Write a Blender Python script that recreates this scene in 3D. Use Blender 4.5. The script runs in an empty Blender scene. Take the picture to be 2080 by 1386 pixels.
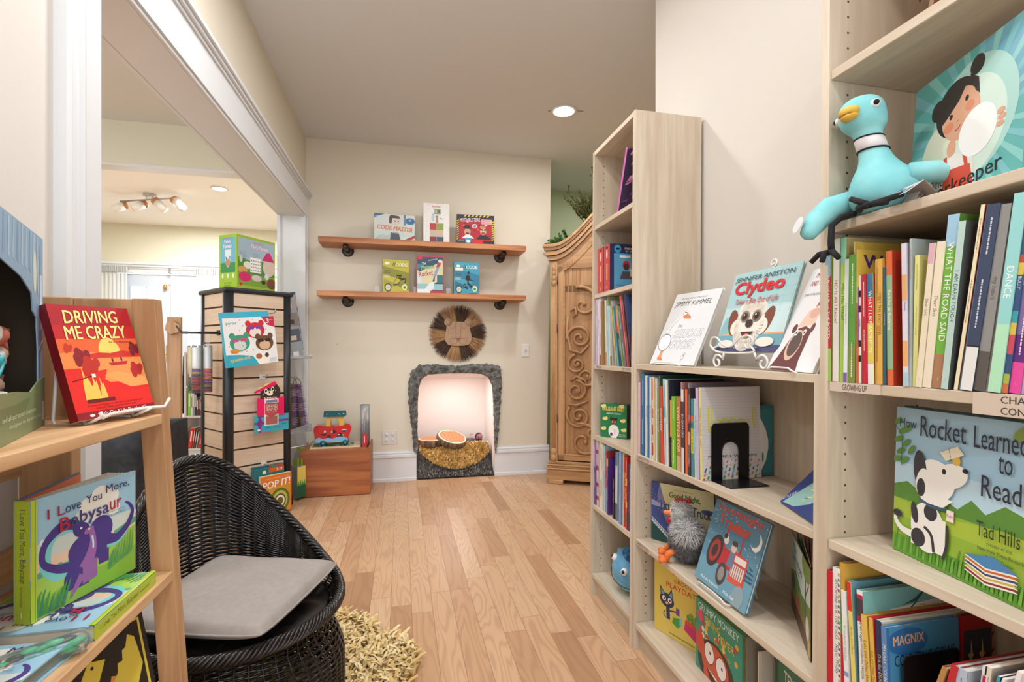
import bpy, bmesh, math, random
from mathutils import Vector, Matrix, Euler
from mathutils.geometry import tessellate_polygon
random.seed(7)
PI = math.pi
S = bpy.context.scene
COL = S.collection

# ------------------------------------------------------------------ camera
cam_d = bpy.data.cameras.new('camera'); cam = bpy.data.objects.new('camera', cam_d); COL.objects.link(cam)
cam.location = (0, 0, 1.108)
cam.rotation_euler = (PI/2, 0, -math.atan(0.225))
cam_d.sensor_width = 36; cam_d.lens = 36*1000/2080; cam_d.shift_y = 21/2080
cam_d.clip_start = 0.02; cam_d.clip_end = 60
S.camera = cam
# ------------------------------------------------------------------ look
S.view_settings.view_transform = 'Standard'; S.view_settings.look = 'None'
S.view_settings.exposure = 0.0; S.view_settings.gamma = 1.0; S.view_settings.use_curve_mapping = False
# ------------------------------------------------------------------ daylight
W = bpy.data.worlds.new('daylight'); S.world = W; W.use_nodes = True
W.node_tree.nodes['Background'].inputs[0].default_value = (0.93, 0.97, 1.0, 1)
W.node_tree.nodes['Background'].inputs[1].default_value = 2.6
# ------------------------------------------------------------------ lamps (recessed ceiling lights, an added fill lamp and window light)
def area(name, loc, rot, size, power, color=(1, 1, 1), shape='DISK', size_y=None, spread=None):
    d = bpy.data.lights.new(name, 'AREA'); d.shape = shape; d.size = size; d.energy = power; d.color = color
    if size_y: d.size_y = size_y
    if spread: d.spread = spread
    o = bpy.data.objects.new(name, d); COL.objects.link(o); o.location = loc; o.rotation_euler = rot
    return o
WARM = (0.985, 0.985, 1.0)
def ceil_z(y): return 2.80 + 0.016*y
DOWN_AND_FILL = [(1.15, 3.40), (0.30, 2.35), (0.15, 0.75), (-0.35, 1.6), (0.1, -0.6), (1.95, 3.1), (2.2, 4.4)]  # the lamp behind the camera is unseen, added to brighten the near shelves
for (x, y) in DOWN_AND_FILL:
    area('downlight_and_fill_lamp', (x, y, ceil_z(y)-0.016), (0, 0, 0), 0.13, 13 if x < 1.5 else 8, WARM)
for (x, y) in [(-2.4, 2.4), (-2.0, 0.6)]:
    area('middle_room_lamp', (x, y, 2.80), (0, 0, 0), 0.5, 24, (0.98,0.985,1.0))
for (x, y) in [(-2.3, 7.1), (-4.2, 6.2), (-3.2, 8.2)]:
    area('far_room_lamp', (x, y, 3.19), (0, 0, 0), 0.6, 56, (0.99, 0.99, 1.0))
area('french_door_daylight', (-3.75, 9.55, 1.45), (-PI/2, 0, 0), 2.2, 60, (0.93, 0.97, 1.0), 'RECTANGLE', 1.9)
area('nook_lamp', (0.47, 4.62, 0.86), (0, 0, 0), 0.3, 3.4, (1.0, 0.95, 0.93), 'RECTANGLE', 0.12)

# ------------------------------------------------------------------ helpers
def lin(h):
    h = h.lstrip('#')
    r = []
    for i in (0, 2, 4):
        c = int(h[i:i+2], 16)/255
        r.append(c/12.92 if c <= 0.04045 else ((c+0.055)/1.055)**2.4)
    return (r[0], r[1], r[2], 1)
_M = {}
def paint(h, rough=0.5, metal=0.0, bump=0.0, bscale=60, name=None, coat=0.0):
    """A plain surface of one colour with a faint procedural mottle."""
    k = ('p', h, rough, metal, bump, bscale, coat)
    if k in _M: return _M[k]
    m = bpy.data.materials.new(name or 'surface_'+h.strip('#')); m.use_nodes = True
    nt = m.node_tree; b = nt.nodes['Principled BSDF']
    b.inputs['Base Color'].default_value = lin(h); b.inputs['Roughness'].default_value = rough; b.inputs['Metallic'].default_value = metal
    if coat: b.inputs['Coat Weight'].default_value = coat
    if bump:
        tc = nt.nodes.new('ShaderNodeTexCoord'); n = nt.nodes.new('ShaderNodeTexNoise'); n.inputs['Scale'].default_value = bscale; n.inputs['Detail'].default_value = 3
        bp = nt.nodes.new('ShaderNodeBump'); bp.inputs['Strength'].default_value = bump; bp.inputs['Distance'].default_value = 0.002
        nt.links.new(tc.outputs['Object'], n.inputs['Vector']); nt.links.new(n.outputs['Fac'], bp.inputs['Height']); nt.links.new(bp.outputs['Normal'], b.inputs['Normal'])
    _M[k] = m; return m
def mottled(h1, h2, scale=8, rough=0.6, stretch=(1, 1, 1), bump=0.0, detail=4, name=None, lo=0.35, hi=0.65, metal=0):
    k = ('m', h1, h2, scale, rough, stretch, bump, detail, lo, hi)
    if k in _M: return _M[k]
    m = bpy.data.materials.new(name or 'mottled_'+h1.strip('#')); m.use_nodes = True
    nt = m.node_tree; b = nt.nodes['Principled BSDF']; L = nt.links.new
    tc = nt.nodes.new('ShaderNodeTexCoord'); mp = nt.nodes.new('ShaderNodeMapping'); mp.inputs['Scale'].default_value = stretch
    n = nt.nodes.new('ShaderNodeTexNoise'); n.inputs['Scale'].default_value = scale; n.inputs['Detail'].default_value = detail
    r = nt.nodes.new('ShaderNodeValToRGB'); r.color_ramp.elements[0].position = lo; r.color_ramp.elements[1].position = hi
    r.color_ramp.elements[0].color = lin(h1); r.color_ramp.elements[1].color = lin(h2)
    L(tc.outputs['Object'], mp.inputs['Vector']); L(mp.outputs['Vector'], n.inputs['Vector']); L(n.outputs['Fac'], r.inputs['Fac']); L(r.outputs['Color'], b.inputs['Base Color'])
    b.inputs['Roughness'].default_value = rough; b.inputs['Metallic'].default_value = metal
    if bump:
        bp = nt.nodes.new('ShaderNodeBump'); bp.inputs['Strength'].default_value = bump; bp.inputs['Distance'].default_value = 0.004
        L(n.outputs['Fac'], bp.inputs['Height']); L(bp.outputs['Normal'], b.inputs['Normal'])
    _M[k] = m; return m
def wood(h1, h2, axis='Z', scale=5.0, rough=0.5, stripe=0.0, name=None, ring=3.0):
    """Wood grain running along one object axis."""
    k = ('w', h1, h2, axis, scale, rough, stripe, ring)
    if k in _M: return _M[k]
    m = bpy.data.materials.new(name or 'wood_'+h1.strip('#')); m.use_nodes = True
    nt = m.node_tree; b = nt.nodes['Principled BSDF']; L = nt.links.new; N = nt.nodes.new
    tc = N('ShaderNodeTexCoord'); mp = N('ShaderNodeMapping')
    st = {'X': (0.07, 1, 1), 'Y': (1, 0.07, 1), 'Z': (1, 1, 0.07)}[axis]
    mp.inputs['Scale'].default_value = [s*scale for s in st]
    oi = N('ShaderNodeObjectInfo'); ad = N('ShaderNodeVectorMath'); ad.operation = 'ADD'
    L(tc.outputs['Object'], mp.inputs['Vector']); L(mp.outputs['Vector'], ad.inputs[0]); L(oi.outputs['Random'], ad.inputs[1])
    n1 = N('ShaderNodeTexNoise'); n1.inputs['Scale'].default_value = 2.2; n1.inputs['Detail'].default_value = 2
    w = N('ShaderNodeMath'); w.operation = 'MULTIPLY'; w.inputs[1].default_value = ring*6
    sn = N('ShaderNodeMath'); sn.operation = 'SINE'
    n2 = N('ShaderNodeTexNoise'); n2.inputs['Scale'].default_value = 16; n2.inputs['Detail'].default_value = 4
    mx = N('ShaderNodeMath'); mx.operation = 'MULTIPLY_ADD'; mx.inputs[1].default_value = 0.22
    r = N('ShaderNodeValToRGB'); r.color_ramp.elements[0].position = 0.28; r.color_ramp.elements[1].position = 0.78
    r.color_ramp.elements[0].color = lin(h1); r.color_ramp.elements[1].color = lin(h2)
    for q in (n1, n2): L(ad.outputs[0], q.inputs['Vector'])
    L(n1.outputs['Fac'], w.inputs[0]); L(w.outputs[0], sn.inputs[0]); L(sn.outputs[0], mx.inputs[0]); L(n2.outputs['Fac'], mx.inputs[2])
    L(mx.outputs[0], r.inputs['Fac']); L(r.outputs['Color'], b.inputs['Base Color'])
    b.inputs['Roughness'].default_value = rough
    bp = N('ShaderNodeBump'); bp.inputs['Strength'].default_value = 0.15; bp.inputs['Distance'].default_value = 0.001
    L(n2.outputs['Fac'], bp.inputs['Height']); L(bp.outputs['Normal'], b.inputs['Normal'])
    _M[k] = m; return m
def glassy(h='#ffffff', alpha=0.12, rough=0.05, name='clear_plastic'):
    k = ('g', h, alpha, rough)
    if k in _M: return _M[k]
    m = bpy.data.materials.new(name); m.use_nodes = True; nt = m.node_tree; L = nt.links.new
    out = nt.nodes['Material Output']; b = nt.nodes['Principled BSDF']; b.inputs['Base Color'].default_value = lin(h); b.inputs['Roughness'].default_value = rough
    t = nt.nodes.new('ShaderNodeBsdfTransparent'); mx = nt.nodes.new('ShaderNodeMixShader'); fr = nt.nodes.new('ShaderNodeFresnel'); fr.inputs[0].default_value = 1.4
    ad = nt.nodes.new('ShaderNodeMath'); ad.operation = 'ADD'; ad.use_clamp = True; ad.inputs[1].default_value = alpha
    L(fr.outputs[0], ad.inputs[0]); L(ad.outputs[0], mx.inputs[0]); L(t.outputs[0], mx.inputs[1]); L(b.outputs[0], mx.inputs[2]); L(mx.outputs[0], out.inputs['Surface'])
    _M[k] = m; return m
def glow(h, strength, name='lit_lens'):
    m = bpy.data.materials.new(name); m.use_nodes = True; b = m.node_tree.nodes['Principled BSDF']
    b.inputs['Emission Color'].default_value = lin(h); b.inputs['Emission Strength'].default_value = strength; return m
def P(h): return paint(h, 0.42)            # printed card
def cloth(h): return paint(h, 0.85, 0, 0.5, 250)

def rotm(ax, a): return Matrix.Rotation(a, 4, ax)
def T(x, y=0, z=0): return Matrix.Translation((x, y, z))

class MB:
    """Collects shapes and links them as one mesh object."""
    def __init__(s, M=None): s.v = []; s.f = []; s.mi = []; s.sm = []; s.mats = []; s.M = M
    def slot(s, m):
        if m not in s.mats: s.mats.append(m)
        return s.mats.index(m)
    def add(s, vs, fs, m, smooth=False, M=None):
        o = len(s.v); i = s.slot(m)
        if M is None: M = s.M
        elif s.M is not None: M = s.M @ M
        if M is not None: vs = [M @ Vector(v) for v in vs]
        s.v.extend(tuple(v) for v in vs)
        for f in fs: s.f.append([o+k for k in f]); s.mi.append(i); s.sm.append(smooth)
        return s
    def box(s, a, b, m, M=None):
        x0, x1 = sorted((a[0], b[0])); y0, y1 = sorted((a[1], b[1])); z0, z1 = sorted((a[2], b[2]))
        vs = [(x0, y0, z0), (x1, y0, z0), (x1, y1, z0), (x0, y1, z0), (x0, y0, z1), (x1, y0, z1), (x1, y1, z1), (x0, y1, z1)]
        return s.add(vs, [(0, 3, 2, 1), (4, 5, 6, 7), (0, 1, 5, 4), (1, 2, 6, 5), (2, 3, 7, 6), (3, 0, 4, 7)], m, False, M)
    def hexa(s, vs, m, M=None):
        return s.add(vs, [(0, 3, 2, 1), (4, 5, 6, 7), (0, 1, 5, 4), (1, 2, 6, 5), (2, 3, 7, 6), (3, 0, 4, 7)], m, False, M)
    def prism(s, poly, d0, d1, m, M=None, plane='XZ', smooth=False):
        """A 2D outline (counter-clockwise seen from -depth for XZ) given thickness d0..d1 along the third axis."""
        n = len(poly)
        put = {'XZ': lambda p, d: (p[0], d, p[1]), 'XY': lambda p, d: (p[0], p[1], d), 'YZ': lambda p, d: (d, p[0], p[1])}[plane]
        vs = [put(p, d0) for p in poly] + [put(p, d1) for p in poly]
        fs = [list(range(n)), list(range(2*n-1, n-1, -1))] + [(i, n+i, n+(i+1) % n, (i+1) % n) for i in range(n)]
        return s.add(vs, fs, m, smooth, M)
    def tube(s, pts, r, m, seg=8, closed=False, caps=True, M=None):
        pts = [Vector(p) for p in pts]; n = len(pts)
        rs = r if isinstance(r, (list, tuple)) else [r]*n
        vs = []; fs = []; up = None
        for i, p in enumerate(pts):
            if closed: t = pts[(i+1) % n]-pts[i-1]
            else: t = pts[min(i+1, n-1)]-pts[max(i-1, 0)]
            if t.length < 1e-9: t = Vector((0, 0, 1))
            t.normalize()
            if up is None:
                up = Vector((0, 0, 1)) if abs(t.z) < 0.9 else Vector((1, 0, 0))
            a = (up - t*up.dot(t))
            if a.length < 1e-6: a = t.orthogonal()
            a.normalize(); b = t.cross(a); up = a
            for k in range(seg):
                q = 2*PI*k/seg; vs.append(p+(a*math.cos(q)+b*math.sin(q))*rs[i])
        m_ = n if closed else n-1
        for i in range(m_):
            j = (i+1) % n
            for k in range(seg):
                l = (k+1) % seg; fs.append((i*seg+k, i*seg+l, j*seg+l, j*seg+k))
        if caps and not closed:
            fs.append(list(range(seg-1, -1, -1))); fs.append(list(range((n-1)*seg, n*seg)))
        return s.add(vs, fs, m, True, M)
    def cyl(s, p0, p1, r, m, seg=20, r1=None, M=None):
        return s.tube([p0, p1], [r, r if r1 is None else r1], m, seg, M=M)
    def lathe(s, prof, m, seg=32, M=None, smooth=True):
        vs = []; fs = []; n = len(prof)
        for k in range(seg):
            a = 2*PI*k/seg
            for (r, z) in prof: vs.append((r*math.cos(a), r*math.sin(a), z))
        for k in range(seg):
            l = (k+1) % seg
            for i in range(n-1): fs.append((k*n+i, l*n+i, l*n+i+1, k*n+i+1))
        return s.add(vs, fs, m, smooth, M)
    def ball(s, c, r, m, seg=20, rings=12, M=None, fn=None):
        r = r if isinstance(r, (list, tuple)) else (r, r, r)
        vs = []; fs = []
        for i in range(rings+1):
            t = PI*i/rings
            for k in range(seg):
                a = 2*PI*k/seg; d = Vector((math.sin(t)*math.cos(a), math.sin(t)*math.sin(a), math.cos(t)))
                q = 1.0 if fn is None else fn(d)
                vs.append((c[0]+d.x*r[0]*q, c[1]+d.y*r[1]*q, c[2]+d.z*r[2]*q))
        for i in range(rings):
            for k in range(seg):
                l = (k+1) % seg; fs.append((i*seg+k, (i+1)*seg+k, (i+1)*seg+l, i*seg+l))
        return s.add(vs, fs, m, True, M)
    def build(s, name, parent=None, M=None, bevel=0, seg=2, sub=0, label=None, kind=None):
        me = bpy.data.meshes.new(name); me.from_pydata(s.v, [], s.f)
        for m in s.mats: me.materials.append(m)
        me.polygons.foreach_set('material_index', s.mi); me.polygons.foreach_set('use_smooth', s.sm); me.update()
        o = bpy.data.objects.new(name, me); COL.objects.link(o)
        if parent is not None: o.parent = parent
        if M is not None: o.matrix_local = M
        if bevel:
            b = o.modifiers.new('edge', 'BEVEL'); b.width = bevel; b.segments = seg; b.limit_method = 'ANGLE'; b.angle_limit = 0.9
        if sub:
            b = o.modifiers.new('smooth', 'SUBSURF'); b.levels = sub; b.render_levels = sub
        if label: o['label'] = label
        if kind: o['kind'] = kind
        return o
def smooth(ctrl, n=6):
    pts = []; m = len(ctrl)
    for i in range(m-1):
        p0 = ctrl[max(i-1, 0)]; p1 = ctrl[i]; p2 = ctrl[i+1]; p3 = ctrl[min(i+2, m-1)]
        for k in range(n):
            t = k/n; pts.append(tuple(0.5*((2*p1[j])+(-p0[j]+p2[j])*t+(2*p0[j]-5*p1[j]+4*p2[j]-p3[j])*t*t+(-p0[j]+3*p1[j]-3*p2[j]+p3[j])*t**3) for j in range(3)))
    return pts+[tuple(ctrl[-1])]
def thing(name, label, cat, M=None, group=None):
    o = bpy.data.objects.new(name, None); COL.objects.link(o); o.empty_display_size = 0.05
    if M is not None: o.matrix_world = M
    return tag(o, label, cat, group)
def tag(o, label, cat, group=None):
    o['label'] = label; o['category'] = cat
    if group: o['group'] = group
    return o
def struct(mb, name, **k): return mb.build(name, kind='structure', **k)

# ---- printed pictures: flat shapes laid on a face, in fractions of its width and height
_TX = {}
def text_shape(txt, bold=0.0):
    k = (txt, bold)
    if k in _TX: return _TX[k]
    c = bpy.data.curves.new('lettering', 'FONT'); c.body = txt; c.size = 1; c.resolution_u = 2; c.offset = bold*0.42; c.fill_mode = 'FRONT'
    o = bpy.data.objects.new('lettering', c)
    me = o.to_mesh(); vs = [(v.co.x, v.co.y) for v in me.vertices]; fs = [list(p.vertices) for p in me.polygons]
    o.to_mesh_clear(); bpy.data.objects.remove(o); bpy.data.curves.remove(c)
    if not vs: vs = [(0, 0), (1, 1)]; fs = []
    x0 = min(v[0] for v in vs); x1 = max(v[0] for v in vs); y0 = min(v[1] for v in vs); y1 = max(v[1] for v in vs)
    w = max(x1-x0, 1e-4); h = max(y1-y0, 1e-4)
    _TX[k] = ([((v[0]-x0)/w, (v[1]-y0)/h) for v in vs], fs, w/h); return _TX[k]
def clip01(poly):
    for ax, lim, sg in ((0, 0, 1), (0, 1, -1), (1, 0, 1), (1, 1, -1)):
        out = []; n = len(poly)
        for i in range(n):
            a, b = poly[i], poly[(i+1) % n]; da = (a[ax]-lim)*sg; db = (b[ax]-lim)*sg
            if da >= 0: out.append(a)
            if (da >= 0) != (db >= 0):
                t = da/(da-db); out.append((a[0]+(b[0]-a[0])*t, a[1]+(b[1]-a[1])*t))
        poly = out
        if len(poly) < 3: return []
    return poly
class Art:
    def __init__(s, asp=1.0): s.L = []; s.asp = asp    # asp = width / height of the face
    def poly(s, pts, c):
        p = clip01(list(pts))
        if len(p) >= 3: s.L.append((p, None, c))
        return s
    def rect(s, x0, y0, x1, y1, c): return s.poly([(x0, y0), (x1, y0), (x1, y1), (x0, y1)], c)
    def ell(s, x, y, rx, ry, c, rot=0, n=0, a0=0, a1=2*PI):
        n = n or (44 if max(rx, ry) > 0.075 else 22)
        ca, sa = math.cos(rot), math.sin(rot); A = s.asp
        pts = []
        full = abs(a1-a0-2*PI) < 1e-6
        for i in range(n if full else n+1):
            a = a0+(a1-a0)*i/n; u = rx*math.cos(a)*A; v = ry*math.sin(a)
            pts.append((x+(u*ca-v*sa)/A, y+u*sa+v*ca))
        return s.poly(pts, c)
    def line(s, pts, w, c):
        """A brushed line of width w (fraction of the face height)."""
        A = s.asp; q = [Vector((p[0]*A, p[1])) for p in pts]; n = len(q); Lf = []; R = []
        ws = w if isinstance(w, (list, tuple)) else [w]*n
        for i in range(n):
            t = q[min(i+1, n-1)]-q[max(i-1, 0)]
            if t.length < 1e-9: t = Vector((1, 0))
            t.normalize(); nn = Vector((-t.y, t.x))*ws[i]/2
            Lf.append(q[i]+nn); R.append(q[i]-nn)
        for i in range(n-1):
            pl = [Lf[i], R[i], R[i+1], Lf[i+1]]
            s.poly([(p.x/A, p.y) for p in pl], c)
        return s
    def curve(s, ctrl, w, c, n=8):
        pts = []; m = len(ctrl)
        for i in range(m-1):
            p0 = ctrl[max(i-1, 0)]; p1 = ctrl[i]; p2 = ctrl[i+1]; p3 = ctrl[min(i+2, m-1)]
            for k in range(n):
                t = k/n
                pts.append(tuple(0.5*((2*p1[j])+(-p0[j]+p2[j])*t+(2*p0[j]-5*p1[j]+4*p2[j]-p3[j])*t*t+(-p0[j]+3*p1[j]-3*p2[j]+p3[j])*t**3) for j in (0, 1)))
        pts.append(ctrl[-1])
        if isinstance(w, (list, tuple)):
            ws = []
            for i in range(len(pts)):
                f = i/(len(pts)-1)*(len(w)-1); a = int(min(f, len(w)-2)); ws.append(w[a]+(w[a+1]-w[a])*(f-a))
            w = ws
        return s.line(pts, w, c)
    def text(s, t, x, y, w, h=None, c='#000000', bold=0.0, sh=0.0, rot=0.0, out=None, ow=0.03):
        """Lettering whose box has its lower corner at (x, y), w wide and h high."""
        if out: s.text(t, x, y, w, h, out, bold+ow*1.6, sh, rot)
        vs, fs, a = text_shape(t, 0.0); A = s.asp
        if h is None: h = w*A/a
        ca, sa = math.cos(rot), math.sin(rot); e = bold*0.36*h
        for (ex, ey) in (((0, 0),) if bold <= 0.004 else ((-e, 0), (e, 0)) if bold < 0.03 else ((-e, -e*0.7), (e, -e*0.7), (-e, e*0.7), (e, e*0.7))):
            pts = []
            for (u, v) in vs:
                px = (u*w)*A + sh*v*h + ex; py = v*h + ey
                pts.append((x+(px*ca-py*sa)/A, y+px*sa+py*ca))
            s.L.append((pts, fs, c))
        return s
    def put(s, mb, f, step=1.3e-5, start=1e-4, mat=None):
        """f(u, v, d) gives the point d off the face."""
        d = start; step = max(4e-6, min(step, 7e-4/max(1, len(s.L))))
        for pts, fs, c in s.L:
            m = (mat or P)(c); vs = [f(p[0], p[1], d) for p in pts]
            if fs is None:
                n = len(pts); ar = sum(pts[i][0]*pts[(i+1) % n][1]-pts[(i+1) % n][0]*pts[i][1] for i in range(n))
                fs = [list(range(n))] if ar > 0 else [list(range(n-1, -1, -1))]
            mb.add(vs, fs, m); d += step
def face_y(W, H, y=0.0, x0=0.0, z0=0.0): return lambda u, v, d: (x0+u*W, y-d, z0+v*H)          # faces -y
def face_mx(Tk, H, x=0.0, y0=0.0, z0=0.0): return lambda u, v, d: (x-d, y0+Tk*(1-u), z0+v*H)     # faces -x
def face_px(Tk, H, x=0.0, y0=0.0, z0=0.0): return lambda u, v, d: (x+d, y0+Tk*u, z0+v*H)         # faces +x
def face_z(W, D, z=0.0, x0=0.0, y0=0.0): return lambda u, v, d: (x0+u*W, y0+v*D, z+d)            # faces up
PAGE = '#ece6d8'
def book(name, label, M, W, H, Tk, cover, spine=None, front=None, sart=None, hard=True, group=None, cat='book', back=None, page=PAGE, open_a=0):
    """A closed book: spine at x=0 facing -x, front cover at y=0 facing -y, standing on z=0."""
    t = thing(name, label, cat, M, group)
    c = MB(); b = 0.0025 if hard else 0.0006; b = min(b, Tk*0.2); cm = P(cover); sm = P(spine or cover); e = 0.003 if hard else 0.0
    c.box((0.0012, 0, 0), (W, b, H), cm); c.box((0.0012, Tk-b, 0), (W, Tk, H), P(back or cover)); c.box((0, 0.0, 0), (b, Tk, H), sm)
    if front: front.put(c, face_y(W, H))
    if sart: sart.put(c, face_mx(Tk, H))
    c.build('cover', t)
    g = MB(); g.box((b, b, e), (W-e-0.001, Tk-b, H-e), paint(page, 0.8)); g.build('page_block', t)
    return t
def vbox(name, label, M, W, H, D, col, front=None, left=None, cat='box', group=None, right=None, top=None, bevel=0.0, sides=None):
    """A closed cardboard box standing on z=0, front at y=0 facing -y."""
    t = thing(name, label, cat, M, group)
    c = MB(); c.box((0, 0, 0), (W, D, H), P(sides or col)); c.box((0, -0.0004, 0), (W, 0.001, H), P(col))
    if front: front.put(c, face_y(W, H, -0.0004))
    if left: left.put(c, face_mx(D, H))
    c.build('carton', t)
    return t
# ------------------------------------------------------------------ the room
LX, BX, WX = -0.767, 0.844, 1.15      # wall with the opening, bookcase fronts, wall behind the bookcases
BY = 4.33
def floor_mat():
    m = bpy.data.materials.new('oak_strip_floor'); m.use_nodes = True; nt = m.node_tree; b = nt.nodes['Principled BSDF']; L = nt.links.new; N = nt.nodes.new
    tc = N('ShaderNodeTexCoord'); sx = N('ShaderNodeSeparateXYZ'); L(tc.outputs['Object'], sx.inputs[0])
    def mth(op, a, bb=None, cc=None):
        n = N('ShaderNodeMath'); n.operation = op
        for i, q in enumerate((a, bb, cc)):
            if q is None: continue
            if isinstance(q, (int, float)): n.inputs[i].default_value = q
            else: L(q, n.inputs[i])
        return n.outputs[0]
    def wn(vec):
        n = N('ShaderNodeTexWhiteNoise'); n.noise_dimensions = '2D'; L(vec, n.inputs['Vector']); return n
    def comb(a, bb, cc=0.0):
        n = N('ShaderNodeCombineXYZ')
        for i, q in enumerate((a, bb, cc)):
            if isinstance(q, (int, float)): n.inputs[i].default_value = q
            else: L(q, n.inputs[i])
        return n.outputs[0]
    xb = mth('DIVIDE', mth('ADD', sx.outputs[0], 20.02), 0.088); bi = mth('FLOOR', xb); fx = mth('FRACT', xb)
    r1 = wn(comb(bi, 3.0)).outputs['Value']
    Ln = mth('MULTIPLY_ADD', r1, 0.55, 0.55)
    yb = mth('DIVIDE', mth('ADD', sx.outputs[1], mth('MULTIPLY_ADD', r1, 7.3, 20)), Ln); pi_ = mth('FLOOR', yb); fy = mth('FRACT', yb)
    pl = wn(comb(bi, pi_)); pr = pl.outputs['Value']
    # cathedral grain: rings of a stretched noise, shifted board by board
    vec = comb(mth('ADD', mth('MULTIPLY', sx.outputs[0], 9.0), mth('MULTIPLY', pr, 37.0)), mth('ADD', mth('MULTIPLY', sx.outputs[1], 1.15), mth('MULTIPLY', pr, 91.0)))
    n1 = N('ShaderNodeTexNoise'); n1.inputs['Scale'].default_value = 1.1; n1.inputs['Detail'].default_value = 1.5; n1.inputs['Distortion'].default_value = 0.25; L(vec, n1.inputs['Vector'])
    ring = mth('SINE', mth('MULTIPLY', n1.outputs['Fac'], mth('MULTIPLY_ADD', pr, 90.0, 50.0)))
    vec2 = comb(mth('MULTIPLY', sx.outputs[0], 240.0), mth('ADD', mth('MULTIPLY', sx.outputs[1], 9.0), mth('MULTIPLY', pr, 51.0)))
    n2 = N('ShaderNodeTexNoise'); n2.inputs['Scale'].default_value = 1.0; n2.inputs['Detail'].default_value = 3; L(vec2, n2.inputs['Vector'])
    base = N('ShaderNodeValToRGB'); cr = base.color_ramp
    cr.elements[0].position = 0.0; cr.elements[0].color = lin('#a9805d'); cr.elements[1].position = 1.0; cr.elements[1].color = lin('#dcb996')
    for p, h in ((0.12, '#c09670'), (0.3, '#cba27c'), (0.55, '#d2ab85'), (0.8, '#d4b08b')):
        e = cr.elements.new(p); e.color = lin(h)
    L(pr, base.inputs['Fac'])
    k = mth('MULTIPLY', mth('POWER', mth('MULTIPLY_ADD', ring, 0.5, 0.5), 2.5), 0.27)
    k2 = mth('ADD', k, mth('MULTIPLY', n2.outputs['Fac'], 0.25))
    mx = N('ShaderNodeMix'); mx.data_type = 'RGBA'; L(k2, mx.inputs[0]); L(base.outputs['Color'], mx.inputs[6]); mx.inputs[7].default_value = lin('#93684a')
    gapx = mth('LESS_THAN', mth('ABSOLUTE', mth('SUBTRACT', fx, 0.5)), 0.490)
    gapy = mth('GREATER_THAN', mth('MULTIPLY', fy, Ln), 0.0018)
    g = mth('MULTIPLY', gapx, gapy)
    mx2 = N('ShaderNodeMix'); mx2.data_type = 'RGBA'; L(g, mx2.inputs[0]); mx2.inputs[6].default_value = lin('#8c6347'); L(mx.outputs[2], mx2.inputs[7])
    L(mx2.outputs[2], b.inputs['Base Color']); b.inputs['Roughness'].default_value = 0.36
    bp = N('ShaderNodeBump'); bp.inputs['Strength'].default_value = 0.12; bp.inputs['Distance'].default_value = 0.002; L(k2, bp.inputs['Height']); L(bp.outputs['Normal'], b.inputs['Normal'])
    return m
m_floor = floor_mat()
m_wall = paint('#ddd4c2', 0.85, 0, 0.12, 90, 'cream_wall_paint')
m_wallr = paint('#d8d2ca', 0.85, 0, 0.12, 90, 'pale_wall_paint')
m_olive = paint('#dad7c2', 0.85, 0, 0.12, 90, 'olive_cream_paint')
m_ceil = paint('#dddfe0', 0.9, 0, 0.1, 90, 'ceiling_paint')
m_ceilw = paint('#f3f1ec', 0.9, 0, 0.05, 90, 'white_ceiling_paint')
m_trim = paint('#dcdee0', 0.4, 0, 0.06, 40, 'white_gloss_trim')
m_green_lit = paint('#c3cca8', 0.85, 0, 0.12, 90, 'green_lit_cream_paint')  # cream wall with greenish light from the plants put into its colour
fl = MB(); fl.box((-6.1, -1.4, -0.06), (3.4, 9.6, 0), m_floor); struct(fl, 'floor')
def hz(y): return 2.07 + 0.028*y           # underside of the opening's header
# ceiling (old house: it rises a little towards the back)
c = MB(); c.hexa([(LX-0.05, -1.4, ceil_z(-1.4)), (3.4, -1.4, ceil_z(-1.4)), (3.4, 5.4, ceil_z(5.4)), (LX-0.05, 5.4, ceil_z(5.4)),
                  (LX-0.05, -1.4, 3.1), (3.4, -1.4, 3.1), (3.4, 5.4, 3.1), (LX-0.05, 5.4, 3.1)], m_ceil)
struct(c, 'ceiling')
c = MB(); c.box((-6.1, -1.4, 2.85), (-0.935, 4.40, 3.1), m_ceil); struct(c, 'ceiling_middle_room')
c = MB(); c.box((-6.1, 4.40, 3.23), (-0.8, 9.6, 3.4), m_ceilw); struct(c, 'ceiling_far_room')
# back wall with the arched nook
w = MB()
w.box((-0.935, BY, 0), (0.125, BY+0.12, 2.95), m_wall)
w.hexa([(0.815, BY, 0), (1.298, BY, 0), (1.298, BY+0.12, 0), (0.815, BY+0.12, 0), (0.815, BY, 2.95), (1.343, BY, 2.95), (1.343, BY+0.12, 2.95), (0.815, BY+0.12, 2.95)], m_wall)
w.box((0.125, BY, 0.935), (0.815, BY+0.12, 2.95), m_wall)
struct(w, 'wall_back')
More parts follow.
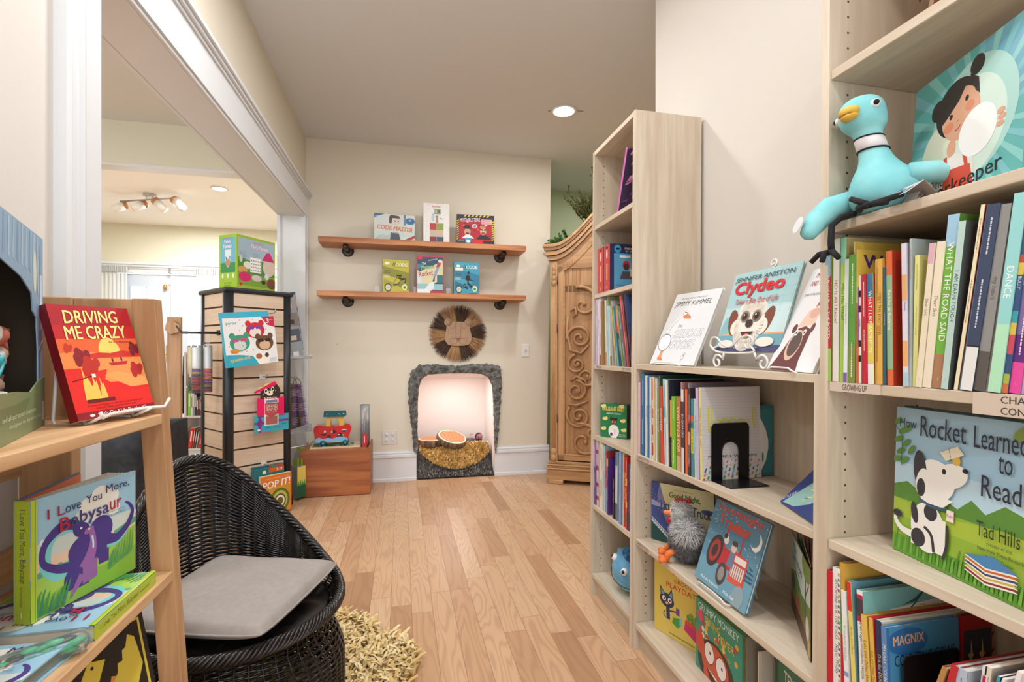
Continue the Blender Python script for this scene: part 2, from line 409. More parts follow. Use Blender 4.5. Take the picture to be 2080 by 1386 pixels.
# left wall with the wide opening
w = MB(); w.box((-0.935, -1.4, 0), (LX, 1.47, 2.95), m_wallr); w.box((-0.935, 4.225, 0), (LX, BY, 2.95), m_wall)
w.hexa([(-0.935, 1.47, hz(1.47)+0.02), (LX, 1.47, hz(1.47)+0.02), (LX, 4.225, hz(4.225)+0.02), (-0.935, 4.225, hz(4.225)+0.02), (-0.935, 1.47, 2.95), (LX, 1.47, 2.95), (LX, 4.225, 2.95), (-0.935, 4.225, 2.95)], m_wall)
struct(w, 'wall_left')
w = MB(); w.box((WX, -1.4, 0), (WX+0.12, 2.08, 2.95), m_wallr); w.box((WX+0.12, 1.96, 0), (3.4, 2.08, 2.95), m_wallr); struct(w, 'wall_right')
w = MB(); w.box((1.2, 5.2, 0), (3.4, 5.32, 2.95), m_green_lit); w.box((1.2, BY+0.12, 0), (1.3, 5.2, 2.95), m_green_lit); w.box((3.3, 2.08, 0), (3.4, 5.2, 2.95), m_green_lit); struct(w, 'wall_alcove')
# walls of the rooms seen through the opening
w = MB(); w.box((-6.1, 4.27, 2.53), (-0.935, 4.40, 3.4), m_olive); struct(w, 'wall_middle_room_header')
w = MB(); w.box((-6.1, 4.272, 2.512), (-0.935, 4.398, 2.532), m_trim); struct(w, 'trim_1')
w = MB(); w.box((-6.1, -1.4, 0), (-6.0, 9.6, 3.4), m_olive); struct(w, 'wall_middle_room_side')
w = MB(); w.box((-0.935, 4.45, 0), (-0.80, 9.6, 3.4), m_olive); struct(w, 'wall_far_room_side')
w = MB(); FY = 9.36
w.box((-6.0, FY, 2.42), (-0.9, FY+0.12, 3.3), m_olive); w.box((-6.0, FY, 0), (-4.62, FY+0.12, 2.42), m_olive); w.box((-2.96, FY, 0), (-2.0, FY+0.12, 2.42), m_olive); w.box((-1.4, FY, 0), (-0.9, FY+0.12, 2.42), m_olive)
w.box((-2.0, FY, 0), (-1.4, FY+0.12, 0.9), m_olive)
struct(w, 'wall_far_room')
# trims of the far wall: head band, door posts, a tall window casing
t = MB(); t.box((-6.0, FY-0.03, 2.42), (-0.95, FY, 2.55), m_trim); t.box((-6.0, FY-0.05, 2.55), (-0.95, FY, 2.585), m_trim); t.box((-4.66, FY-0.02, 0), (-4.58, FY+0.12, 2.42), m_trim); t.box((-3.0, FY-0.02, 0), (-2.92, FY+0.12, 2.42), m_trim); struct(t, 'trim_2')
t = MB(); t.box((-2.10, FY-0.03, 0.8), (-2.0, FY+0.1, 2.42), m_trim); t.box((-1.4, FY-0.03, 0.8), (-1.3, FY+0.1, 2.42), m_trim); struct(t, 'trim_3')
t = MB(); t.box((-2.0, FY+0.04, 0.9), (-1.4, FY+0.06, 2.42), glassy('#f4faff', 0.1, 0.03, 'window_glass')); t.box((-2.0, FY+0.02, 1.62), (-1.4, FY+0.08, 1.68), m_trim); struct(t, 'window_1')
m_door = paint('#c3cdd8', 0.45, 0, 0.05, 30, 'white_door_paint'); m_brass = paint('#c8a25c', 0.28, 1.0, name='brass')
m_pane = glassy('#f4faff', 0.1, 0.03, 'window_glass')
def french_door(n, x0, x1, gx0, gx1, mullions):
    d = MB(); z0, z1 = 0.015, 2.40; g0, g1 = 0.45, 2.21; y0, y1 = FY+0.03, FY+0.075
    d.box((x0, y0, z0), (gx0, y1, z1), m_door); d.box((gx1, y0, z0), (x1, y1, z1), m_door); d.box((gx0, y0, z0), (gx1, y1, g0), m_door); d.box((gx0, y0, g1), (gx1, y1, z1), m_door)
    for q in (gx0, gx1-0.02): d.box((q, y0-0.012, g0+0.021), (q+0.02, y0-0.0005, g1-0.021), m_door)
    for q in (g0, g1-0.02): d.box((gx0, y0-0.0125, q), (gx1, y0-0.0005, q+0.02), m_door)
    o = struct(d, n)
    p = MB(); p.box((gx0, y0+0.018, g0), (gx1, y0+0.026, g1), m_pane); p.build('pane', o, kind='structure')
    q = MB()
    for f in mullions: q.box((f-0.012, y0+0.004, g0), (f+0.012, y0+0.04, g1), m_door)
    for f in (0.89, 1.33, 1.77): q.box((gx0, y0+0.006, f-0.012), (gx1, y0+0.038, f+0.012), m_door)
    q.build('muntin', o, kind='structure')
    return o
d1 = french_door('door_1', -4.58, -3.765, -4.40, -3.945, [-4.17])
d2 = french_door('door_2', -3.755, -3.0, -3.56, -3.16, [-3.36])
h = MB(); h.box((-3.86, FY+0.005, 0.94), (-3.80, FY+0.03, 1.22), m_brass); h.tube([(-3.83, FY, 1.06), (-3.83, FY-0.05, 1.06), (-3.95, FY-0.055, 1.06)], 0.011, m_brass); h.cyl((-3.83, FY+0.01, 1.17), (-3.83, FY-0.02, 1.17), 0.016, m_brass); h.build('door_handle', d1)
h = MB(); h.box((-3.79, FY+0.0, 0), (-3.735, FY+0.03, 2.38), m_trim); h.build('astragal', d2)
# ---- white woodwork of the wide opening
t = MB(); Y0, Y1 = 1.312, 1.47
prof = [(0, 0.026), (0.012, 0.030), (0.018, 0.022), (0.028, 0.026), (0.036, 0.018), (0.062, 0.018), (0.068, 0.026), (0.080, 0.022), (0.088, 0.016), (0.130, 0.016), (0.134, 0.013), (0.158, 0.013)]
poly = [(Y0, LX)]+[(Y0+a, LX+b) for a, b in prof]+[(Y1, LX)]
t.prism([(y, x) for y, x in poly], 0, 2.16, m_trim, M=Matrix(((0, 1, 0, 0), (1, 0, 0, 0), (0, 0, 1, 0), (0, 0, 0, 1))), plane='XY')
struct(t, 'trim_4')
t = MB()
def sl(x0, x1, y0, y1, a, b, m=m_trim):   # a sloping board following the header: a, b above the underside
    t.hexa([(x0, y0, hz(y0)+a), (x1, y0, hz(y0)+a), (x1, y1, hz(y1)+a), (x0, y1, hz(y1)+a), (x0, y0, hz(y0)+b), (x1, y0, hz(y0)+b), (x1, y1, hz(y1)+b), (x0, y1, hz(y1)+b)], m)
sl(-0.94, LX+0.002, 1.44, BY, 0.0, 0.02)
sl(LX, LX+0.020, 1.30, BY, 0.014, 0.165)
sl(LX, LX+0.012, 1.44, BY, 0.0, 0.02)
sl(LX, LX+0.028, 1.29, BY, 0.165, 0.18)
sl(LX, LX+0.040, 1.28, BY, 0.18, 0.195)
sl(LX, LX+0.052, 1.27, BY, 0.195, 0.212)
sl(-0.955, -0.935, 1.3, BY, 0.0, 0.10)
struct(t, 'trim_5')
t = MB(); t.box((-0.94, 4.21, 0), (LX+0.004, 4.226, hz(4.21)), m_trim); t.box((LX+0.0045, 4.2055, 0), (LX+0.018, 4.275, hz(4.2)+0.014), m_trim); t.box((LX+0.0045, 4.275, 0), (LX+0.026, BY, hz(4.2)+0.014), m_trim)
t.box((-0.955, 4.19, 0), (-0.93, 4.27, hz(4.2)), m_trim)
struct(t, 'trim_6')
t = MB(); t.box((-0.94, 1.455, 0), (LX+0.002, 1.471, hz(1.46)), m_trim); struct(t, 'trim_7')
# ---- baseboards
def baseb(name, x0, x1):
    t = MB(); y = BY
    pr = [(y, 0), (y-0.026, 0), (y-0.026, 0.022), (y-0.016, 0.028), (y-0.016, 0.195), (y-0.028, 0.203), (y-0.028, 0.222), (y-0.018, 0.228), (y-0.022, 0.24), (y-0.012, 0.252), (y, 0.254)]
    t.prism(pr, x0, x1, m_trim, plane='YZ'); struct(t, name)
baseb('baseboard_back', LX, 0.128); baseb('baseboard_back.001', 0.812, 1.318)
t = MB(); t.box((WX-0.016, -1.4, 0), (WX, 2.1, 0.2), m_trim); struct(t, 'baseboard_right')
# ---- the nook behind the arch
m_nook = paint('#f5e8e2', 0.8, 0, 0.05, 40, 'pale_pink_nook_paint')
n = MB(); nx0, nx1, ny1 = 0.10, 0.84, 5.02
n.box((nx0-0.03, BY+0.02, 0), (nx0, ny1, 1.0), m_nook); n.box((nx1-0.0, BY+0.02, 0), (nx1+0.03, ny1, 1.0), m_nook); n.box((nx0, ny1, 0), (nx1, ny1+0.03, 1.0), m_nook)
n.hexa([(nx0, BY+0.02, 0.935), (nx1, BY+0.02, 0.935), (nx1, ny1, 0.835), (nx0, ny1, 0.835), (nx0, BY+0.02, 1.0), (nx1, BY+0.02, 1.0), (nx1, ny1, 1.0), (nx0, ny1, 1.0)], m_nook)
n.box((0.125, BY, 0.0), (0.128, BY+0.12, 0.935), m_nook); n.box((0.812, BY, 0), (0.815, BY+0.12, 0.935), m_nook)
struct(n, 'wall_nook')
# ---- recessed ceiling lights
m_lens = glow('#fff4e6', 14); m_ring = paint('#f0eeea', 0.5, name='white_ring')
def downlight(x, y, z, label, r=0.075):
    t = thing('recessed_light', label, 'ceiling light', T(x, y, z), 'recessed ceiling lights')
    a = MB(); a.lathe([(r, 0.0), (r+0.018, -0.002), (r+0.02, -0.007), (r+0.004, -0.010), (r-0.004, -0.004), (r, 0.0)], m_ring, 36); a.build('trim_ring', t)
    a = MB(); a.lathe([(0, -0.004), (r, -0.004)], m_lens, 36); a.build('lens', t)
downlight(1.15, 3.40, ceil_z(3.4)-0.001, 'lit recessed light in the sloping ceiling above the tall bookcase')
downlight(-2.31, 7.09, 3.229, 'bright recessed light in the far room, beside the track light', 0.08)
cr = MB()
for pts in ([(1.04, 3.43), (1.075, 3.41), (1.095, 3.415)], [(1.20, 3.385), (1.25, 3.38), (1.29, 3.375)]):
    cr.tube([(x, y, ceil_z(y)-0.0005) for x, y in pts], 0.0022, paint('#5b5048', 0.9), 5)
struct(cr, 'ceiling_crack')
# ------------------------------------------------------------------ bookcases
m_bc = wood('#c2b19a', '#d8cab6', 'Z', 4, 0.5, name='pale_birch_upright', ring=1.2)
m_bs = wood('#c2b19a', '#d8cab6', 'Y', 4, 0.5, name='pale_birch_shelf', ring=1.2)
m_hole = paint('#4a3c30', 0.9)
LEAN = 0.008
def case_M(y0): return T(BX, y0, 0) @ rotm('Y', LEAN)
SH = [0.100, 0.413, 0.728, 1.047, 1.366, 1.678]          # tops of the shelves
def bookcase(label, M, Wd, H, shelves, name='bookcase', holes=True, D=0.28):
    """Local x = depth from the front, y = along the front, z = up."""
    t = thing(name, label, 'bookcase', M); s = 0.019
    for y in (0, Wd-s):
        b = MB(); b.box((0, y, 0), (D, y+s, H), m_bc)
        if holes:
            yy, sg = (y+s, 1) if y == 0 else (y, -1)
            for x in (0.045, D-0.05):
                k = 0.13
                while k < H-0.05:
                    b.box((x-0.0022, yy-0.0001*sg, k-0.0022), (x+0.0022, yy+0.0003*sg, k+0.0022), m_hole); k += 0.032
        b.build('side_panel', t, bevel=0.001)
    b = MB(); b.box((D-0.012, s, 0.03), (D-0.006, Wd-s, H-0.01), m_bc); b.build('back_panel', t)
    b = MB(); b.box((0.001, s, H-s), (D-0.012, Wd-s, H), m_bs); b.build('top_board', t, bevel=0.001)
    for z in shelves:
        b = MB(); b.box((0.003, s+0.001, z-0.019), (D-0.013, Wd-s-0.001, z), m_bs); b.build('shelf', t, bevel=0.0015)
    b = MB(); b.box((0.022, s, 0), (0.038, Wd-s, SH[0]-0.019), m_bs); b.build('plinth', t)
    return t
MF, MM, MR = case_M(1.706), case_M(0.857), T(BX-0.009, 0.013, 0) @ rotm('Y', LEAN)
bc_far = bookcase('tall narrow birch bookcase at the far end of the bookcase wall', MF, 0.420, 2.02, SH)
bc_mid = bookcase('half-height birch bookcase with three books displayed on its top', MM, 0.846, 1.06, SH[:3])
bc_big = bookcase('wide tall birch bookcase nearest the camera, holding the turquoise plush bird', MR, 0.840, 2.02, SH)

# ------------------------------------------------------------------ carved armoire
m_ar = wood('#a3764c', '#c69a6b', 'Z', 3, 0.42, name='honey_pine', ring=1.0); m_ar2 = wood('#a3764c', '#c69a6b', 'X', 3, 0.42, name='honey_pine_rail', ring=1.0); m_dk = paint('#5a3f2a', 0.7)
AM = Matrix(((0.882, 0.471, 0, 1.2), (-0.471, 0.882, 0, 3.98), (0, 0, 1, 0), (0, 0, 0, 1)))
ar = thing('armoire', 'honey-coloured carved wooden armoire with an arched top behind the bookcases', 'armoire', AM)
AW = 1.30
def arch(u):       # height of the arched top along the front
    k = (u-AW/2)/(AW/2); a = abs(k)
    return 1.955+0.40*(0.5+0.5*math.cos(PI*min(1, a*1.08)))
b = MB(); b.box((0.035, 0.02, 0.17), (0.055, 0.55, 1.95), m_ar); b.box((AW-0.055, 0.02, 0.17), (AW-0.035, 0.55, 1.95), m_ar); b.box((0.05, 0.53, 0.17), (AW-0.05, 0.55, 1.95), m_ar)
b.box((0.035, 0.0, 0.17), (0.09, 0.03, 1.9), m_ar); b.box((AW-0.09, 0.0, 0.17), (AW-0.035, 0.03, 1.9), m_ar)
b.build('carcass', ar, bevel=0.004)
b = MB()
for (z0, z1, e) in ((0.035, 0.12, 0.0), (0.12, 0.135, -0.012), (0.135, 0.15, 0.004), (0.15, 0.165, -0.004), (0.165, 0.19, 0.014)):
    b.box((0+e, -0.02+e, z0), (AW-e, 0.57, z1), m_ar2)
b.build('base_moulding', ar, bevel=0.006, seg=3)
for x in (0.01, AW-0.14):
    b = MB(); b.box((x, -0.03, 0), (x+0.13, 0.10, 0.038), m_ar2); b.build('foot', ar, bevel=0.012, seg=3)
for x in (0.01, AW-0.14):
    b = MB(); b.box((x, 0.45, 0), (x+0.13, 0.57, 0.038), m_ar2); b.build('foot', ar, bevel=0.012, seg=3)
# arched cornice: layered bands following the arch
b = MB(); n = 48
def band(lo, hi, y0, y1, m, x0=-0.01, x1=AW+0.01):
    for i in range(n):
        a = x0+(x1-x0)*i/n; c_ = x0+(x1-x0)*(i+1)/n; ha, hc = arch(a), arch(c_)
        b.hexa([(a, y0, ha+lo), (c_, y0, hc+lo), (c_, y1, hc+lo), (a, y1, ha+lo), (a, y0, ha+hi), (c_, y0, hc+hi), (c_, y1, hc+hi), (a, y1, ha+hi)], m)
band(0.02, 0.045, -0.055, 0.57, m_ar2, -0.03, AW+0.03); band(-0.005, 0.02, -0.042, 0.57, m_ar2, -0.02, AW+0.02); band(-0.012, -0.005, -0.022, 0.57, m_dk); band(-0.045, -0.012, -0.035, 0.57, m_ar2); band(-0.052, -0.045, -0.014, 0.56, m_dk, 0.01, AW-0.01)
band(-0.085, -0.052, -0.024, 0.56, m_ar2, 0.01, AW-0.01)
b.build('cornice', ar)
b = MB()
for i in range(n):     # frieze under the arch
    a = 0.035+(AW-0.07)*i/n; c_ = 0.035+(AW-0.07)*(i+1)/n
    b.hexa([(a, 0, 1.80), (c_, 0, 1.80), (c_, 0.02, 1.80), (a, 0.02, 1.80), (a, 0, arch(a)-0.08), (c_, 0, arch(c_)-0.08), (c_, 0.02, arch(c_)-0.08), (a, 0.02, arch(a)-0.08)], m_ar2)
b.build('frieze', ar)
# carved corner pilaster
b = MB(); b.box((0.028, -0.012, 0.20), (0.088, 0.01, 1.86), m_ar)
for x in (0.040, 0.052, 0.064, 0.076): b.cyl((x, -0.012, 0.30), (x, -0.012, 1.62), 0.004, m_ar, 8)
for k in range(4): b.ball((0.058, -0.014, 1.68+0.04*k), (0.022-0.003*k, 0.010, 0.026), m_ar, 10, 6)
for z in (0.22, 0.27): b.ball((0.058, -0.014, z), (0.024, 0.01, 0.03), m_ar, 10, 6)
b.build('pilaster', ar)
def scroll(mb, cx, cz, r, turns, a0, sgn, m, rad=0.013, tail=None):
    pts = []; N_ = int(26*turns)
    for i in range(N_+1):
        t_ = i/N_; rr = r*(0.12+0.88*t_); a = a0+sgn*2*PI*turns*(t_-1)
        pts.append((cx+rr*math.cos(a), -0.002, cz+rr*math.sin(a)))
    mb.tube(pts, [rad*(0.75+0.35*i/N_) for i in range(N_+1)], m, 8)
    mb.ball((cx+0.1*r, -0.004, cz), (rad*1.5, rad, rad*1.5), m, 10, 6)
for side in (0, 1):
    x0, x1 = (0.095, AW/2-0.004) if side == 0 else (AW/2+0.004, AW-0.095)
    d = MB(); sgn = 1 if side == 0 else -1
    dk = 0.05
    def top(u): return arch(u)-0.145
    N_ = 14
    d.box((x0, -0.006, 0.20), (x0+dk, 0.02, top(x0)+0.0), m_ar); d.box((x1-dk, -0.006, 0.20), (x1, 0.02, top(x1)), m_ar); d.box((x0, -0.006, 0.20), (x1, 0.02, 0.245), m_ar2)
    for i in range(N_):
        a = x0+(x1-x0)*i/N_; c_ = x0+(x1-x0)*(i+1)/N_
        d.hexa([(a, -0.006, top(a)-0.055), (c_, -0.006, top(c_)-0.055), (c_, 0.02, top(c_)-0.055), (a, 0.02, top(a)-0.055), (a, -0.006, top(a)), (c_, -0.006, top(c_)), (c_, 0.02, top(c_)), (a, 0.02, top(a))], m_ar2)
    d.box((x0+dk, 0.012, 0.245), (x1-dk, 0.02, 1.66), m_ar)
    for i in range(N_):
        a = x0+dk+(x1-x0-2*dk)*i/N_; c_ = x0+dk+(x1-x0-2*dk)*(i+1)/N_
        d.hexa([(a, 0.012, 1.60), (c_, 0.012, 1.60), (c_, 0.02, 1.60), (a, 0.02, 1.60), (a, 0.012, top(a)-0.05), (c_, 0.012, top(c_)-0.05), (c_, 0.02, top(c_)-0.05), (a, 0.02, top(a)-0.05)], m_ar)
    for (q0, q1) in (((x0+dk, 0.245), (x0+dk, top(x0)-0.055)), ((x1-dk, 0.245), (x1-dk, top(x1)-0.055)), ((x0+dk, 0.245), (x1-dk, 0.245))):
        d.cyl((q0[0], -0.003, q0[1]), (q1[0], -0.003, q1[1]), 0.008, m_ar2, 8)
    o = d.build('door', ar, bevel=0.002)
    cv = MB(); X = lambda u: (x0+dk+u) if side == 0 else (x1-dk-u)
    s_ = sgn
    A = lambda a: a if side == 0 else PI-a
    for (u, z, r, tn, a0, sg) in ((0.150, 1.50, 0.150, 0.95, PI*0.62, 1), (0.125, 1.22, 0.105, 1.5, PI*1.05, 1), (0.105, 1.00, 0.082, 1.5, PI*0.55, -1), (0.185, 0.90, 0.09, 1.5, PI*0.2, 1), (0.098, 0.78, 0.088, 1.6, PI*0.5, 1), (0.12, 0.57, 0.105, 1.6, PI*0.75, -1), (0.16, 0.36, 0.155, 1.3, PI*0.62, 1), (0.235, 0.44, 0.055, 1.3, 0.0, 1)):
        scroll(cv, X(u), z, r, tn, A(a0), sg*s_, m_ar)
    for (ctrl) in (((0.03, 1.40), (0.02, 1.27), (0.05, 1.12), (0.14, 1.09), (0.20, 1.16)), ((0.05, 0.86), (0.10, 0.90), (0.17, 0.87), (0.20, 0.80)), ((0.03, 0.67), (0.10, 0.66), (0.20, 0.70)), ((0.05, 1.44), (0.09, 1.47), (0.10, 1.42), (0.07, 1.39))):
        cv.tube([(X(u), -0.002, z) for u, z in ctrl], [0.008+0.006*math.sin(PI*i/(len(ctrl)-1)) for i in range(len(ctrl))], m_ar, 8)
    cv.build('carving', o)
    for z in (0.55, 0.30+1.0, 1.7):
        hh = MB(); xx = x0-0.006 if side == 0 else x1+0.006; hh.cyl((xx, -0.010, z-0.035), (xx, -0.010, z+0.035), 0.006, m_dk, 8); hh.build('hinge', o)
# conifer and fern greenery on top of it
def sprig(mb, p, d, ln, nl, m, wd=0.012, curl=0.0, seed=0, nleaf=16):
    rr = random.Random(seed); p = Vector(p); d = Vector(d).normalized(); pts = []
    for i in range(8):
        t_ = i/7; pts.append(p+d*ln*t_+Vector((0, 0, -curl*t_*t_)))
    mb.tube(pts, [0.004*(1-0.6*i/7) for i in range(8)], m_stem, 5)
    for i in range(nleaf*4):
        t_ = 0.12+0.88*rr.random(); k = t_*7; i0 = min(int(k), 6); q = pts[i0].lerp(pts[i0+1], k-i0); ax = (pts[i0+1]-pts[i0]).normalized()
        u = ax.orthogonal().normalized(); u.rotate(Matrix.Rotation(rr.random()*6.28, 3, ax)); l = nl*(1.05-0.6*t_)*(0.7+0.6*rr.random())
        e = q+(u*0.8+ax*0.6)*l; s_ = ax.cross(u)*wd*0.5; mid = q.lerp(e, 0.5)
        mb.add([q, mid+s_, e, mid-s_], [(0, 1, 2, 3)], m)
m_stem = paint('#4b4a25', 0.8); m_fern = mottled('#2c6a22', '#4f8a35', 12, 0.6); m_con = mottled('#4d5a2c', '#7f8450', 14, 0.7)
pl = thing('conifer_branch', 'olive conifer branch lying on top of the armoire', 'greenery', T(1.60, 4.02, 2.23))
b = MB()
for k in range(44):
    a = -2.6+4.6*random.random(); sprig(b, (0.05*random.uniform(-1, 1), 0.05*random.uniform(-1, 1), 0), (math.cos(a)*0.9, -0.1+0.3*random.random(), 0.5+0.9*random.random()), random.uniform(0.16, 0.36), 0.040, m_con, 0.010, 0.02, k, 26)
b.build('needles', pl)
pl = thing('fern_garland', 'bright green fern garland on the low end of the armoire top', 'greenery', T(1.47, 4.18, 2.03))
b = MB()
for k in range(52):
    a = 6.28*random.random(); sprig(b, (0.07*random.uniform(-1, 1), 0.06*random.uniform(-1, 1), 0.0), (math.cos(a), 0.5*math.sin(a), 0.35+0.8*random.random()), random.uniform(0.10, 0.24), 0.032, m_fern, 0.010, 0.05, 100+k, 26)
b.build('fronds', pl)
for (x, y, lb) in ((1.75, 5.01, 'small wire hook hanging from the ceiling above the greenery'), (1.785, 4.43, 'small wire hook in the ceiling close to the tall bookcase')):
    z = ceil_z(y); h_ = MB(); h_.tube([(x, y, z), (x, y, z-0.05), (x+0.01, y, z-0.06), (x+0.005, y, z-0.08), (x-0.015, y, z-0.085), (x-0.02, y, z-0.065)], 0.0035, paint('#6d6d60', 0.4, 1), 6); h_.lathe([(0, 0), (0.012, -0.002), (0.012, -0.006), (0, -0.008)], paint('#6d6d60', 0.4, 1), 12, T(x, y, z))
    tag(h_.build('ceiling_hook'), lb, 'hook')
# ------------------------------------------------------------------ oak display stand against the near wall
m_oak = wood('#b98a5f', '#d9b184', 'Y', 4, 0.5, name='alder_shelf'); m_oakz = wood('#a97b53', '#c59a6e', 'Z', 4, 0.5, name='alder_upright')
ds = thing('display_stand', 'alder wood display stand with slanted sides beside the wicker chair', 'display stand', T(0, 0, 0))
def fx(z): return -0.480-0.062*(z-0.702)     # front edge of the slanted side at height z
for y0, y1 in ((1.19, 1.222), (0.30, 0.332)):
    b = MB(); zt = 1.22
    b.hexa([(fx(0)-0.044, y0, 0), (fx(0), y0, 0), (fx(0), y1, 0), (fx(0)-0.044, y1, 0), (fx(zt)-0.044, y0, zt), (fx(zt), y0, zt), (fx(zt), y1, zt), (fx(zt)-0.044, y1, zt)], m_oakz)
    b.box((-0.755, y0, 0), (-0.664, y1, zt), m_oakz)
    b.box((-0.664, y0+0.006, 0.955), (fx(1.1)-0.036, y1-0.006, zt-0.001), m_oakz)
    b.build('side_frame', ds, bevel=0.002)
for z in (0.974, 0.638, 0.30):
    b = MB(); b.box((-0.752, 0.332, z-0.021), (fx(z)-0.001, 1.19, z), m_oak); b.build('shelf', ds, bevel=0.002)
for z0, z1 in ((0.855, 0.953), (0.655, 0.715), (0.34, 0.40)):
    b = MB(); b.box((-0.765, 0.30, z0), (-0.750, 1.2, z1), m_oak); b.build('back_rail', ds)
# ---- red paperback on a wire easel
def frame(o, xd, zd):
    """Matrix whose local x runs along xd and local z towards zd."""
    x = Vector(xd).normalized(); z = Vector(zd); z = (z-x*z.dot(x)).normalized(); y = z.cross(x)
    return Matrix(((x.x, y.x, z.x, o[0]), (x.y, y.y, z.y, o[1]), (x.z, y.z, z.z, o[2]), (0, 0, 0, 1)))
m_wire = paint('#e8e6e2', 0.35, 0.1, name='white_coated_wire')
RM = frame((-0.556, 1.016, 0.984), (0.34, 0.94, 0.03), (-0.26, 0.09, 0.96))
a = Art(0.74); a.rect(0, 0, 1, 1, '#e2231f'); a.rect(0, 0.66, 1, 1, '#b01222'); a.rect(0, 0.6, 1, 0.82, '#c41a22'); a.rect(0, 0.44, 1, 0.70, '#e8632f'); a.rect(0, 0.44, 1, 0.58, '#f08a45')
a.ell(0.60, 0.555, 0.145, 0.155, '#f3d267', 0, 26, 0, PI); a.rect(0.3, 0.50, 1, 0.555, '#d93a22'); a.poly([(0.3, 0.555), (0.45, 0.575), (0.6, 0.565), (0.75, 0.585), (1, 0.565), (1, 0.53), (0.3, 0.53)], '#cf2f20')
a.rect(0.25, 0.30, 1, 0.52, '#f19650'); a.poly([(0.28, 0.40), (0.5, 0.42), (0.44, 0.33), (0.7, 0.20), (1, 0.22), (1, 0.0), (0, 0), (0, 0.38)], '#e8251f'); a.poly([(0.45, 0.36), (0.75, 0.24), (1, 0.245), (1, 0.32), (0.6, 0.40)], '#f3a35a')
for (x, y, s, h) in ((0.93, 0.60, 0.10, '#7c0d1c'), (0.88, 0.40, 0.11, '#b81f1f'), (0.22, 0.54, 0.12, '#8d1320'), (0.30, 0.46, 0.13, '#c02a20'), (0.10, 0.62, 0.06, '#c8321f')):
    for k in range(9): a.ell(x+s*0.8*math.cos(k*2.4)*(k/9), y+s*0.55*math.sin(k*2.4)*(k/9), s*0.35, s*0.35, h, 0, 9)
a.poly([(0.54, 0.475), (0.80, 0.485), (0.77, 0.455), (0.57, 0.45)], '#c21d20'); a.ell(0.60, 0.50, 0.012, 0.02, '#7c0d1c'); a.ell(0.72, 0.505, 0.012, 0.02, '#7c0d1c')
for (x, h, w_) in ((0.20, 0.30, 0.10), (0.30, 0.24, 0.09), (0.38, 0.20, 0.08), (0.25, 0.19, 0.12)): a.poly([(x-w_*0.5, 0.16), (x-w_*0.35, 0.16+h*0.5), (x-w_*0.2, 0.16+h*0.6), (x-w_*0.1, 0.16+h), (x+w_*0.1, 0.16+h*0.6), (x+w_*0.3, 0.16+h*0.7), (x+w_*0.5, 0.16)], '#f7c75c')
a.rect(0.16, 0.135, 0.50, 0.165, '#6d1218'); a.line([(0.05, 0.33), (0.3, 0.37)], 0.008, '#5a1015'); a.rect(0.29, 0.355, 0.335, 0.385, '#f4efe6')
a.text('DRIVING', 0.15, 0.835, 0.66, 0.115, '#f2e58a', 0.045, 0.08, 0.03, '#5a2010', 0.02); a.text('ME CRAZY', 0.12, 0.69, 0.76, 0.12, '#f2e58a', 0.045, 0.05, 0.03, '#5a2010', 0.02); a.text('By K.J. Houtman', 0.62, 0.655, 0.30, 0.022, '#5a1512')
a.text('A series of chapter books with a clear adventure', 0.14, 0.10, 0.72, 0.02, '#7a1512'); a.text('around fishing, camping and hunting', 0.24, 0.075, 0.52, 0.02, '#7a1512')
a.rect(0, 0, 1, 0.062, '#8e1422'); a.text('Fish On Kids Books #2', 0.26, 0.012, 0.62, 0.04, '#f6eedd', 0.02); a.ell(0.17, 0.03, 0.03, 0.012, '#f6eedd')
sp = Art(0.09); sp.rect(0, 0, 1, 0.5, '#b3191f'); sp.rect(0.3, 0.62, 0.6, 0.9, '#e9b0a0'); sp.rect(0.4, 0.2, 0.65, 0.5, '#e0766a')
book('paperback_book', 'red paperback with a campfire and sunset lake, on a white wire easel', RM, 0.16, 0.217, 0.018, '#c01b22', '#7d0f1a', a, None, hard=False)
ez = thing('wire_easel', 'white wire easel holding the red campfire paperback on the alder stand', 'book easel', RM)
b = MB()
b.tube([(0.015, -0.03, 0.006), (0.02, -0.028, -0.004), (0.05, -0.012, 0.002), (0.10, -0.008, 0.003), (0.13, -0.012, 0.003), (0.15, -0.032, -0.003), (0.165, -0.034, 0.012)], 0.0032, m_wire, 8); b.build('front_lip', ez)
for x in (0.03, 0.13):
    b = MB(); b.tube([(x, -0.02, 0.0), (x, 0.022, -0.006), (x, 0.024, 0.02), (x, 0.030, 0.15)], 0.003, m_wire, 8); b.build('back_rest', ez)
    b = MB(); b.tube([(x, 0.030, 0.15), (x, 0.085, 0.02), (x, 0.083, 0.010), (x, 0.03, -0.004)], 0.003, m_wire, 8); b.build('rear_leg', ez)
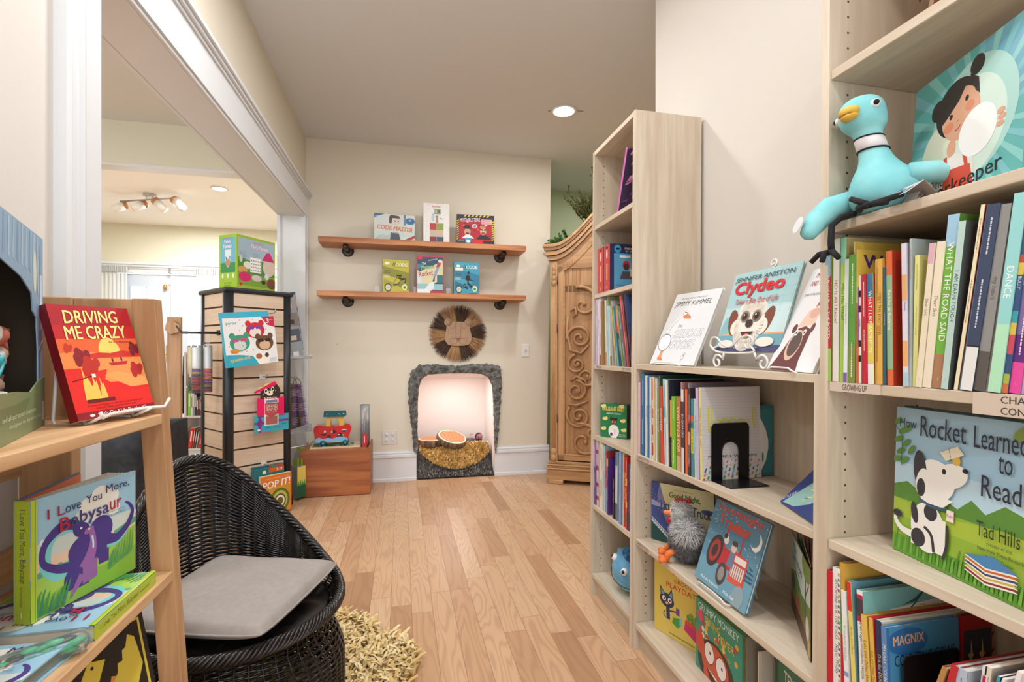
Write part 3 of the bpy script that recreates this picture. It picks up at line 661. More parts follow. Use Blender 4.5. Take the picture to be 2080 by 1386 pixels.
# ---- board book standing open, with copies lying under it
def dino_cover(tag_):
    a = Art(1.04); a.rect(0, 0, 1, 1, '#9cc6dc'); a.rect(0, 0.35, 1, 0.62, '#cfd9d2'); a.rect(0, 0.36, 1, 0.48, '#f0cdb4')
    for (x, y, r) in ((0.62, 0.86, 0.10), (0.72, 0.82, 0.09), (0.5, 0.80, 0.09), (0.6, 0.73, 0.11), (0.45, 0.72, 0.08), (0.75, 0.70, 0.07)): a.ell(x, y, r, r*0.9, '#f2efe6')
    for (x, y) in ((0.10, 0.62), (0.66, 0.575)): a.ell(x, y, 0.025, 0.03, '#e6eef0'); a.ell(x+0.035, y, 0.025, 0.03, '#e6eef0')
    a.poly([(0, 0.30), (0.15, 0.36), (0.30, 0.37), (0.5, 0.33), (0.75, 0.40), (1, 0.46), (1, 0), (0, 0)], '#a9cf56'); a.poly([(0, 0.12), (0.4, 0.22), (0.8, 0.18), (1, 0.25), (1, 0), (0, 0)], '#8dbf45')
    for k in range(8): a.ell(0.08+0.04*k, 0.36+0.01*math.sin(k*2), 0.03, 0.028, '#5aa88a'); a.ell(0.78+0.03*k, 0.45+0.008*k, 0.03, 0.03, '#5aa88a')
    pp, tq = '#4b3a86', '#7fd0cf'
    a.curve([(0.40, 0.28), (0.22, 0.30), (0.12, 0.42), (0.15, 0.60), (0.27, 0.68), (0.40, 0.64)], [0.03, 0.10, 0.10, 0.09, 0.07, 0.06], tq); a.curve([(0.38, 0.31), (0.22, 0.35), (0.10, 0.45), (0.12, 0.60), (0.26, 0.70), (0.40, 0.66)], [0.10, 0.07, 0.05, 0.06, 0.09, 0.08], pp)
    a.ell(0.43, 0.61, 0.085, 0.065, pp, -0.6); a.ell(0.51, 0.42, 0.20, 0.15, pp); a.ell(0.62, 0.54, 0.12, 0.13, pp); a.poly([(0.36, 0.10), (0.50, 0.10), (0.52, 0.35), (0.34, 0.35)], pp); a.ell(0.33, 0.20, 0.055, 0.09, pp); a.poly([(0.60, 0.22), (0.70, 0.22), (0.70, 0.48), (0.58, 0.48)], pp)
    a.curve([(0.66, 0.43), (0.78, 0.40), (0.90, 0.48), (0.96, 0.60), (0.93, 0.68), (0.88, 0.72)], [0.14, 0.09, 0.06, 0.04, 0.03, 0.015], pp); a.curve([(0.68, 0.36), (0.80, 0.355), (0.91, 0.44)], [0.03, 0.025, 0.01], tq)
    pk = '#9a66a8'; a.curve([(0.52, 0.58), (0.54, 0.48), (0.52, 0.36), (0.46, 0.25)], [0.05, 0.06, 0.10, 0.13], pk); a.ell(0.50, 0.58, 0.05, 0.028, pk, 0.3); a.poly([(0.44, 0.11), (0.58, 0.13), (0.58, 0.30), (0.44, 0.28)], pk); a.curve([(0.44, 0.2), (0.38, 0.12), (0.33, 0.04)], [0.08, 0.05, 0.01], pk)
    a.curve([(0.53, 0.52), (0.54, 0.45), (0.54, 0.40)], 0.018, '#bfe3e6'); a.ell(0.425, 0.625, 0.012, 0.01, '#f4f0e8'); a.ell(0.50, 0.59, 0.010, 0.009, '#f4f0e8')
    for k in range(9): a.curve([(0.02+0.03*k, 0.02), (0.03+0.035*k, 0.13+0.04*math.sin(k)), (0.05+0.035*k, 0.19+0.04*math.sin(k))], [0.03, 0.02, 0.005], '#4f9a3f' if k % 2 else '#3b8a6e')
    for k in range(8): a.curve([(0.70+0.03*k, 0.14+0.01*k), (0.72+0.032*k, 0.24+0.02*math.sin(k)), (0.75+0.03*k, 0.31+0.02*k)], [0.03, 0.02, 0.005], '#5fa845' if k % 2 else '#4f9a6e')
    a.text('I L', 0.13, 0.80, 0.15, 0.085, '#a12a48', 0.015, 0, 0.02); a.text('ove', 0.28, 0.805, 0.14, 0.06, '#3a3a6e', 0.015, 0, 0.03); a.text('You', 0.47, 0.825, 0.15, 0.075, '#3a3a6e', 0.015, 0, 0.03); a.text('More,', 0.665, 0.855, 0.25, 0.085, '#3a3a6e', 0.015, 0, 0.03)
    a.text('B', 0.235, 0.66, 0.085, 0.115, '#b02a40', 0.04, 0, 0.03); a.text('abysa', 0.335, 0.635, 0.36, 0.15, '#45457e', 0.04, 0, 0.03); a.text('ur', 0.705, 0.69, 0.125, 0.085, '#b02a40', 0.04, 0, 0.03)
    a.text('words by Rose Rossner', 0.66, 0.665, 0.20, 0.018, '#33335a'); a.text('pictures by Junissa Bianda', 0.62, 0.635, 0.25, 0.018, '#33335a')
    a.rect(0, 0, 0.045, 1, '#b9cc3a'); a.rect(0.03, 0, 0.036, 1, '#7a9a2a')
    return a
DA = dino_cover(0)
def dino_spine():
    s = Art(0.1)
    vs, fs, asp = text_shape('I Love You More, Babysaur')
    s.L.append(([(0.28+0.5*v, 0.93-0.60*u) for u, v in vs], fs, '#4a4a38'))
    vs, fs, asp = text_shape('Rose Rossner  Junissa Bianda', 0)
    s.L.append(([(0.35+0.25*v, 0.30-0.16*u) for u, v in vs], fs, '#6a7a30'))
    s.ell(0.5, 0.07, 0.028, 0.028, '#eef0e0'); return s
t = thing('board_book', 'open board book with a purple long-necked dinosaur cover, standing on its copies', 'book', frame((-0.588, 0.951, 0.6645), (0.058, 0.2, 0), (0, 0, 1)))
b = MB(); b.box((0.001, 0, 0), (0.208, 0.003, 0.20), P('#9cc6dc')); DA.put(b, face_y(0.208, 0.20)); b.box((-0.001, 0, 0), (0.003, 0.027, 0.20), P('#a9bb30'))
sA = dino_spine(); sA.put(b, face_mx(0.027, 0.20, -0.001)); b.build('front_cover', t)
b = MB(); Mb = T(0, 0.022, 0) @ rotm('Z', 0.40); b.box((0, 0, 0), (0.208, 0.003, 0.20), P('#5a86b0'), Mb); b.box((0.004, -0.003, 0.003), (0.203, 0, 0.197), P('#e27a4c'), Mb); b.build('back_cover', t)
b = MB()
for k in range(7): b.box((0.003, 0, 0.003), (0.203, 0.0016, 0.197), P(['#e8e2d4', '#c9d6da', '#dfd8c8'][k % 3]), T(0, 0.005+0.0022*k, 0) @ rotm('Z', 0.02+0.022*k))
b.build('board_pages', t)
def flat_book(name, label, M, W_, H_, Tk, art, spc, sp_art, edge, group=None):
    return book(name, label, M, W_, H_, Tk, '#9cc6dc', spc, art, sp_art, True, group, page=edge)
# lying copies: local z -> along the shelf, spine to the front
def lying(o, along, Wd, Tk):  # spine edge runs along `along`; cover upwards
    z = Vector(along).normalized(); y = Vector((0, 0, -1)); x = y.cross(z)
    return Matrix(((x.x, y.x, z.x, o[0]), (x.y, y.y, z.y, o[1]), (x.z, y.z, z.z, o[2]+Tk), (0, 0, 0, 1)))
flat_book('board_book', 'closed dinosaur board book lying flat under the open one, spine outwards', lying((-0.484, 1.130, 0.6385), (0.0, -1, 0), 0.2, 0.024), 0.208, 0.203, 0.024, DA, '#b4c636', dino_spine(), '#ddd8c8')
flat_book('board_book', 'closed dinosaur board book lying flat behind the clear tube, page edges outwards', lying((-0.715, 0.70, 0.6385), (0.06, 1, 0), 0.2, 0.024), 0.208, 0.203, 0.024, DA, '#b4c636', None, '#7d8a86')
# clear capsule of green camouflage putty
t = thing('plastic_tube', 'clear capsule of green camouflage pieces lying in front of the dinosaur books', 'toy tube')
q0, q1 = Vector((-0.492, 0.895, 0.657)), Vector((-0.575, 0.825, 0.657)); dr = (q1-q0).normalized()
b = MB(); pr = []
for i in range(8): pr.append((0.017*math.sin(i/7*PI/2), -0.017*math.cos(i/7*PI/2)))
L_ = (q1-q0).length; pr += [(0.017, L_*f) for f in (0.1, 0.5, 0.9)]
for i in range(8): pr.append((0.017*math.cos(i/7*PI/2), L_+0.017*math.sin(i/7*PI/2)))
R3 = dr.to_track_quat('Z', 'Y').to_matrix().to_4x4(); b.lathe(pr, glassy('#f4f6f4', 0.07, 0.03), 24, T(*q0) @ R3); b.build('clear_shell', t)
b = MB(); rr = random.Random(3)
for k in range(60):
    c_ = rr.random()*6.28; r_ = 0.0125*math.sqrt(rr.random()); z_ = rr.random()*(L_+0.012)-0.004
    b.ball((r_*math.cos(c_), r_*math.sin(c_), z_), (0.004+0.003*rr.random(), 0.004, 0.008+0.006*rr.random()), paint(['#1f9a63', '#17322a', '#2fb07a', '#10201c', '#46c08a'][k % 5], 0.3), 8, 5, T(*q0) @ R3)
b.build('camouflage_pieces', t, kind='stuff')
# blue card box at the near end of that shelf
t = vbox('gift_box', 'pale blue card box with gold marks at the near end of the dinosaur shelf', frame((-0.60, 0.655, 0.638), (0.42, 0.9, 0), (0, 0, 1)), 0.105, 0.10, 0.03, '#8fb6dc', Art(1).curve([(0.2, 0.2), (0.35, 0.4), (0.45, 0.25), (0.6, 0.5)], 0.03, '#d9a566').curve([(0.5, 0.2), (0.65, 0.35), (0.8, 0.3)], 0.03, '#d9a566'))
# black picture book with a yellow digger on the lowest shelf
DM = frame((-0.578, 0.925, 0.312), (0.41, 0.912, 0), (-0.22, 0.09, 0.97))
a = Art(0.95); a.rect(0, 0, 1, 1, '#2a241f'); y_ = '#d8c24a'
a.line([(0.03, 0.02), (0.03, 0.955), (0.955, 0.955), (0.955, 0.02)], 0.022, y_)
a.poly([(0.22, 0.40), (0.30, 0.62), (0.38, 0.70), (0.50, 0.70), (0.60, 0.56), (0.50, 0.44), (0.40, 0.36)], '#d9973f'); a.poly([(0.44, 0.70), (0.54, 0.84), (0.66, 0.80), (0.56, 0.62)], y_); a.ell(0.49, 0.72, 0.012, 0.012, '#2a241f'); a.ell(0.56, 0.79, 0.012, 0.012, '#2a241f')
a.poly([(0.50, 0.30), (0.64, 0.30), (0.80, 0.48), (0.76, 0.62), (0.68, 0.66), (0.64, 0.56), (0.56, 0.44), (0.44, 0.40), (0.30, 0.34)], '#d98f45'); a.poly([(0.68, 0.60), (0.84, 0.44), (0.93, 0.62), (0.90, 0.84), (0.85, 0.88), (0.82, 0.80), (0.79, 0.79), (0.78, 0.72), (0.74, 0.72), (0.73, 0.66)], y_)
for (x, y) in ((0.40, 0.62), (0.33, 0.52)): a.ell(x, y, 0.055, 0.055, '#f4f0e8'); a.ell(x+0.01, y-0.005, 0.018, 0.018, '#1a1512')
a.poly([(0.1, 0.2), (0.5, 0.36), (0.5, 0.26), (0.2, 0.14)], '#d9973f'); a.rect(0.58, 0.12, 0.78, 0.26, '#cf8f3a'); a.text('GO', 0.62, 0.15, 0.12, 0.06, '#2a241f', 0.02)
book('picture_book', 'black picture book with a googly-eyed yellow digger, leaning on the lowest stand shelf', DM, 0.25, 0.262, 0.010, '#2a241f', '#1d1916', a)
# ---- cardboard display box of squeezy fish key chains
BX0 = frame((-0.552, 0.8355, 0.9746), (-0.356, 0.934, 0), (0, 0, 1))    # local x runs away from the camera along the front
t = thing('display_box', 'blue and green cardboard counter display box full of fish key chains', 'display box', BX0 @ T(-0.10, 0, 0))
BW, BH, BD = 0.339, 0.337, 0.12; ky = '#2f2721'
b = MB(); m_k = paint('#4a4034', 0.9); m_bl = P('#86a9c8')
b.box((0, BD-0.003, 0), (BW, BD, BH), m_k); b.box((BW-0.003, 0, 0), (BW, BD, BH), m_k); b.box((0, 0, 0), (0.003, BD, BH), m_k); b.box((0, 0, BH-0.003), (BW, BD, BH), m_k); b.box((0, 0, 0), (BW, BD, 0.003), m_k)
b.build('carton', t)
b = MB(); hd = [(0, BH-0.075), (0.06, BH-0.068), (0.20, BH-0.085), (0.262, BH-0.105), (0.272, BH-0.135), (0.295, BH-0.145), (0.305, BH-0.20), (0.306, 0.05), (BW, 0.05), (BW, BH), (0, BH)]
b.prism(hd, -0.002, 0.0, m_bl)
ar_ = Art(1); W2 = lambda u, v, d: (u*BW, -0.002-d, v*BH)
for k in range(14): ar_.poly([(0.02+0.07*k, 0.84-0.004*k), (0.05+0.07*k, 0.83-0.004*k), (0.05+0.07*k, 0.99), (0.03+0.07*k, 0.99)], ['#9dbbd4', '#7b9fc2', '#a9c3d6'][k % 3])
ar_.ell(0.83, 0.80, 0.03, 0.11, '#d5dccb'); ar_.ell(0.90, 0.78, 0.02, 0.1, '#a9b7c0'); ar_.rect(0.93, 0.2, 0.975, 0.8, '#c5d3e4'); ar_.poly([(0.91, 0.36), (0.99, 0.42), (0.99, 0.52), (0.91, 0.50)], '#8f86bf'); ar_.line([(0.90, 0.40), (0.99, 0.46)], 0.012, '#f0f0f4')
ar_.put(b, W2); b.build('header_card', t)
b = MB(); b.prism([(0, 0), (BW, 0), (BW, 0.088), (0.30, 0.084), (0.24, 0.066), (0.16, 0.072), (0, 0.076)], -0.005, -0.0025, P('#7f9268'))
ar_ = Art(BW/0.088); ar_.poly([(0, 0.6), (0.45, 0.6), (0.7, 0.66), (0.6, 0.4), (0, 0.3)], '#6f8459'); ar_.text('and all our smart creatures', 0.26, 0.36, 0.55, 0.09, '#d5ddc2'); ar_.text('designed to discover more', 0.36, 0.20, 0.60, 0.09, '#d5ddc2'); ar_.rect(0.93, 0.12, 0.98, 0.5, '#e4e6dc')
ar_.put(b, lambda u, v, d: (u*BW, -0.005-d, v*0.088)); b.build('front_tray', t)
m_sq = paint('#d8d9d4', 0.35); m_tl = paint('#2fa9b5', 0.35)
slots = [(0.235, 0.055, 0.165, 0.2, '#c86a58', 'showing a rosy patch, high in the box'), (0.255, 0.05, 0.115, -0.5, '#d8b9a8', 'with a pink edge, halfway up the box'), (0.225, 0.06, 0.085, 0.1, '#cfd8d2', 'with a grey back, in the middle of the heap'), (0.215, 0.045, 0.058, 0.25, '#e5e4da', 'lying flat on the front tray'),
         (0.150, 0.05, 0.150, -0.3, '#b5cfd0', 'with a teal loop, at the near side of the heap'), (0.140, 0.045, 0.090, 0.4, '#d9c98a', 'with a yellow spot, low at the near side'), (0.275, 0.07, 0.075, 0.0, '#e0b7a5', 'tucked in the far lower corner of the box'), (0.180, 0.075, 0.200, 0.3, '#8f9a98', 'lying topmost on the heap'), (0.160, 0.04, 0.040, 0.1, '#e5e4da', 'at the bottom behind the tray')]
for k, (x, y, z, rz, pc, lb) in enumerate(slots):
    kt = thing('fish_keychain', 'squeezy white fish key chain '+lb, 'key chain', BX0 @ T(-0.10+x, y, z) @ rotm('Y', rz) @ rotm('Z', 0.4*(k % 3-1)), 'fish key chains in the display box')
    b = MB(); b.box((-0.035, -0.02, -0.014), (0.025, 0.02, 0.014), m_sq); b.build('body', kt, bevel=0.008, seg=3)
    b = MB(); b.ball((0.030, 0, 0), (0.016, 0.021, 0.018), paint(pc, 0.4), 10, 7); b.prism([(0.035, -0.004), (0.056, 0.018), (0.050, 0.0), (0.056, -0.018)], -0.004, 0.004, paint(pc, 0.4)); b.build('fish_tail', kt)
    if k in (0, 1, 4, 5):
        b = MB(); b.tube([(-0.04+0.028*math.cos(i*PI/8), -0.022, 0.012+0.010*math.sin(i*PI/8)) for i in range(16)], 0.0035, m_tl, 6, True); b.build('loop', kt)
t = thing('octopus_keychain', 'dark teal tentacle key chain curling against the box back, with an orange head', 'key chain', BX0 @ T(-0.10, 0, 0), 'fish key chains in the display box')
b = MB(); b.tube([(0.12, 0.05, 0.235), (0.155, 0.04, 0.222), (0.185, 0.04, 0.212), (0.215, 0.04, 0.213), (0.232, 0.04, 0.228), (0.228, 0.04, 0.246), (0.215, 0.04, 0.254)], [0.007, 0.006, 0.0055, 0.005, 0.005, 0.0045, 0.004], paint('#1d4650', 0.25), 8)
b.tube([(0.11, 0.05, 0.23), (0.13, 0.04, 0.21), (0.15, 0.04, 0.205)], [0.009, 0.008, 0.004], paint('#1b6d9a', 0.25), 8); b.build('tentacle', t)
b = MB(); b.ball((0.105, 0.03, 0.255), (0.022, 0.02, 0.028), paint('#e58a35', 0.35), 14, 10); b.build('head', t)

# ------------------------------------------------------------------ black wicker tub chair
CC = Vector((-0.464, 1.579, 0)); CF = Vector((0.66, -0.75, 0)).normalized(); CG = Vector((0.75, 0.66, 0)).normalized()
CM = Matrix(((CF.x, CG.x, 0, CC.x), (CF.y, CG.y, 0, CC.y), (0, 0, 1, 0), (0, 0, 0, 1)))
def m_wk():
    m = mottled('#14110f', '#2a2624', 40, 0.22, name='black_lacquered_wicker'); return m
m_wick = m_wk()
def rim(ph):
    d = abs(math.degrees(ph)); tb = [(0, 0.366), (60, 0.366), (90, 0.400), (110, 0.465), (130, 0.555), (150, 0.665), (168, 0.745), (180, 0.757)]
    for (a0, z0), (a1, z1) in zip(tb, tb[1:]):
        if d <= a1:
            k = (d-a0)/(a1-a0); return z0+(z1-z0)*k
    return tb[-1][1]
RIMS = [rim(-PI+2*PI*i/360) for i in range(361)]
RIMS = [sum(RIMS[(i+j) % 360] for j in range(-9, 10))/19 for i in range(361)]
def rimz(ph):
    f = (ph+PI)/(2*PI)*360 % 360; i = int(f); return RIMS[i]*(1-f+i)+RIMS[min(i+1, 360)]*(f-i)
def shell_r(ph, z):
    k = max(0, min(1, (z-0.33)/0.42)); back = 0.5-0.5*math.cos(ph)
    return 0.232+0.043*min(1, (z-0.30)/0.06 if z > 0.30 else 0)+back*0.035*k
wc = thing('wicker_chair', 'black wicker tub chair with a high curved back and flared base', 'chair', CM)
NS = 46
b = MB()
ROWS = 66
def row(k, v, rr_):
    pts = []; n = NS*3
    for i in range(n+1):
        ph = -PI+2*PI*i/n; top = rimz(ph); z = 0.335+(top-0.335)*v
        sp_ = (top-0.335)/ROWS
        pts.append((ph, z, sp_))
    seg = []
    def flush():
        if len(seg) > 4: b.tube(list(seg), rr_, m_wick, 5, caps=False)
        seg.clear()
    for (ph, z, sp_) in pts:
        need = 0.0040 if k % 2 else (0.0020 if k % 4 else 0.0010)
        if k % 8 == 0: need = 0
        if sp_ < need: flush(); continue
        r = shell_r(ph, z)+0.0045*math.cos(NS/2*ph+k*PI)
        seg.append((r*math.cos(ph), r*math.sin(ph), z))
    flush()
for k in range(ROWS): row(k, (k+0.5)/ROWS, 0.0036)
for i in range(NS):
    for o_ in (-0.010, 0.010):
        ph = -PI+2*PI*(i+0.5)/NS+o_; top = rimz(ph); n = 8
        b.tube([(shell_r(ph, 0.32+(top-0.32)*j/n)*math.cos(ph), shell_r(ph, 0.32+(top-0.32)*j/n)*math.sin(ph), 0.32+(top-0.32)*j/n) for j in range(n+1)], 0.0032, m_wick, 5, caps=False)
b.build('woven_back', wc)
b = MB()
for s_ in range(7):
    pts = []; n = 300
    for i in range(n):
        ph = -PI+2*PI*i/n; z = rimz(ph); w_ = 19*ph+s_*2*PI/7; r = shell_r(ph, z)+0.004
        pts.append(((r+0.012*math.cos(w_))*math.cos(ph), (r+0.012*math.cos(w_))*math.sin(ph), z+(0.015-0.005*abs(ph)/PI)*math.sin(w_)))
    b.tube(pts, 0.0050, m_wick, 6, True)
b.build('braided_rim', wc)
b = MB()
def ped_r(z):
    tb = [(0, 0.286), (0.10, 0.290), (0.20, 0.288), (0.24, 0.274), (0.28, 0.242), (0.31, 0.228), (0.335, 0.240), (0.352, 0.262)]
    for (z0, r0), (z1, r1) in zip(tb, tb[1:]):
        if z <= z1: return r0+(r1-r0)*(z-z0)/(z1-z0)
    return tb[-1][1]
for k in range(57):
    z = 0.004+k*0.0061; n = NS*3
    b.tube([((ped_r(z)+0.004*math.cos(NS/2*(-PI+2*PI*i/n)+k*PI))*math.cos(-PI+2*PI*i/n), (ped_r(z)+0.004*math.cos(NS/2*(-PI+2*PI*i/n)+k*PI))*math.sin(-PI+2*PI*i/n), z) for i in range(n)], 0.0036, m_wick, 5, True)
for i in range(NS):
    ph = -PI+2*PI*(i+0.5)/NS
    b.tube([(ped_r(0.35*j/12)*math.cos(ph), ped_r(0.35*j/12)*math.sin(ph), 0.35*j/12) for j in range(13)], 0.0030, m_wick, 5, caps=False)
b.build('woven_base', wc)
b = MB(); b.lathe([(0, 0.350), (0.245, 0.350), (0.25, 0.345), (0, 0.34)], m_wick, 32); b.build('seat', wc)
# grey cushion
def cushion():
    m = mottled('#98908a', '#9f978f', 60, 0.9, (1, 1, 1), 0.12, name='grey_cotton'); b = MB(); n = 34; top = []; bot = []
    h = 0.226
    for i in range(n+1):
        for j in range(n+1):
            u = -1+2*i/n; v = -1+2*j/n
            pin = 1-0.10*(1-abs(u)**2.5)*(abs(v)**4)-0.0; pin2 = 1-0.10*(1-abs(v)**2.5)*(abs(u)**4)
            rc = 1-0.10*(abs(u)*abs(v))**3; x = u*h*pin2*rc; y = v*h*pin*rc; e = (1-u**4)*(1-v**4); th = 0.043*max(e, 0)**0.42
            wr = 0.005*math.sin(5*u+3*v)*math.sin(3*v-2*u)*e+0.006*math.sin(14*(u-0.5*v))*e*max(0, u*0.6-v*0.5+0.2)*max(0, 1-abs(u*v))
            sag = 0.010*(u*u+v*v)
            top.append((x, y, 0.006+th+wr+sag)); bot.append((x, y, 0.006-0.022*max(e, 0)**0.5+sag))
    fs = []; fb = []
    for i in range(n):
        for j in range(n):
            a_ = i*(n+1)+j; fs.append((a_, a_+n+1, a_+n+2, a_+1)); fb.append((a_, a_+1, a_+n+2, a_+n+1))
    b.add(top, fs, m, True); b.add(bot, fb, m, True)
    return b, m
cb, m_cush = cushion()
cu = thing('seat_cushion', 'grey square seat cushion on the black wicker chair', 'cushion', T(-0.463, 1.556, 0.392) @ rotm('Z', 1.25))
cb.build('cover', cu)
b = MB(); pts = []
h = 0.226
for q in range(4):
    for i in range(16):
        v = -1+2*i/16; r_ = 1-0.10*(1-abs(v)**2.5); p_ = (h*r_, v*h); a_ = q*PI/2; p_ = (p_[0]*(1-0.10*abs(v)**3), p_[1]*(1-0.10*abs(v)**3)); pts.append((p_[0]*math.cos(a_)-p_[1]*math.sin(a_), p_[0]*math.sin(a_)+p_[1]*math.cos(a_), 0.008+0.010*(1+v*v)))
b.tube(pts, 0.0032, m_cush, 6, True); b.build('piping', cu)
# shaggy yellow rug under the chair
def shag(mb, inside, x0, x1, y0, y1, zf, n, ln, wd, mats, seed, nrm=None):
    rr = random.Random(seed); k = 0
    while k < n:
        x = rr.uniform(x0, x1); y = rr.uniform(y0, y1)
        if not inside(x, y): continue
        k += 1; z = zf(x, y); a_ = rr.random()*6.28; l = ln*rr.uniform(0.7, 1.3); w_ = wd*rr.uniform(0.7, 1.3); lean_ = rr.uniform(0.3, 1.0)
        dx, dy = math.cos(a_), math.sin(a_); sx, sy = -dy*w_/2, dx*w_/2; hz_ = rr.uniform(0.6, 1.0); p = []
        tw = rr.uniform(-0.8, 0.8)
        for i in range(4):
            t_ = i/3; r = l*lean_*t_*(0.5+0.5*t_); hh = l*0.8*hz_*math.sin(min(1, t_*0.8)*PI*0.62); wq = (1.0-0.35*t_)
            ca, sa = math.cos(tw*t_), math.sin(tw*t_); qx, qy = sx*ca-sy*sa, sx*sa+sy*ca
            p += [(x+dx*r+qx*wq, y+dy*r+qy*wq, z+hh), (x+dx*r-qx*wq, y+dy*r-qy*wq, z+hh+0.002*math.sin(tw*3))]
        mb.add(p, [(0, 1, 3, 2), (2, 3, 5, 4), (4, 5, 7, 6)], rr.choice(mats), True)
RC = (-0.40, 1.73)
def rug_r(a_): return 0.455+0.022*math.sin(5*a_+1)+0.014*math.sin(9*a_)
def in_rug(x, y):
    dx, dy = x-RC[0], y-RC[1]; return math.hypot(dx, dy) < rug_r(math.atan2(dy, dx))-0.02
rg = thing('shag_rug', 'shaggy golden yellow rug under the wicker chair', 'rug')
b = MB(); b.prism([(RC[0]+(rug_r(2*PI*i/60)-0.02)*math.cos(2*PI*i/60), RC[1]+(rug_r(2*PI*i/60)-0.02)*math.sin(2*PI*i/60)) for i in range(60)], 0.0005, 0.012, cloth('#b89452'), plane='XY'); b.build('backing', rg)
sm_ = [paint(h_, 0.85) for h_ in ('#e3cb95', '#d8bb7e', '#ead6a6', '#d2b072')]
b = MB(); shag(b, lambda x, y: in_rug(x, y) and (x > -0.5 or y < 1.4 or math.hypot(x-CC.x, y-CC.y) > 0.27), RC[0]-0.5, RC[0]+0.5, RC[1]-0.5, RC[1]+0.5, lambda x, y: 0.011, 5200, 0.046, 0.014, sm_, 5); b.build('pile', rg, kind='stuff')
# ------------------------------------------------------------------ slatwall tower in the opening
OT = Matrix(((0.766, -0.643, 0, -1.114), (0.643, 0.766, 0, 3.53), (0, 0, 1, 0), (0, 0, 0, 1)))
TW, TD, TH = 0.445, 0.40, 1.53
m_sl = wood('#cdb096', '#dcc4ad', 'X', 5, 0.5, name='maple_slatwall', ring=0.8); m_sly = wood('#cdb096', '#dcc4ad', 'Y', 5, 0.5, name='maple_slatwall_side', ring=0.8); m_blk = paint('#23262a', 0.4, name='black_plastic'); m_slot = paint('#5c3f2c', 0.8)
tw = thing('slatwall_tower', 'slatwall display tower with black corner posts standing in the wide opening', 'display tower', OT)
b = MB(); b.box((0.02, 0.02, 0.06), (TW-0.02, TD-0.02, TH-0.03), m_slot); b.build('core', tw)
zs = [1.047+0.1185*k for k in range(-8, 4)]
for side in range(4):
    b = MB(); edges = [0.075]+zs+[TH-0.035]
    for k in range(len(edges)-1):
        z0 = edges[k]+(0.006 if k else 0); z1 = edges[k+1]-(0.006 if k < len(edges)-2 else 0)
        if side == 0: b.box((0.03, 0.008, z0), (TW-0.03, 0.022, z1), m_sl)
        elif side == 1: b.box((0.008, 0.03, z0), (0.022, TD-0.03, z1), m_sly)
        elif side == 2: b.box((TW-0.022, 0.03, z0), (TW-0.008, TD-0.03, z1), m_sly)
        else: b.box((0.03, TD-0.022, z0), (TW-0.03, TD-0.008, z1), m_sl)
    b.build('slat_panel', tw)
for (x, y) in ((0.028, 0.028), (TW-0.028, 0.028), (0.028, TD-0.028), (TW-0.028, TD-0.028)):
    b = MB(); b.lathe([(0, 0.02), (0.033, 0.02), (0.033, TH-0.02), (0, TH-0.02)], m_blk, 20, T(x, y, 0)); b.build('corner_post', tw)
b = MB(); b.box((-0.012, -0.012, TH-0.032), (TW+0.012, TD+0.012, TH), m_blk); b.build('top_cap', tw, bevel=0.012, seg=3)
b = MB(); b.box((-0.012, -0.012, 0.0), (TW+0.012, TD+0.012, 0.07), m_blk); b.build('base', tw, bevel=0.012, seg=3)
m_ch = paint('#b9bcc0', 0.25, 1.0, name='chrome')
def peg(x, z, ln, up=0.03, y=0.008):
    b = MB(); b.box((x-0.018, y-0.006, z-0.018), (x+0.018, y, z+0.014), paint('#e4e2dc', 0.4)); b.tube([(x, y, z), (x, y-ln, z), (x, y-ln-0.02, z+up)], 0.003, m_ch, 6); return b
for (x, z, ln) in ((0.245, 1.365, 0.16), (0.24, 0.935, 0.07)): peg(x, z, ln).build('peg_hook', tw)
# box on top of the tower
FB = Matrix(((0.545, -0.838, 0, -1.0755), (0.838, 0.545, 0, 3.624), (0, 0, 1, 0), (0, 0, 0, 1))) @ T(0, 0, TH+0.0005)
a = Art(0.87); a.rect(0, 0, 1, 1, '#9fc23b'); a.rect(0.03, 0.08, 0.97, 0.95, '#7fa63a'); a.rect(0.03, 0.55, 0.97, 0.95, '#a5bfd0'); a.poly([(0.03, 0.60), (0.3, 0.55), (0.6, 0.58), (0.97, 0.52), (0.97, 0.3), (0.03, 0.3)], '#4f8a3a')
a.text('Fairy Forest', 0.36, 0.78, 0.44, 0.09, '#f6eef6', 0.05, 0, -0.03, '#c0447e', 0.05); a.text('MAKE & GROW', 0.42, 0.89, 0.26, 0.03, '#d14a86', 0.03)
for k in range(6): a.rect(0.07, 0.70-0.025*k, 0.24, 0.705-0.025*k, '#6d8296'); a.rect(0.40, 0.70-0.025*k, 0.58, 0.705-0.025*k, '#6d8296')
a.ell(0.83, 0.48, 0.17, 0.17, '#d9c8b8'); a.poly([(0.64, 0.60), (0.76, 0.76), (0.86, 0.77), (0.98, 0.60)], '#d02a6e'); a.rect(0.33, 0.34, 0.62, 0.62, '#f2f2ee')
for k in range(20): a.ell(0.37+0.055*(k % 5), 0.38+0.06*(k//5), 0.014, 0.014, ['#8a6fb0', '#d0a04a', '#5aa07a', '#7a5a8a'][k % 4], 0, 8)
a.ell(0.26, 0.46, 0.10, 0.07, '#e9e6de'); a.ell(0.14, 0.36, 0.12, 0.07, '#c9a25a'); a.ell(0.2, 0.24, 0.16, 0.09, '#cf2a6b'); a.ell(0.5, 0.24, 0.13, 0.06, '#d8ccc6'); a.ell(0.68, 0.18, 0.06, 0.04, '#3f3a26'); a.ell(0.90, 0.17, 0.13, 0.10, '#7d4a38'); a.ell(0.10, 0.56, 0.04, 0.06, '#cfd8cf'); a.ell(0.77, 0.30, 0.06, 0.06, '#d9e2ea')
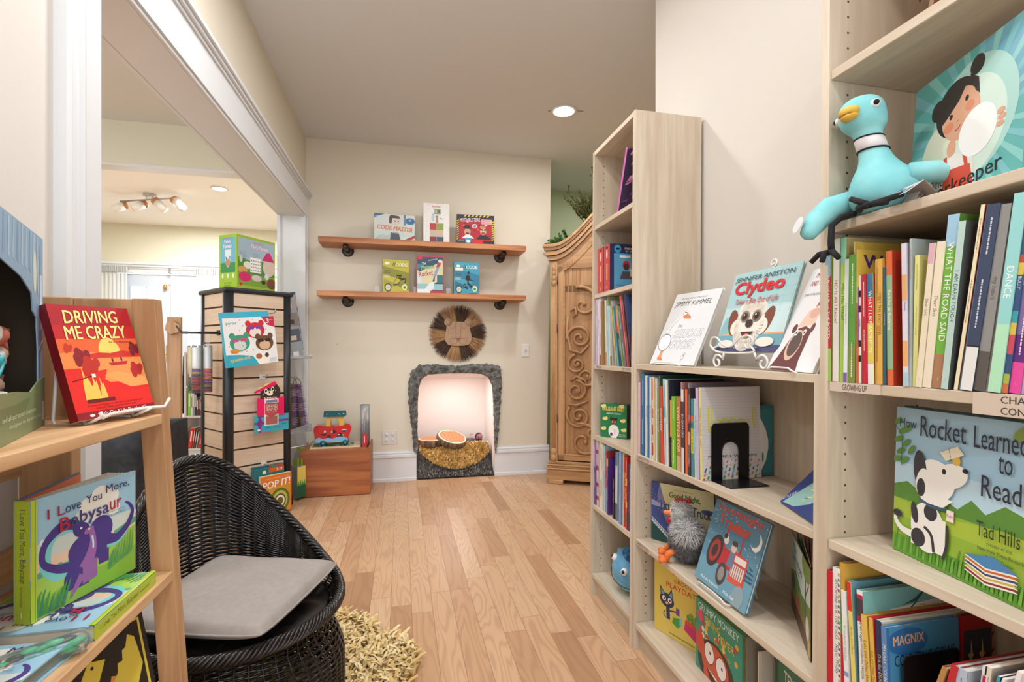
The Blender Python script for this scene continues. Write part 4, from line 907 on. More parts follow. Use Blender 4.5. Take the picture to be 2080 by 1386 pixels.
a.ell(0.085, 0.105, 0.02, 0.02, '#d02a2a'); a.ell(0.115, 0.105, 0.02, 0.02, '#d02a2a'); a.poly([(0.06, 0.10), (0.14, 0.10), (0.10, 0.06)], '#d02a2a')
l = Art(0.42); l.rect(0, 0, 1, 1, '#9fc23b'); l.rect(0.08, 0.30, 0.92, 0.95, '#6fb6cf'); l.rect(0.08, 0.30, 0.92, 0.48, '#3f8f57'); l.text('Fairy', 0.30, 0.83, 0.36, 0.07, '#f6eef6', 0.05, 0, 0, '#c0447e', 0.05); l.text('Forest', 0.25, 0.75, 0.46, 0.07, '#f6eef6', 0.05, 0, 0, '#c0447e', 0.05); l.text('MAKE & GROW', 0.26, 0.92, 0.46, 0.025, '#d14a86', 0.03)
l.ell(0.5, 0.53, 0.13, 0.13, '#e6ecec'); l.rect(0.33, 0.60, 0.67, 0.72, '#dfe8ea'); l.ell(0.5, 0.48, 0.135, 0.07, '#c78a6a'); l.ell(0.42, 0.56, 0.03, 0.03, '#4a3a5a'); l.ell(0.58, 0.57, 0.045, 0.04, '#8fa6c8')
for x in (0.2, 0.5, 0.8): l.ell(x, 0.24, 0.055, 0.045, '#dfe6d6')
l.text('Creativity', 0.27, 0.09, 0.44, 0.035, '#4a5f1c', 0.02); l.text('for Kids', 0.32, 0.045, 0.34, 0.03, '#4a5f1c', 0.02)
vbox('craft_box', 'lime green craft kit box standing on top of the slatwall tower', FB, 0.32, 0.368, 0.16, '#9fc23b', a, l, sides='#a5c83f')
# teal fuse bead kit on a hook
t = thing('bead_kit', 'white and teal bead kit box hanging on the slatwall near its black post', 'craft kit', OT @ T(-0.052, -0.155, 1.003) @ rotm('Y', -0.11))
b = MB(); a = Art(0.323/0.308); a.rect(0, 0, 1, 1, '#e6e6e4'); a.poly([(0, 0), (0, 0.26), (0.25, 0.24), (0.5, 0.19), (0.62, 0.0)], '#3aa5bd'); a.poly([(0.74, 1), (1, 1), (1, 0.76), (0.85, 0.82)], '#c7254e')
def blob(a, x, y, r, c1, c2, c3):
    a.ell(x, y, r, r*0.9, c1); a.ell(x-r*0.7, y+r*0.8, r*0.3, r*0.35, c1); a.ell(x+r*0.7, y+r*0.8, r*0.3, r*0.35, c1); a.ell(x, y-r*0.25, r*0.62, r*0.55, c2); a.rect(x-r*0.75/a.asp, y+r*0.15, x-0.1*r, y+r*0.5, c3); a.rect(x+0.1*r, y+r*0.15, x+r*0.75/a.asp, y+r*0.5, c3)
blob(a, 0.60, 0.72, 0.185, '#cc2a34', '#e8d8d0', '#7a3f9a'); blob(a, 0.28, 0.48, 0.19, '#3a9a78', '#cfd2ce', '#c9487e'); blob(a, 0.76, 0.44, 0.18, '#6b4a34', '#d6b08c', '#2a2422')
a.ell(0.70, 0.10, 0.13, 0.13, '#efe9e0'); a.ell(0.62, 0.17, 0.06, 0.06, '#a9643a'); a.ell(0.78, 0.18, 0.04, 0.05, '#4a3a32'); a.ell(0.17, 0.32, 0.09, 0.05, '#d98a3a')
for k in range(24): a.ell(0.06+0.9*((k*0.7548776) % 1), 0.22+0.74*((k*0.5698403) % 1), 0.010, 0.010, ['#2f7f7a', '#b0335a', '#4a6aa8'][k % 3], 0, 8)
a.text('perler', 0.06, 0.85, 0.20, 0.08, '#3a7f9a', 0.02); a.text('3', 0.84, 0.86, 0.05, 0.09, '#f4e8e8', 0.06); a.text('PROJECTS', 0.90, 0.91, 0.08, 0.02, '#f4e8e8'); a.text('SQUISHMALLOWS', 0.07, 0.09, 0.38, 0.06, '#f2d65a', 0.04, 0, 0.1, '#2a5a78', 0.03); a.text('2003', 0.83, 0.06, 0.14, 0.05, '#8fb0bc', 0.01); a.text('PIECES', 0.83, 0.03, 0.12, 0.02, '#8fb0bc')
b.box((0, 0, 0), (0.323, 0.035, 0.308), P('#3aa5bd')); a.put(b, face_y(0.323, 0.308)); b.build('carton', t)
b = MB(); b.box((-0.004, 0.030, 0.30), (0.305, 0.034, 0.345), P('#46adc4')); b.build('hang_flap', t)
# pink and teal sand pack on a lower hook
t = thing('sand_pack', 'pink and teal play sand pack hanging low on the slatwall', 'toy pack', OT @ T(0.148, -0.072, 0.562))
b = MB(); a = Art(0.237/0.345)
b.box((0, 0, 0), (0.237, 0.004, 0.113), P('#3aa2b4')); b.box((0.02, 0.0, 0.10), (0.205, 0.004, 0.232), P('#e01a5f'))
b.prism([(0.045, 0.225), (0.04, 0.255), (0.05, 0.29), (0.15, 0.325), (0.175, 0.29), (0.18, 0.26), (0.175, 0.225)], 0, 0.004, P('#3b2d2a')); b.prism([(0.0, 0.275), (0.005, 0.262), (0.145, 0.315), (0.15, 0.335), (0.135, 0.34)], -0.001, 0.003, P('#e01a5f')); b.prism([(0.03, 0.292), (0.035, 0.305), (0.065, 0.305), (0.075, 0.325), (0.10, 0.33), (0.105, 0.31)], 0.0005, 0.004, P('#ead169'))
a.ell(0.33, 0.80, 0.048, 0.048, '#f2ead8'); a.ell(0.52, 0.835, 0.048, 0.048, '#f2ead8'); a.ell(0.33, 0.80, 0.03, 0.03, '#231a1c'); a.ell(0.52, 0.835, 0.03, 0.03, '#231a1c'); a.ell(0.44, 0.755, 0.09, 0.05, '#f0e4cc'); a.ell(0.43, 0.775, 0.022, 0.02, '#231a1c'); a.ell(0.26, 0.74, 0.015, 0.015, '#e88a6a'); a.ell(0.61, 0.80, 0.015, 0.015, '#e88a6a')
a.text('3-PACK', 0.27, 0.645, 0.38, 0.034, '#f6eef0', 0.06); a.rect(0.29, 0.12, 0.69, 0.64, '#f4efea'); a.rect(0.32, 0.14, 0.66, 0.30, '#d2594a'); a.rect(0.32, 0.57, 0.66, 0.62, '#6f77a8'); a.rect(0.30, 0.34, 0.69, 0.56, '#d6202a'); a.poly([(0.32, 0.34), (0.66, 0.34), (0.49, 0.27)], '#d6202a'); a.text('GRAND', 0.33, 0.475, 0.33, 0.055, '#f8efe0', 0.07); a.text('SAND', 0.34, 0.41, 0.33, 0.06, '#f8efe0', 0.07); a.text('PLAY SAND', 0.38, 0.365, 0.25, 0.025, '#f0c04a', 0.04)
a.rect(0.0, 0.16, 0.29, 0.20, '#84307e'); a.rect(0.12, 0.0, 0.20, 0.32, '#84307e'); a.ell(0.16, 0.18, 0.075, 0.075, '#7a2f80'); a.rect(0.69, 0.18, 1, 0.22, '#84307e'); a.ell(0.13, 0.05, 0.045, 0.02, '#eae4e4'); a.text('mold  squish', 0.32, 0.06, 0.40, 0.03, '#1f5f6c'); a.text('build', 0.78, 0.12, 0.14, 0.025, '#1f5f6c')
a.put(b, lambda u, v, d: (u*0.237, -0.001-d, v*0.345)); b.build('card', t)
b = MB(); b.box((0.08, -0.010, 0.05), (0.155, 0.0, 0.21), glassy('#ffffff', 0.05)); b.build('blister', t, bevel=0.006)
# game boxes on the lowest pegs
gb = [(0.165, -0.128, 0.272, '#d9772a', 'orange ring toss game box in front on the lowest slatwall peg'), (0.135, -0.0865, 0.318, '#1f6a70', 'teal game box hung just behind the orange one, low on the tower'), (0.150, -0.053, 0.326, '#1d5f66', 'teal and red game box at the back of the lowest slatwall peg')]
for k, (x, y, zt, cl, lb) in enumerate(gb):
    a = Art(0.21/0.26); a.rect(0, 0, 1, 1, cl)
    if k == 0:
        a.rect(0.05, 0.05, 0.95, 0.70, '#c9922f'); a.ell(0.62, 0.32, 0.32, 0.32, '#5f6a26'); a.ell(0.62, 0.32, 0.25, 0.25, '#b9b35a'); a.ell(0.62, 0.30, 0.19, 0.19, '#4a5220'); a.ell(0.62, 0.30, 0.15, 0.15, '#e8e4d2'); a.ell(0.62, 0.30, 0.10, 0.10, '#6f5a20'); a.text('POP IT!', 0.06, 0.66, 0.88, 0.18, '#f4f0e8', 0.06, 0.15, 0.06, '#7a4a18', 0.03); a.text('A fast and furious family game', 0.2, 0.91, 0.7, 0.03, '#f4e0c0')
    else:
        a.rect(0.5, 0.88, 0.98, 0.99, '#d2552a'); a.text('5-10', 0.75, 0.90, 0.18, 0.06, '#f4efe8', 0.04); a.ell(0.35, 0.9, 0.06, 0.05, '#e8d8c8')
    vbox('game_box', lb, OT @ T(x, y, zt-0.26), 0.21, 0.26, 0.03, cl, a, None, sides='#e0cdb0' if k == 0 else cl, group='game boxes on the low slatwall peg')
b = peg(0.25, 0.33, 0.12); b.build('peg_hook', tw)
# clear tubes of hair bands and slime on pegs of the tower's other face
OL = OT @ Matrix(((0, 1, 0, 0), (-1, 0, 0, 0), (0, 0, 1, 0), (0, 0, 0, 1)))     # local x along that face (away from camera is negative), y outwards = -y
def side_peg(yl, z, ln):
    b = MB(); b.box((0.002, yl-0.02, z-0.02), (0.008, yl+0.02, z+0.012), paint('#2a2a2c', 0.5)); b.tube([(0.006, yl, z), (-ln, yl, z-0.004), (-ln-0.03, yl, z+0.035)], 0.0045, paint('#4a4a4c', 0.35, 0.8), 8); b.build('peg_hook', tw)
side_peg(0.12, 1.235, 0.21); side_peg(0.055, 1.225, 0.23)
tubes = [(-0.150, 0.120, '#3f7f4a', 'clear tube of green sprinkles hanging outermost from the tower pegs'), (-0.150, 0.052, '#e2703a', 'clear tube of orange and purple hair bands hanging between two other tubes'), (-0.085, 0.052, '#c9488a', 'clear tube of bright hair bands hanging closest to the slatwall')]
for k, (x, yl, cl, lb) in enumerate(tubes):
    t = thing('hair_band_tube' if k else 'sprinkle_tube', lb, 'craft tube', OT @ T(x, yl, 0.845), 'tubes hanging from the tower pegs')
    b = MB(); b.lathe([(0, 0), (0.026, 0), (0.026, 0.30), (0, 0.30)], glassy('#f6f8fa', 0.06), 18); b.build('clear_tube', t)
    b = MB(); b.box((-0.010, -0.001, 0.30), (0.010, 0.001, 0.375), glassy('#f6f8fa', 0.15)); b.build('hang_tab', t)
    b = MB()
    if k: 
        for q in range(9): b.lathe([(0.010, 0), (0.024, 0.003), (0.024, 0.012), (0.010, 0.015)], paint(['#e2562f', '#8a3fa0', '#d9417e', '#ef8a3a', '#5f2f90', '#e8553a', '#d8c04a', '#c23a8a', '#7a3aa0'][(q*2+k) % 9], 0.5), 14, T(0, 0, 0.004+0.0165*q))
        b.build('hair_bands', t)
    else:
        rr = random.Random(9)
        for q in range(90): a_ = rr.random()*6.28; r_ = 0.02*math.sqrt(rr.random()); b.ball((r_*math.cos(a_), r_*math.sin(a_), 0.01+0.10*rr.random()), 0.006, paint(['#3f8f52', '#2a6a3a', '#6ab06a'][q % 3], 0.5), 6, 4)
        b.build('green_sprinkles', t, kind='stuff')
    b = MB(); fa = rotm('Z', -0.67); cw = 0.0235
    b.lathe([(cw, 0.155 if k else 0.12), (cw, 0.29)], paint('#e4e2e0', 0.5) if k else paint('#d8c79a', 0.5), 18)
    a = Art(0.3); a.rect(0, 0.62, 1, 1, '#e8e6e4'); a.rect(0.1, 0.86, 0.9, 0.93, '#5a5a78'); a.rect(0.1, 0.52, 0.9, 0.58, '#9a7a6a')
    if k: a.ell(0.5, 0.34, 0.12, 0.12, '#8a5a4a'); a.rect(0.05, 0.72, 0.95, 0.80, '#cf4a3a')
    b.build('paper_label', t)
# racks on the face towards the back wall
m_ac = glassy('#f2f6fa', 0.16, 0.04, 'clear_acrylic')
t = thing('activity_card', 'tall blue-edged card leaning in the upper acrylic tray of the tower', 'card', OT @ T(0.600, 0.10, 1.058) @ rotm('Y', -0.155))
b = MB(); b.box((0, 0, 0), (0.006, 0.16, 0.5), P('#20568c')); a = Art(0.3)
for k in range(4): a.rect(0.05, 0.02+0.25*k, 0.95, 0.22+0.25*k, ['#9aa0a6', '#58606e', '#8a7f78', '#a8a2a0'][k]); a.rect(0.1, 0.05+0.25*k, 0.6, 0.12+0.25*k, ['#e0e0e0', '#d0c0b0', '#4a3f3a', '#c8c8c8'][k])
a.put(b, face_y(0.006, 0.5)); b2 = Art(0.3); b2.L = a.L; b2.put(b, face_px(0.16, 0.5, 0.006)); b.box((-0.09, 0.0, 0.0), (0.0, 0.003, 0.48), P('#9a9fa6')); a.put(b, face_y(0.09, 0.48, 0.0, -0.09)); b.build('card', t)
def tray(x0, z, ln, lb, lip=0.05):
    t = thing('acrylic_tray', lb, 'tray', OT @ T(TW-0.006, 0.06, z), 'clear trays on the tower')
    b = MB(); b.box((0, 0, 0), (ln, 0.28, 0.004), m_ac); b.prism([(0, 0.0), (ln, 0.0), (ln+0.012, 0.02), (ln+0.012, lip), (ln, lip+0.01), (0.0, 0.02)], 0, 0.003, m_ac); b.prism([(0, 0.0), (ln, 0.0), (ln+0.012, 0.02), (ln+0.012, lip), (ln, lip+0.01), (0.0, 0.02)], 0.277, 0.28, m_ac); b.box((ln, 0, 0.0), (ln+0.004, 0.28, lip), m_ac)
    b.build('tray', t)
tray(0, 1.052, 0.20, 'clear acrylic tray holding the blue-edged card on the tower', 0.02)
tray(0, 0.50, 0.20, 'clear acrylic tray holding two purple spiral notebooks on the tower', 0.06)
for k, (x, an, lb) in enumerate(((0.535, -0.02, 'upright purple spiral notebook next to the black post'), (0.565, -0.155, 'purple spiral notebook leaning outwards in the lower tray'))):
    t = thing('spiral_notebook', lb, 'notebook', OT @ T(x+0.055*k, 0.08, 0.506) @ rotm('Y', an), 'spiral notebooks in the lower tray')
    b = MB(); b.box((-0.045, 0.006, 0), (0.0, 0.15, 0.36), P('#6d6f3a')); b.build('pages', t)
    b = MB()
    for q in range(30):
        c_ = (0.004, 0.0, 0.012+0.0117*q); b.tube([(c_[0]-0.02+0.026*math.cos(i*PI/5), c_[1]+0.006*math.sin(i*PI/5), c_[2]+0.001*i/5) for i in range(10)], 0.0022, paint('#6a2f9a' if q % 9 < 4 else '#a678c8', 0.3, 0.4), 5, True)
    b.build('spiral_binding', t)
    b = MB(); b.tube([(-0.02+0.03*math.cos(i*PI/8), 0.02, 0.36+0.05*math.sin(i*PI/8)) for i in range(9)], 0.004, paint('#7a7458', 0.5), 6); b.build('elastic_loop', t)
for k, (x, y, zt, lb) in enumerate(((0.55, 0.045, 0.30, 'green pack hanging next to the black post'), (0.585, 0.055, 0.30, 'green pack hanging second from the black post'), (0.612, 0.105, 0.375, 'taller green pack hanging third, in front of the wooden box'), (0.642, 0.125, 0.36, 'outermost green pack hanging in front of the wooden box'))):
    t = thing('pencil_pack', 'yellow and '+lb, 'pack', OT @ T(x, y, zt-0.28), 'green and yellow packs on the tower peg')
    b = MB(); b.box((-0.035, 0, 0), (0, 0.10, 0.23), P('#7f8a86')); a = Art(0.12); a.rect(0, 0, 1, 1, '#e0c95f'); a.rect(0, 0, 1, 0.40, '#1d5a3c'); a.poly([(0, 0.40), (0.25, 0.56), (0.5, 0.44), (0.75, 0.60), (1, 0.40)], '#2f9a3c'); a.put(b, face_y(0.035, 0.23, 0, -0.035)); c2 = Art(1); c2.L = a.L; c2.put(b, face_px(0.10, 0.23, 0.0)); b.build('pack', t)
    b = MB(); b.box((-0.022, 0.02, 0.23), (-0.012, 0.08, 0.28), P('#8a9a3a')); b.build('header', t)
for (y, z) in ((0.09, 0.395), (0.16, 0.375)):
    b = MB(); b.tube([(TW-0.01, y, z), (TW+0.19, y, z), (TW+0.22, y, z+0.022)], 0.004, m_ch, 6); b.build('peg_hook', tw)
# wooden peg toy seen behind the tower
t = thing('wooden_peg_toy', 'plain wooden board with a hexagon on it, behind the hanging tubes', 'toy', Matrix.Translation((-1.62, 4.05, 0.0)))
mw_ = wood('#a8805a', '#c49a72', 'Z', 4); b = MB(); b.box((-0.045, 0, 0), (0.045, 0.03, 1.36), mw_); b.build('board', t, bevel=0.003); b = MB(); b.prism([(0.05*math.cos(i*PI/3+0.3), 1.28+0.05*math.sin(i*PI/3+0.3)) for i in range(6)], -0.03, 0, mw_); b.build('hexagon', t)
# black cloth over a stand, seen between the display stand's legs
t = thing('draped_stand', 'stand draped in black cloth beyond the opening, behind the display stand', 'stand', T(-1.50, 2.95, 0))
m_bc2 = mottled('#15161a', '#26282d', 30, 0.75); b = MB(); pr = []
n = 72
for j in range(9):
    z = 0.72*(1-j/8.0); e = j/8.0
    for i in range(n):
        a_ = 2*PI*i/n; r = 0.30+0.03*e*math.sin(9*a_)+0.02*e*math.sin(14*a_+1); q = max(abs(math.cos(a_)), abs(math.sin(a_))); r = r/(q**0.8); pr.append((r*math.cos(a_), r*math.sin(a_), z))
fs = [(j*n+i, (j+1)*n+i, (j+1)*n+(i+1) % n, j*n+(i+1) % n) for j in range(8) for i in range(n)]; fs.append(list(range(n))); b.add(pr, fs, m_bc2, True); b.build('cloth', t)
b = MB(); b.box((-0.2, -0.2, 0.0), (0.2, 0.2, 0.70), m_blk); b.build('frame', t)

# ------------------------------------------------------------------ wooden crate with toys
m_cr = wood('#8d4a28', '#b06a3c', 'X', 3.2, 0.42, name='stained_fir_plywood', ring=5.5); m_cre = wood('#9a5a34', '#b87848', 'Y', 4, 0.5)
t = thing('wooden_box', 'red-brown plywood box on the floor under the ark toy', 'box', T(-0.742, 3.965, 0))
b = MB(); b.box((0, 0, 0.004), (0.508, 0.014, 0.352), m_cr); b.build('front_panel', t, bevel=0.001)
b = MB(); b.box((0.014, 0.014, 0.335), (0.494, 0.335, 0.352), m_cre); b.build('top_panel', t)
for x in (0, 0.494): b = MB(); b.box((x, 0.014, 0.004), (x+0.014, 0.335, 0.37 if x else 0.352), m_cre); b.build('side_panel', t)
b = MB(); b.box((0.014, 0.321, 0.004), (0.494, 0.335, 0.335), m_cre); b.build('rear_panel', t)
b = MB(); b.box((0.02, 0.02, 0), (0.488, 0.33, 0.012), m_dk); b.build('bottom_panel', t)
# puzzle tray
t = thing('puzzle_board', 'wooden tray puzzle lying on the red-brown box under the ark toy', 'puzzle', T(-0.688, 4.035, 0.3525) @ rotm('Z', 0.06))
b = MB(); b.box((0, 0, 0), (0.375, 0.20, 0.012), wood('#d8bd96', '#e8d4b4', 'X', 5)); a = Art(1.9)
a.rect(0.04, 0.08, 0.86, 0.9, '#3f7f4a'); rr = random.Random(4)
for k in range(26): a.ell(0.08+0.74*rr.random(), 0.14+0.7*rr.random(), 0.05, 0.09, ['#e8e4dc', '#2f5f8a', '#c8b04a', '#2a5f3a', '#1f2a2a', '#8fb0c0'][k % 6], rr.random()*3, 8)
a.put(b, face_z(0.375, 0.20, 0.012)); b.build('tray', t, bevel=0)
# ark pull toy
t = thing('ark_toy', 'red toy ark on teal wheels with a yellow cabin, on the puzzle tray', 'toy', T(-0.672, 4.085, 0.365) @ rotm('Z', 0.03))
m_red = paint('#c8141c', 0.4); m_tealp = paint('#0f5a66', 0.4); m_yel = paint('#e0b44c', 0.45); m_lb = paint('#7fb9dc', 0.45); m_nat = wood('#c9a57c', '#dcbf98', 'X', 5)
hull = [(0.045, 0.030), (0.245, 0.030), (0.268, 0.075), (0.284, 0.12), (0.285, 0.145), (0.27, 0.165), (0.25, 0.168), (0.22, 0.155), (0.16, 0.150), (0.09, 0.153), (0.05, 0.160), (0.025, 0.160), (0.008, 0.145), (0.004, 0.12), (0.012, 0.075), (0.02, 0.05)]
for y in (0.0, 0.085):
    b = MB(); b.prism(hull, y, y+0.010, m_red if y == 0 else m_nat)
    if y == 0:
        a = Art(0.29/0.17); a.poly([(0.06, 0.16), (0.07, 0.34), (0.15, 0.40), (0.25, 0.32), (0.38, 0.37), (0.5, 0.33), (0.68, 0.42), (0.80, 0.40), (0.90, 0.30), (0.88, 0.16)], '#7fb9dc')
        for pts in (((0.18, 0.56), (0.30, 0.56), (0.30, 0.72), (0.34, 0.60), (0.33, 0.46), (0.24, 0.48)), ((0.45, 0.62), (0.52, 0.78), (0.62, 0.60), (0.50, 0.54)), ((0.73, 0.72), (0.87, 0.72), (0.84, 0.62), (0.76, 0.62)), ((0.34, 0.37), (0.37, 0.50), (0.44, 0.50), (0.48, 0.37)), ((0.60, 0.42), (0.66, 0.58), (0.80, 0.55), (0.76, 0.40))): a.poly(pts, '#33201c')
        a.poly([(0.27, 0.60), (0.30, 0.74), (0.34, 0.64)], '#e8c8b0'); a.poly([(0.45, 0.62), (0.50, 0.76), (0.50, 0.56)], '#c9b09a'); a.rect(0.74, 0.70, 0.86, 0.75, '#d8c4b4'); a.ell(0.66, 0.5, 0.02, 0.03, '#e8e4dc'); a.ell(0.77, 0.48, 0.015, 0.06, '#8ac04a', 0.3)
        a.put(b, face_y(0.29, 0.17))
    b.build('hull_side', t)
b = MB(); b.box((0.03, 0.010, 0.03), (0.26, 0.085, 0.045), m_nat); b.build('deck', t)
for x in (0.075, 0.240):
    for y in (-0.014, 0.097):
        b = MB(); b.cyl((x, y, 0.022), (x, y+0.012, 0.022), 0.0225, m_tealp, 20); b.cyl((x, y-0.002, 0.022), (x, y, 0.022), 0.005, paint('#e6ded0', 0.5), 10); b.build('wheel', t)
b = MB()
ar_pts = [(0.095, 0.148), (0.128, 0.148)]+[(0.1605-0.0325*math.cos(PI*i/10), 0.185+0.030*math.sin(PI*i/10)) for i in range(11)]+[(0.193, 0.148), (0.225, 0.148), (0.225, 0.232), (0.095, 0.232)]
b.prism(ar_pts, 0.02, 0.03, m_yel); b.prism(ar_pts, 0.065, 0.075, m_yel); b.box((0.095, 0.03, 0.148), (0.105, 0.065, 0.232), m_yel); b.box((0.215, 0.03, 0.148), (0.225, 0.065, 0.232), m_yel); b.build('cabin', t)
b = MB(); b.hexa([(0.076, 0.002, 0.226), (0.242, 0.002, 0.226), (0.242, 0.0475, 0.262), (0.076, 0.0475, 0.262), (0.076, 0.002, 0.232), (0.242, 0.002, 0.232), (0.242, 0.0475, 0.270), (0.076, 0.0475, 0.270)], m_tealp); b.hexa([(0.076, 0.0475, 0.262), (0.242, 0.0475, 0.262), (0.242, 0.093, 0.226), (0.076, 0.093, 0.226), (0.076, 0.0475, 0.270), (0.242, 0.0475, 0.270), (0.242, 0.093, 0.232), (0.076, 0.093, 0.232)], m_tealp)
for (x, y, z) in ((0.10, 0.020, 0.2465), (0.225, 0.020, 0.2465), (0.19, 0.018, 0.245)): b.ball((x, y, z+0.001), (0.008, 0.005, 0.003), paint('#e6ece8', 0.5), 8, 5)
b.build('roof', t)
# clear tube of sticks, with a red tag
t = thing('display_tube', 'tall clear tube of glitter sticks at the corner of the red-brown box', 'tube', T(-0.283, 4.10, 0.3525))
b = MB(); b.lathe([(0, 0), (0.039, 0), (0.039, 0.33), (0.036, 0.33)], glassy('#f4f4f2', 0.08, 0.04), 24); b.build('clear_tube', t)
b = MB(); rr = random.Random(8)
for k in range(34):
    a_ = rr.random()*6.28; r_ = 0.03*math.sqrt(rr.random()); x, y = r_*math.cos(a_), r_*math.sin(a_); h_ = 0.14+0.16*rr.random(); b.tube([(x, y, 0.004), (x+0.006*rr.uniform(-1, 1), y, h_)], 0.0022, paint(['#8e9498', '#6f7880', '#a9b4ba', '#9a3a3a', '#7f8f98', '#b8bcc0'][k % 6], 0.35, 0.5), 5)
b.build('glitter_sticks', t, kind='stuff')
b = MB(); b.prism([(-0.018, 0.0), (0.022, 0.012), (0.024, 0.085), (0.0, 0.115), (-0.012, 0.11)], -0.046, -0.042, paint('#c81d28', 0.4)); b.box((-0.004, -0.047, 0.03), (0.002, -0.046, 0.085), paint('#f2e8e4', 0.5)); b.build('red_tag', t)

# ------------------------------------------------------------------ back wall fittings
m_pl = paint('#e4e2de', 0.35, name='white_cover_plate'); m_gr = paint('#6a6866', 0.6)
t = thing('light_switch', 'white light switch plate beside the carved armoire', 'switch', T(1.098, BY, 1.117)); b = MB(); b.box((-0.035, -0.006, -0.058), (0.035, 0, 0.058), m_pl); b.build('plate', t, bevel=0.003); b = MB(); b.box((-0.005, -0.018, -0.012), (0.005, -0.005, 0.010), paint('#b8b2aa', 0.4)); b.build('toggle', t)
t = thing('wall_outlet', 'white double wall outlet between the red-brown box and the nook', 'outlet', T(-0.098, BY, 0.373)); b = MB(); b.box((-0.062, -0.006, -0.058), (0.062, 0, 0.058), paint('#d3d0cc', 0.35)); b.build('plate', t, bevel=0.003)
for x in (-0.025, 0.025):
    for z in (-0.024, 0.024):
        b = MB(); b.lathe([(0, 0.0005), (0.016, 0.0), (0.017, -0.002)], m_pl, 18, T(x, -0.0065, z) @ rotm('X', PI/2)); b.box((x-0.008, -0.0075, z), (x-0.005, -0.006, z+0.009), m_gr); b.box((x+0.005, -0.0075, z), (x+0.008, -0.006, z+0.009), m_gr); b.cyl((x, -0.0075, z-0.007), (x, -0.006, z-0.007), 0.003, m_gr, 8); b.build('socket', t)
h_ = MB(); h_.cyl((-0.52, BY-0.006, 1.17), (-0.52, BY, 1.17), 0.003, m_gr, 6); tag(h_.build('wall_nail'), 'tiny dark nail in the back wall above the wooden box', 'nail')
# plank shelves on black pipe brackets
m_pk = wood('#9a5a34', '#c98a58', 'X', 2.6, 0.5, name='reclaimed_plank', ring=2.5); m_pipe = mottled('#3a3430', '#57504a', 40, 0.42, (1, 1, 1), 0.2, metal=0.7, name='black_iron_pipe')
def plank(label, z, x0, x1, th):
    t = thing('wall_shelf', label, 'shelf', T(0, 0, 0), 'plank shelves on the back wall')
    b = MB(); n = 30
    for i in range(n):
        xa = x0+(x1-x0)*i/n; xb = x0+(x1-x0)*(i+1)/n; w0 = 0.0015*math.sin(i*1.7); w1 = 0.0015*math.sin((i+1)*1.7)
        if i == 0: w0 = 0
        b.hexa([(xa, 4.08+w0, z-th), (xb, 4.08+w1, z-th), (xb, BY-0.006, z-th), (xa, BY-0.006, z-th), (xa, 4.08+w0, z), (xb, 4.08+w1, z), (xb, BY-0.006, z), (xa, BY-0.006, z)], m_pk)
    b.build('plank', t)
    for x in (-0.455+0.02, 0.86):
        b = MB(); b.tube([(x, BY-0.002, z-th-0.019), (x, 4.135, z-th-0.019)], 0.0165, m_pipe, 14); b.tube([(x, 4.16, z-th-0.019), (x, 4.13, z-th-0.019)], 0.022, m_pipe, 14); b.tube([(x, BY-0.05, z-th-0.019), (x, BY-0.01, z-th-0.019)], 0.0215, m_pipe, 14)
        b.lathe([(0, 0.012), (0.028, 0.012), (0.047, 0.008), (0.049, 0)], m_pipe, 24, T(x, BY, z-th-0.019) @ rotm('X', PI/2))
        for q in (0.6, 2.5): b.ball((x+0.034*math.cos(q), BY-0.011, z-th-0.019+0.034*math.sin(q)), 0.005, paint('#b8b4ac', 0.3, 1), 8, 5)
        b.build('pipe_bracket', t)
plank('upper reclaimed plank shelf holding the wide game boxes on the back wall', 2.010, -0.633, 1.043, 0.042)
plank('lower reclaimed plank shelf holding the lime and blue kit boxes', 1.586, -0.645, 1.043, 0.040)
ZU, ZL = 2.0105, 1.5865
# boxes on the upper shelf
a = Art(1.45); a.rect(0, 0, 1, 1, '#cfd5d2'); a.poly([(0, 0.3), (0.3, 0.45), (0.6, 0.3), (1, 0.4), (1, 0.1), (0, 0.05)], '#c4d8cf')
for k in range(8): a.poly([(0.05*k, 0.02+0.07*(k % 3)), (0.05*k+0.16, 0.06+0.07*(k % 3)), (0.05*k+0.14, 0.12+0.07*(k % 3)), (0.05*k-0.02, 0.08+0.07*(k % 3))], '#b9c0bd'); a.poly([(0.55+0.05*k, 0.03+0.05*(k % 4)), (0.68+0.05*k, 0.0+0.05*(k % 4)), (0.68+0.05*k, 0.04+0.05*(k % 4))], '#dfe6e2')
a.poly([(0, 0.85), (0, 1), (0.25, 1)], '#2f5f9a'); a.rect(0.72, 0.62, 0.78, 1, '#6d7f8f'); a.poly([(0.36, 0.62), (0.62, 0.62), (0.63, 0.86), (0.40, 0.92), (0.36, 0.88)], '#d8c9bd'); a.poly([(0.36, 0.9), (0.40, 0.98), (0.60, 0.95), (0.64, 0.86), (0.44, 0.86), (0.42, 0.66), (0.36, 0.68)], '#463c36'); a.rect(0.49, 0.74, 0.52, 0.78, '#3a3230'); a.rect(0.57, 0.74, 0.60, 0.78, '#3a3230'); a.poly([(0.38, 0.05), (0.64, 0.05), (0.60, 0.35), (0.40, 0.35)], '#454850'); a.ell(0.88, 0.78, 0.12, 0.12, '#2a6a9a'); a.poly([(0.6, 0), (0.75, 0), (1, 0.18), (1, 0.28)], '#b02a34'); a.poly([(0.78, 0), (1, 0), (1, 0.14)], '#e0e4e4')
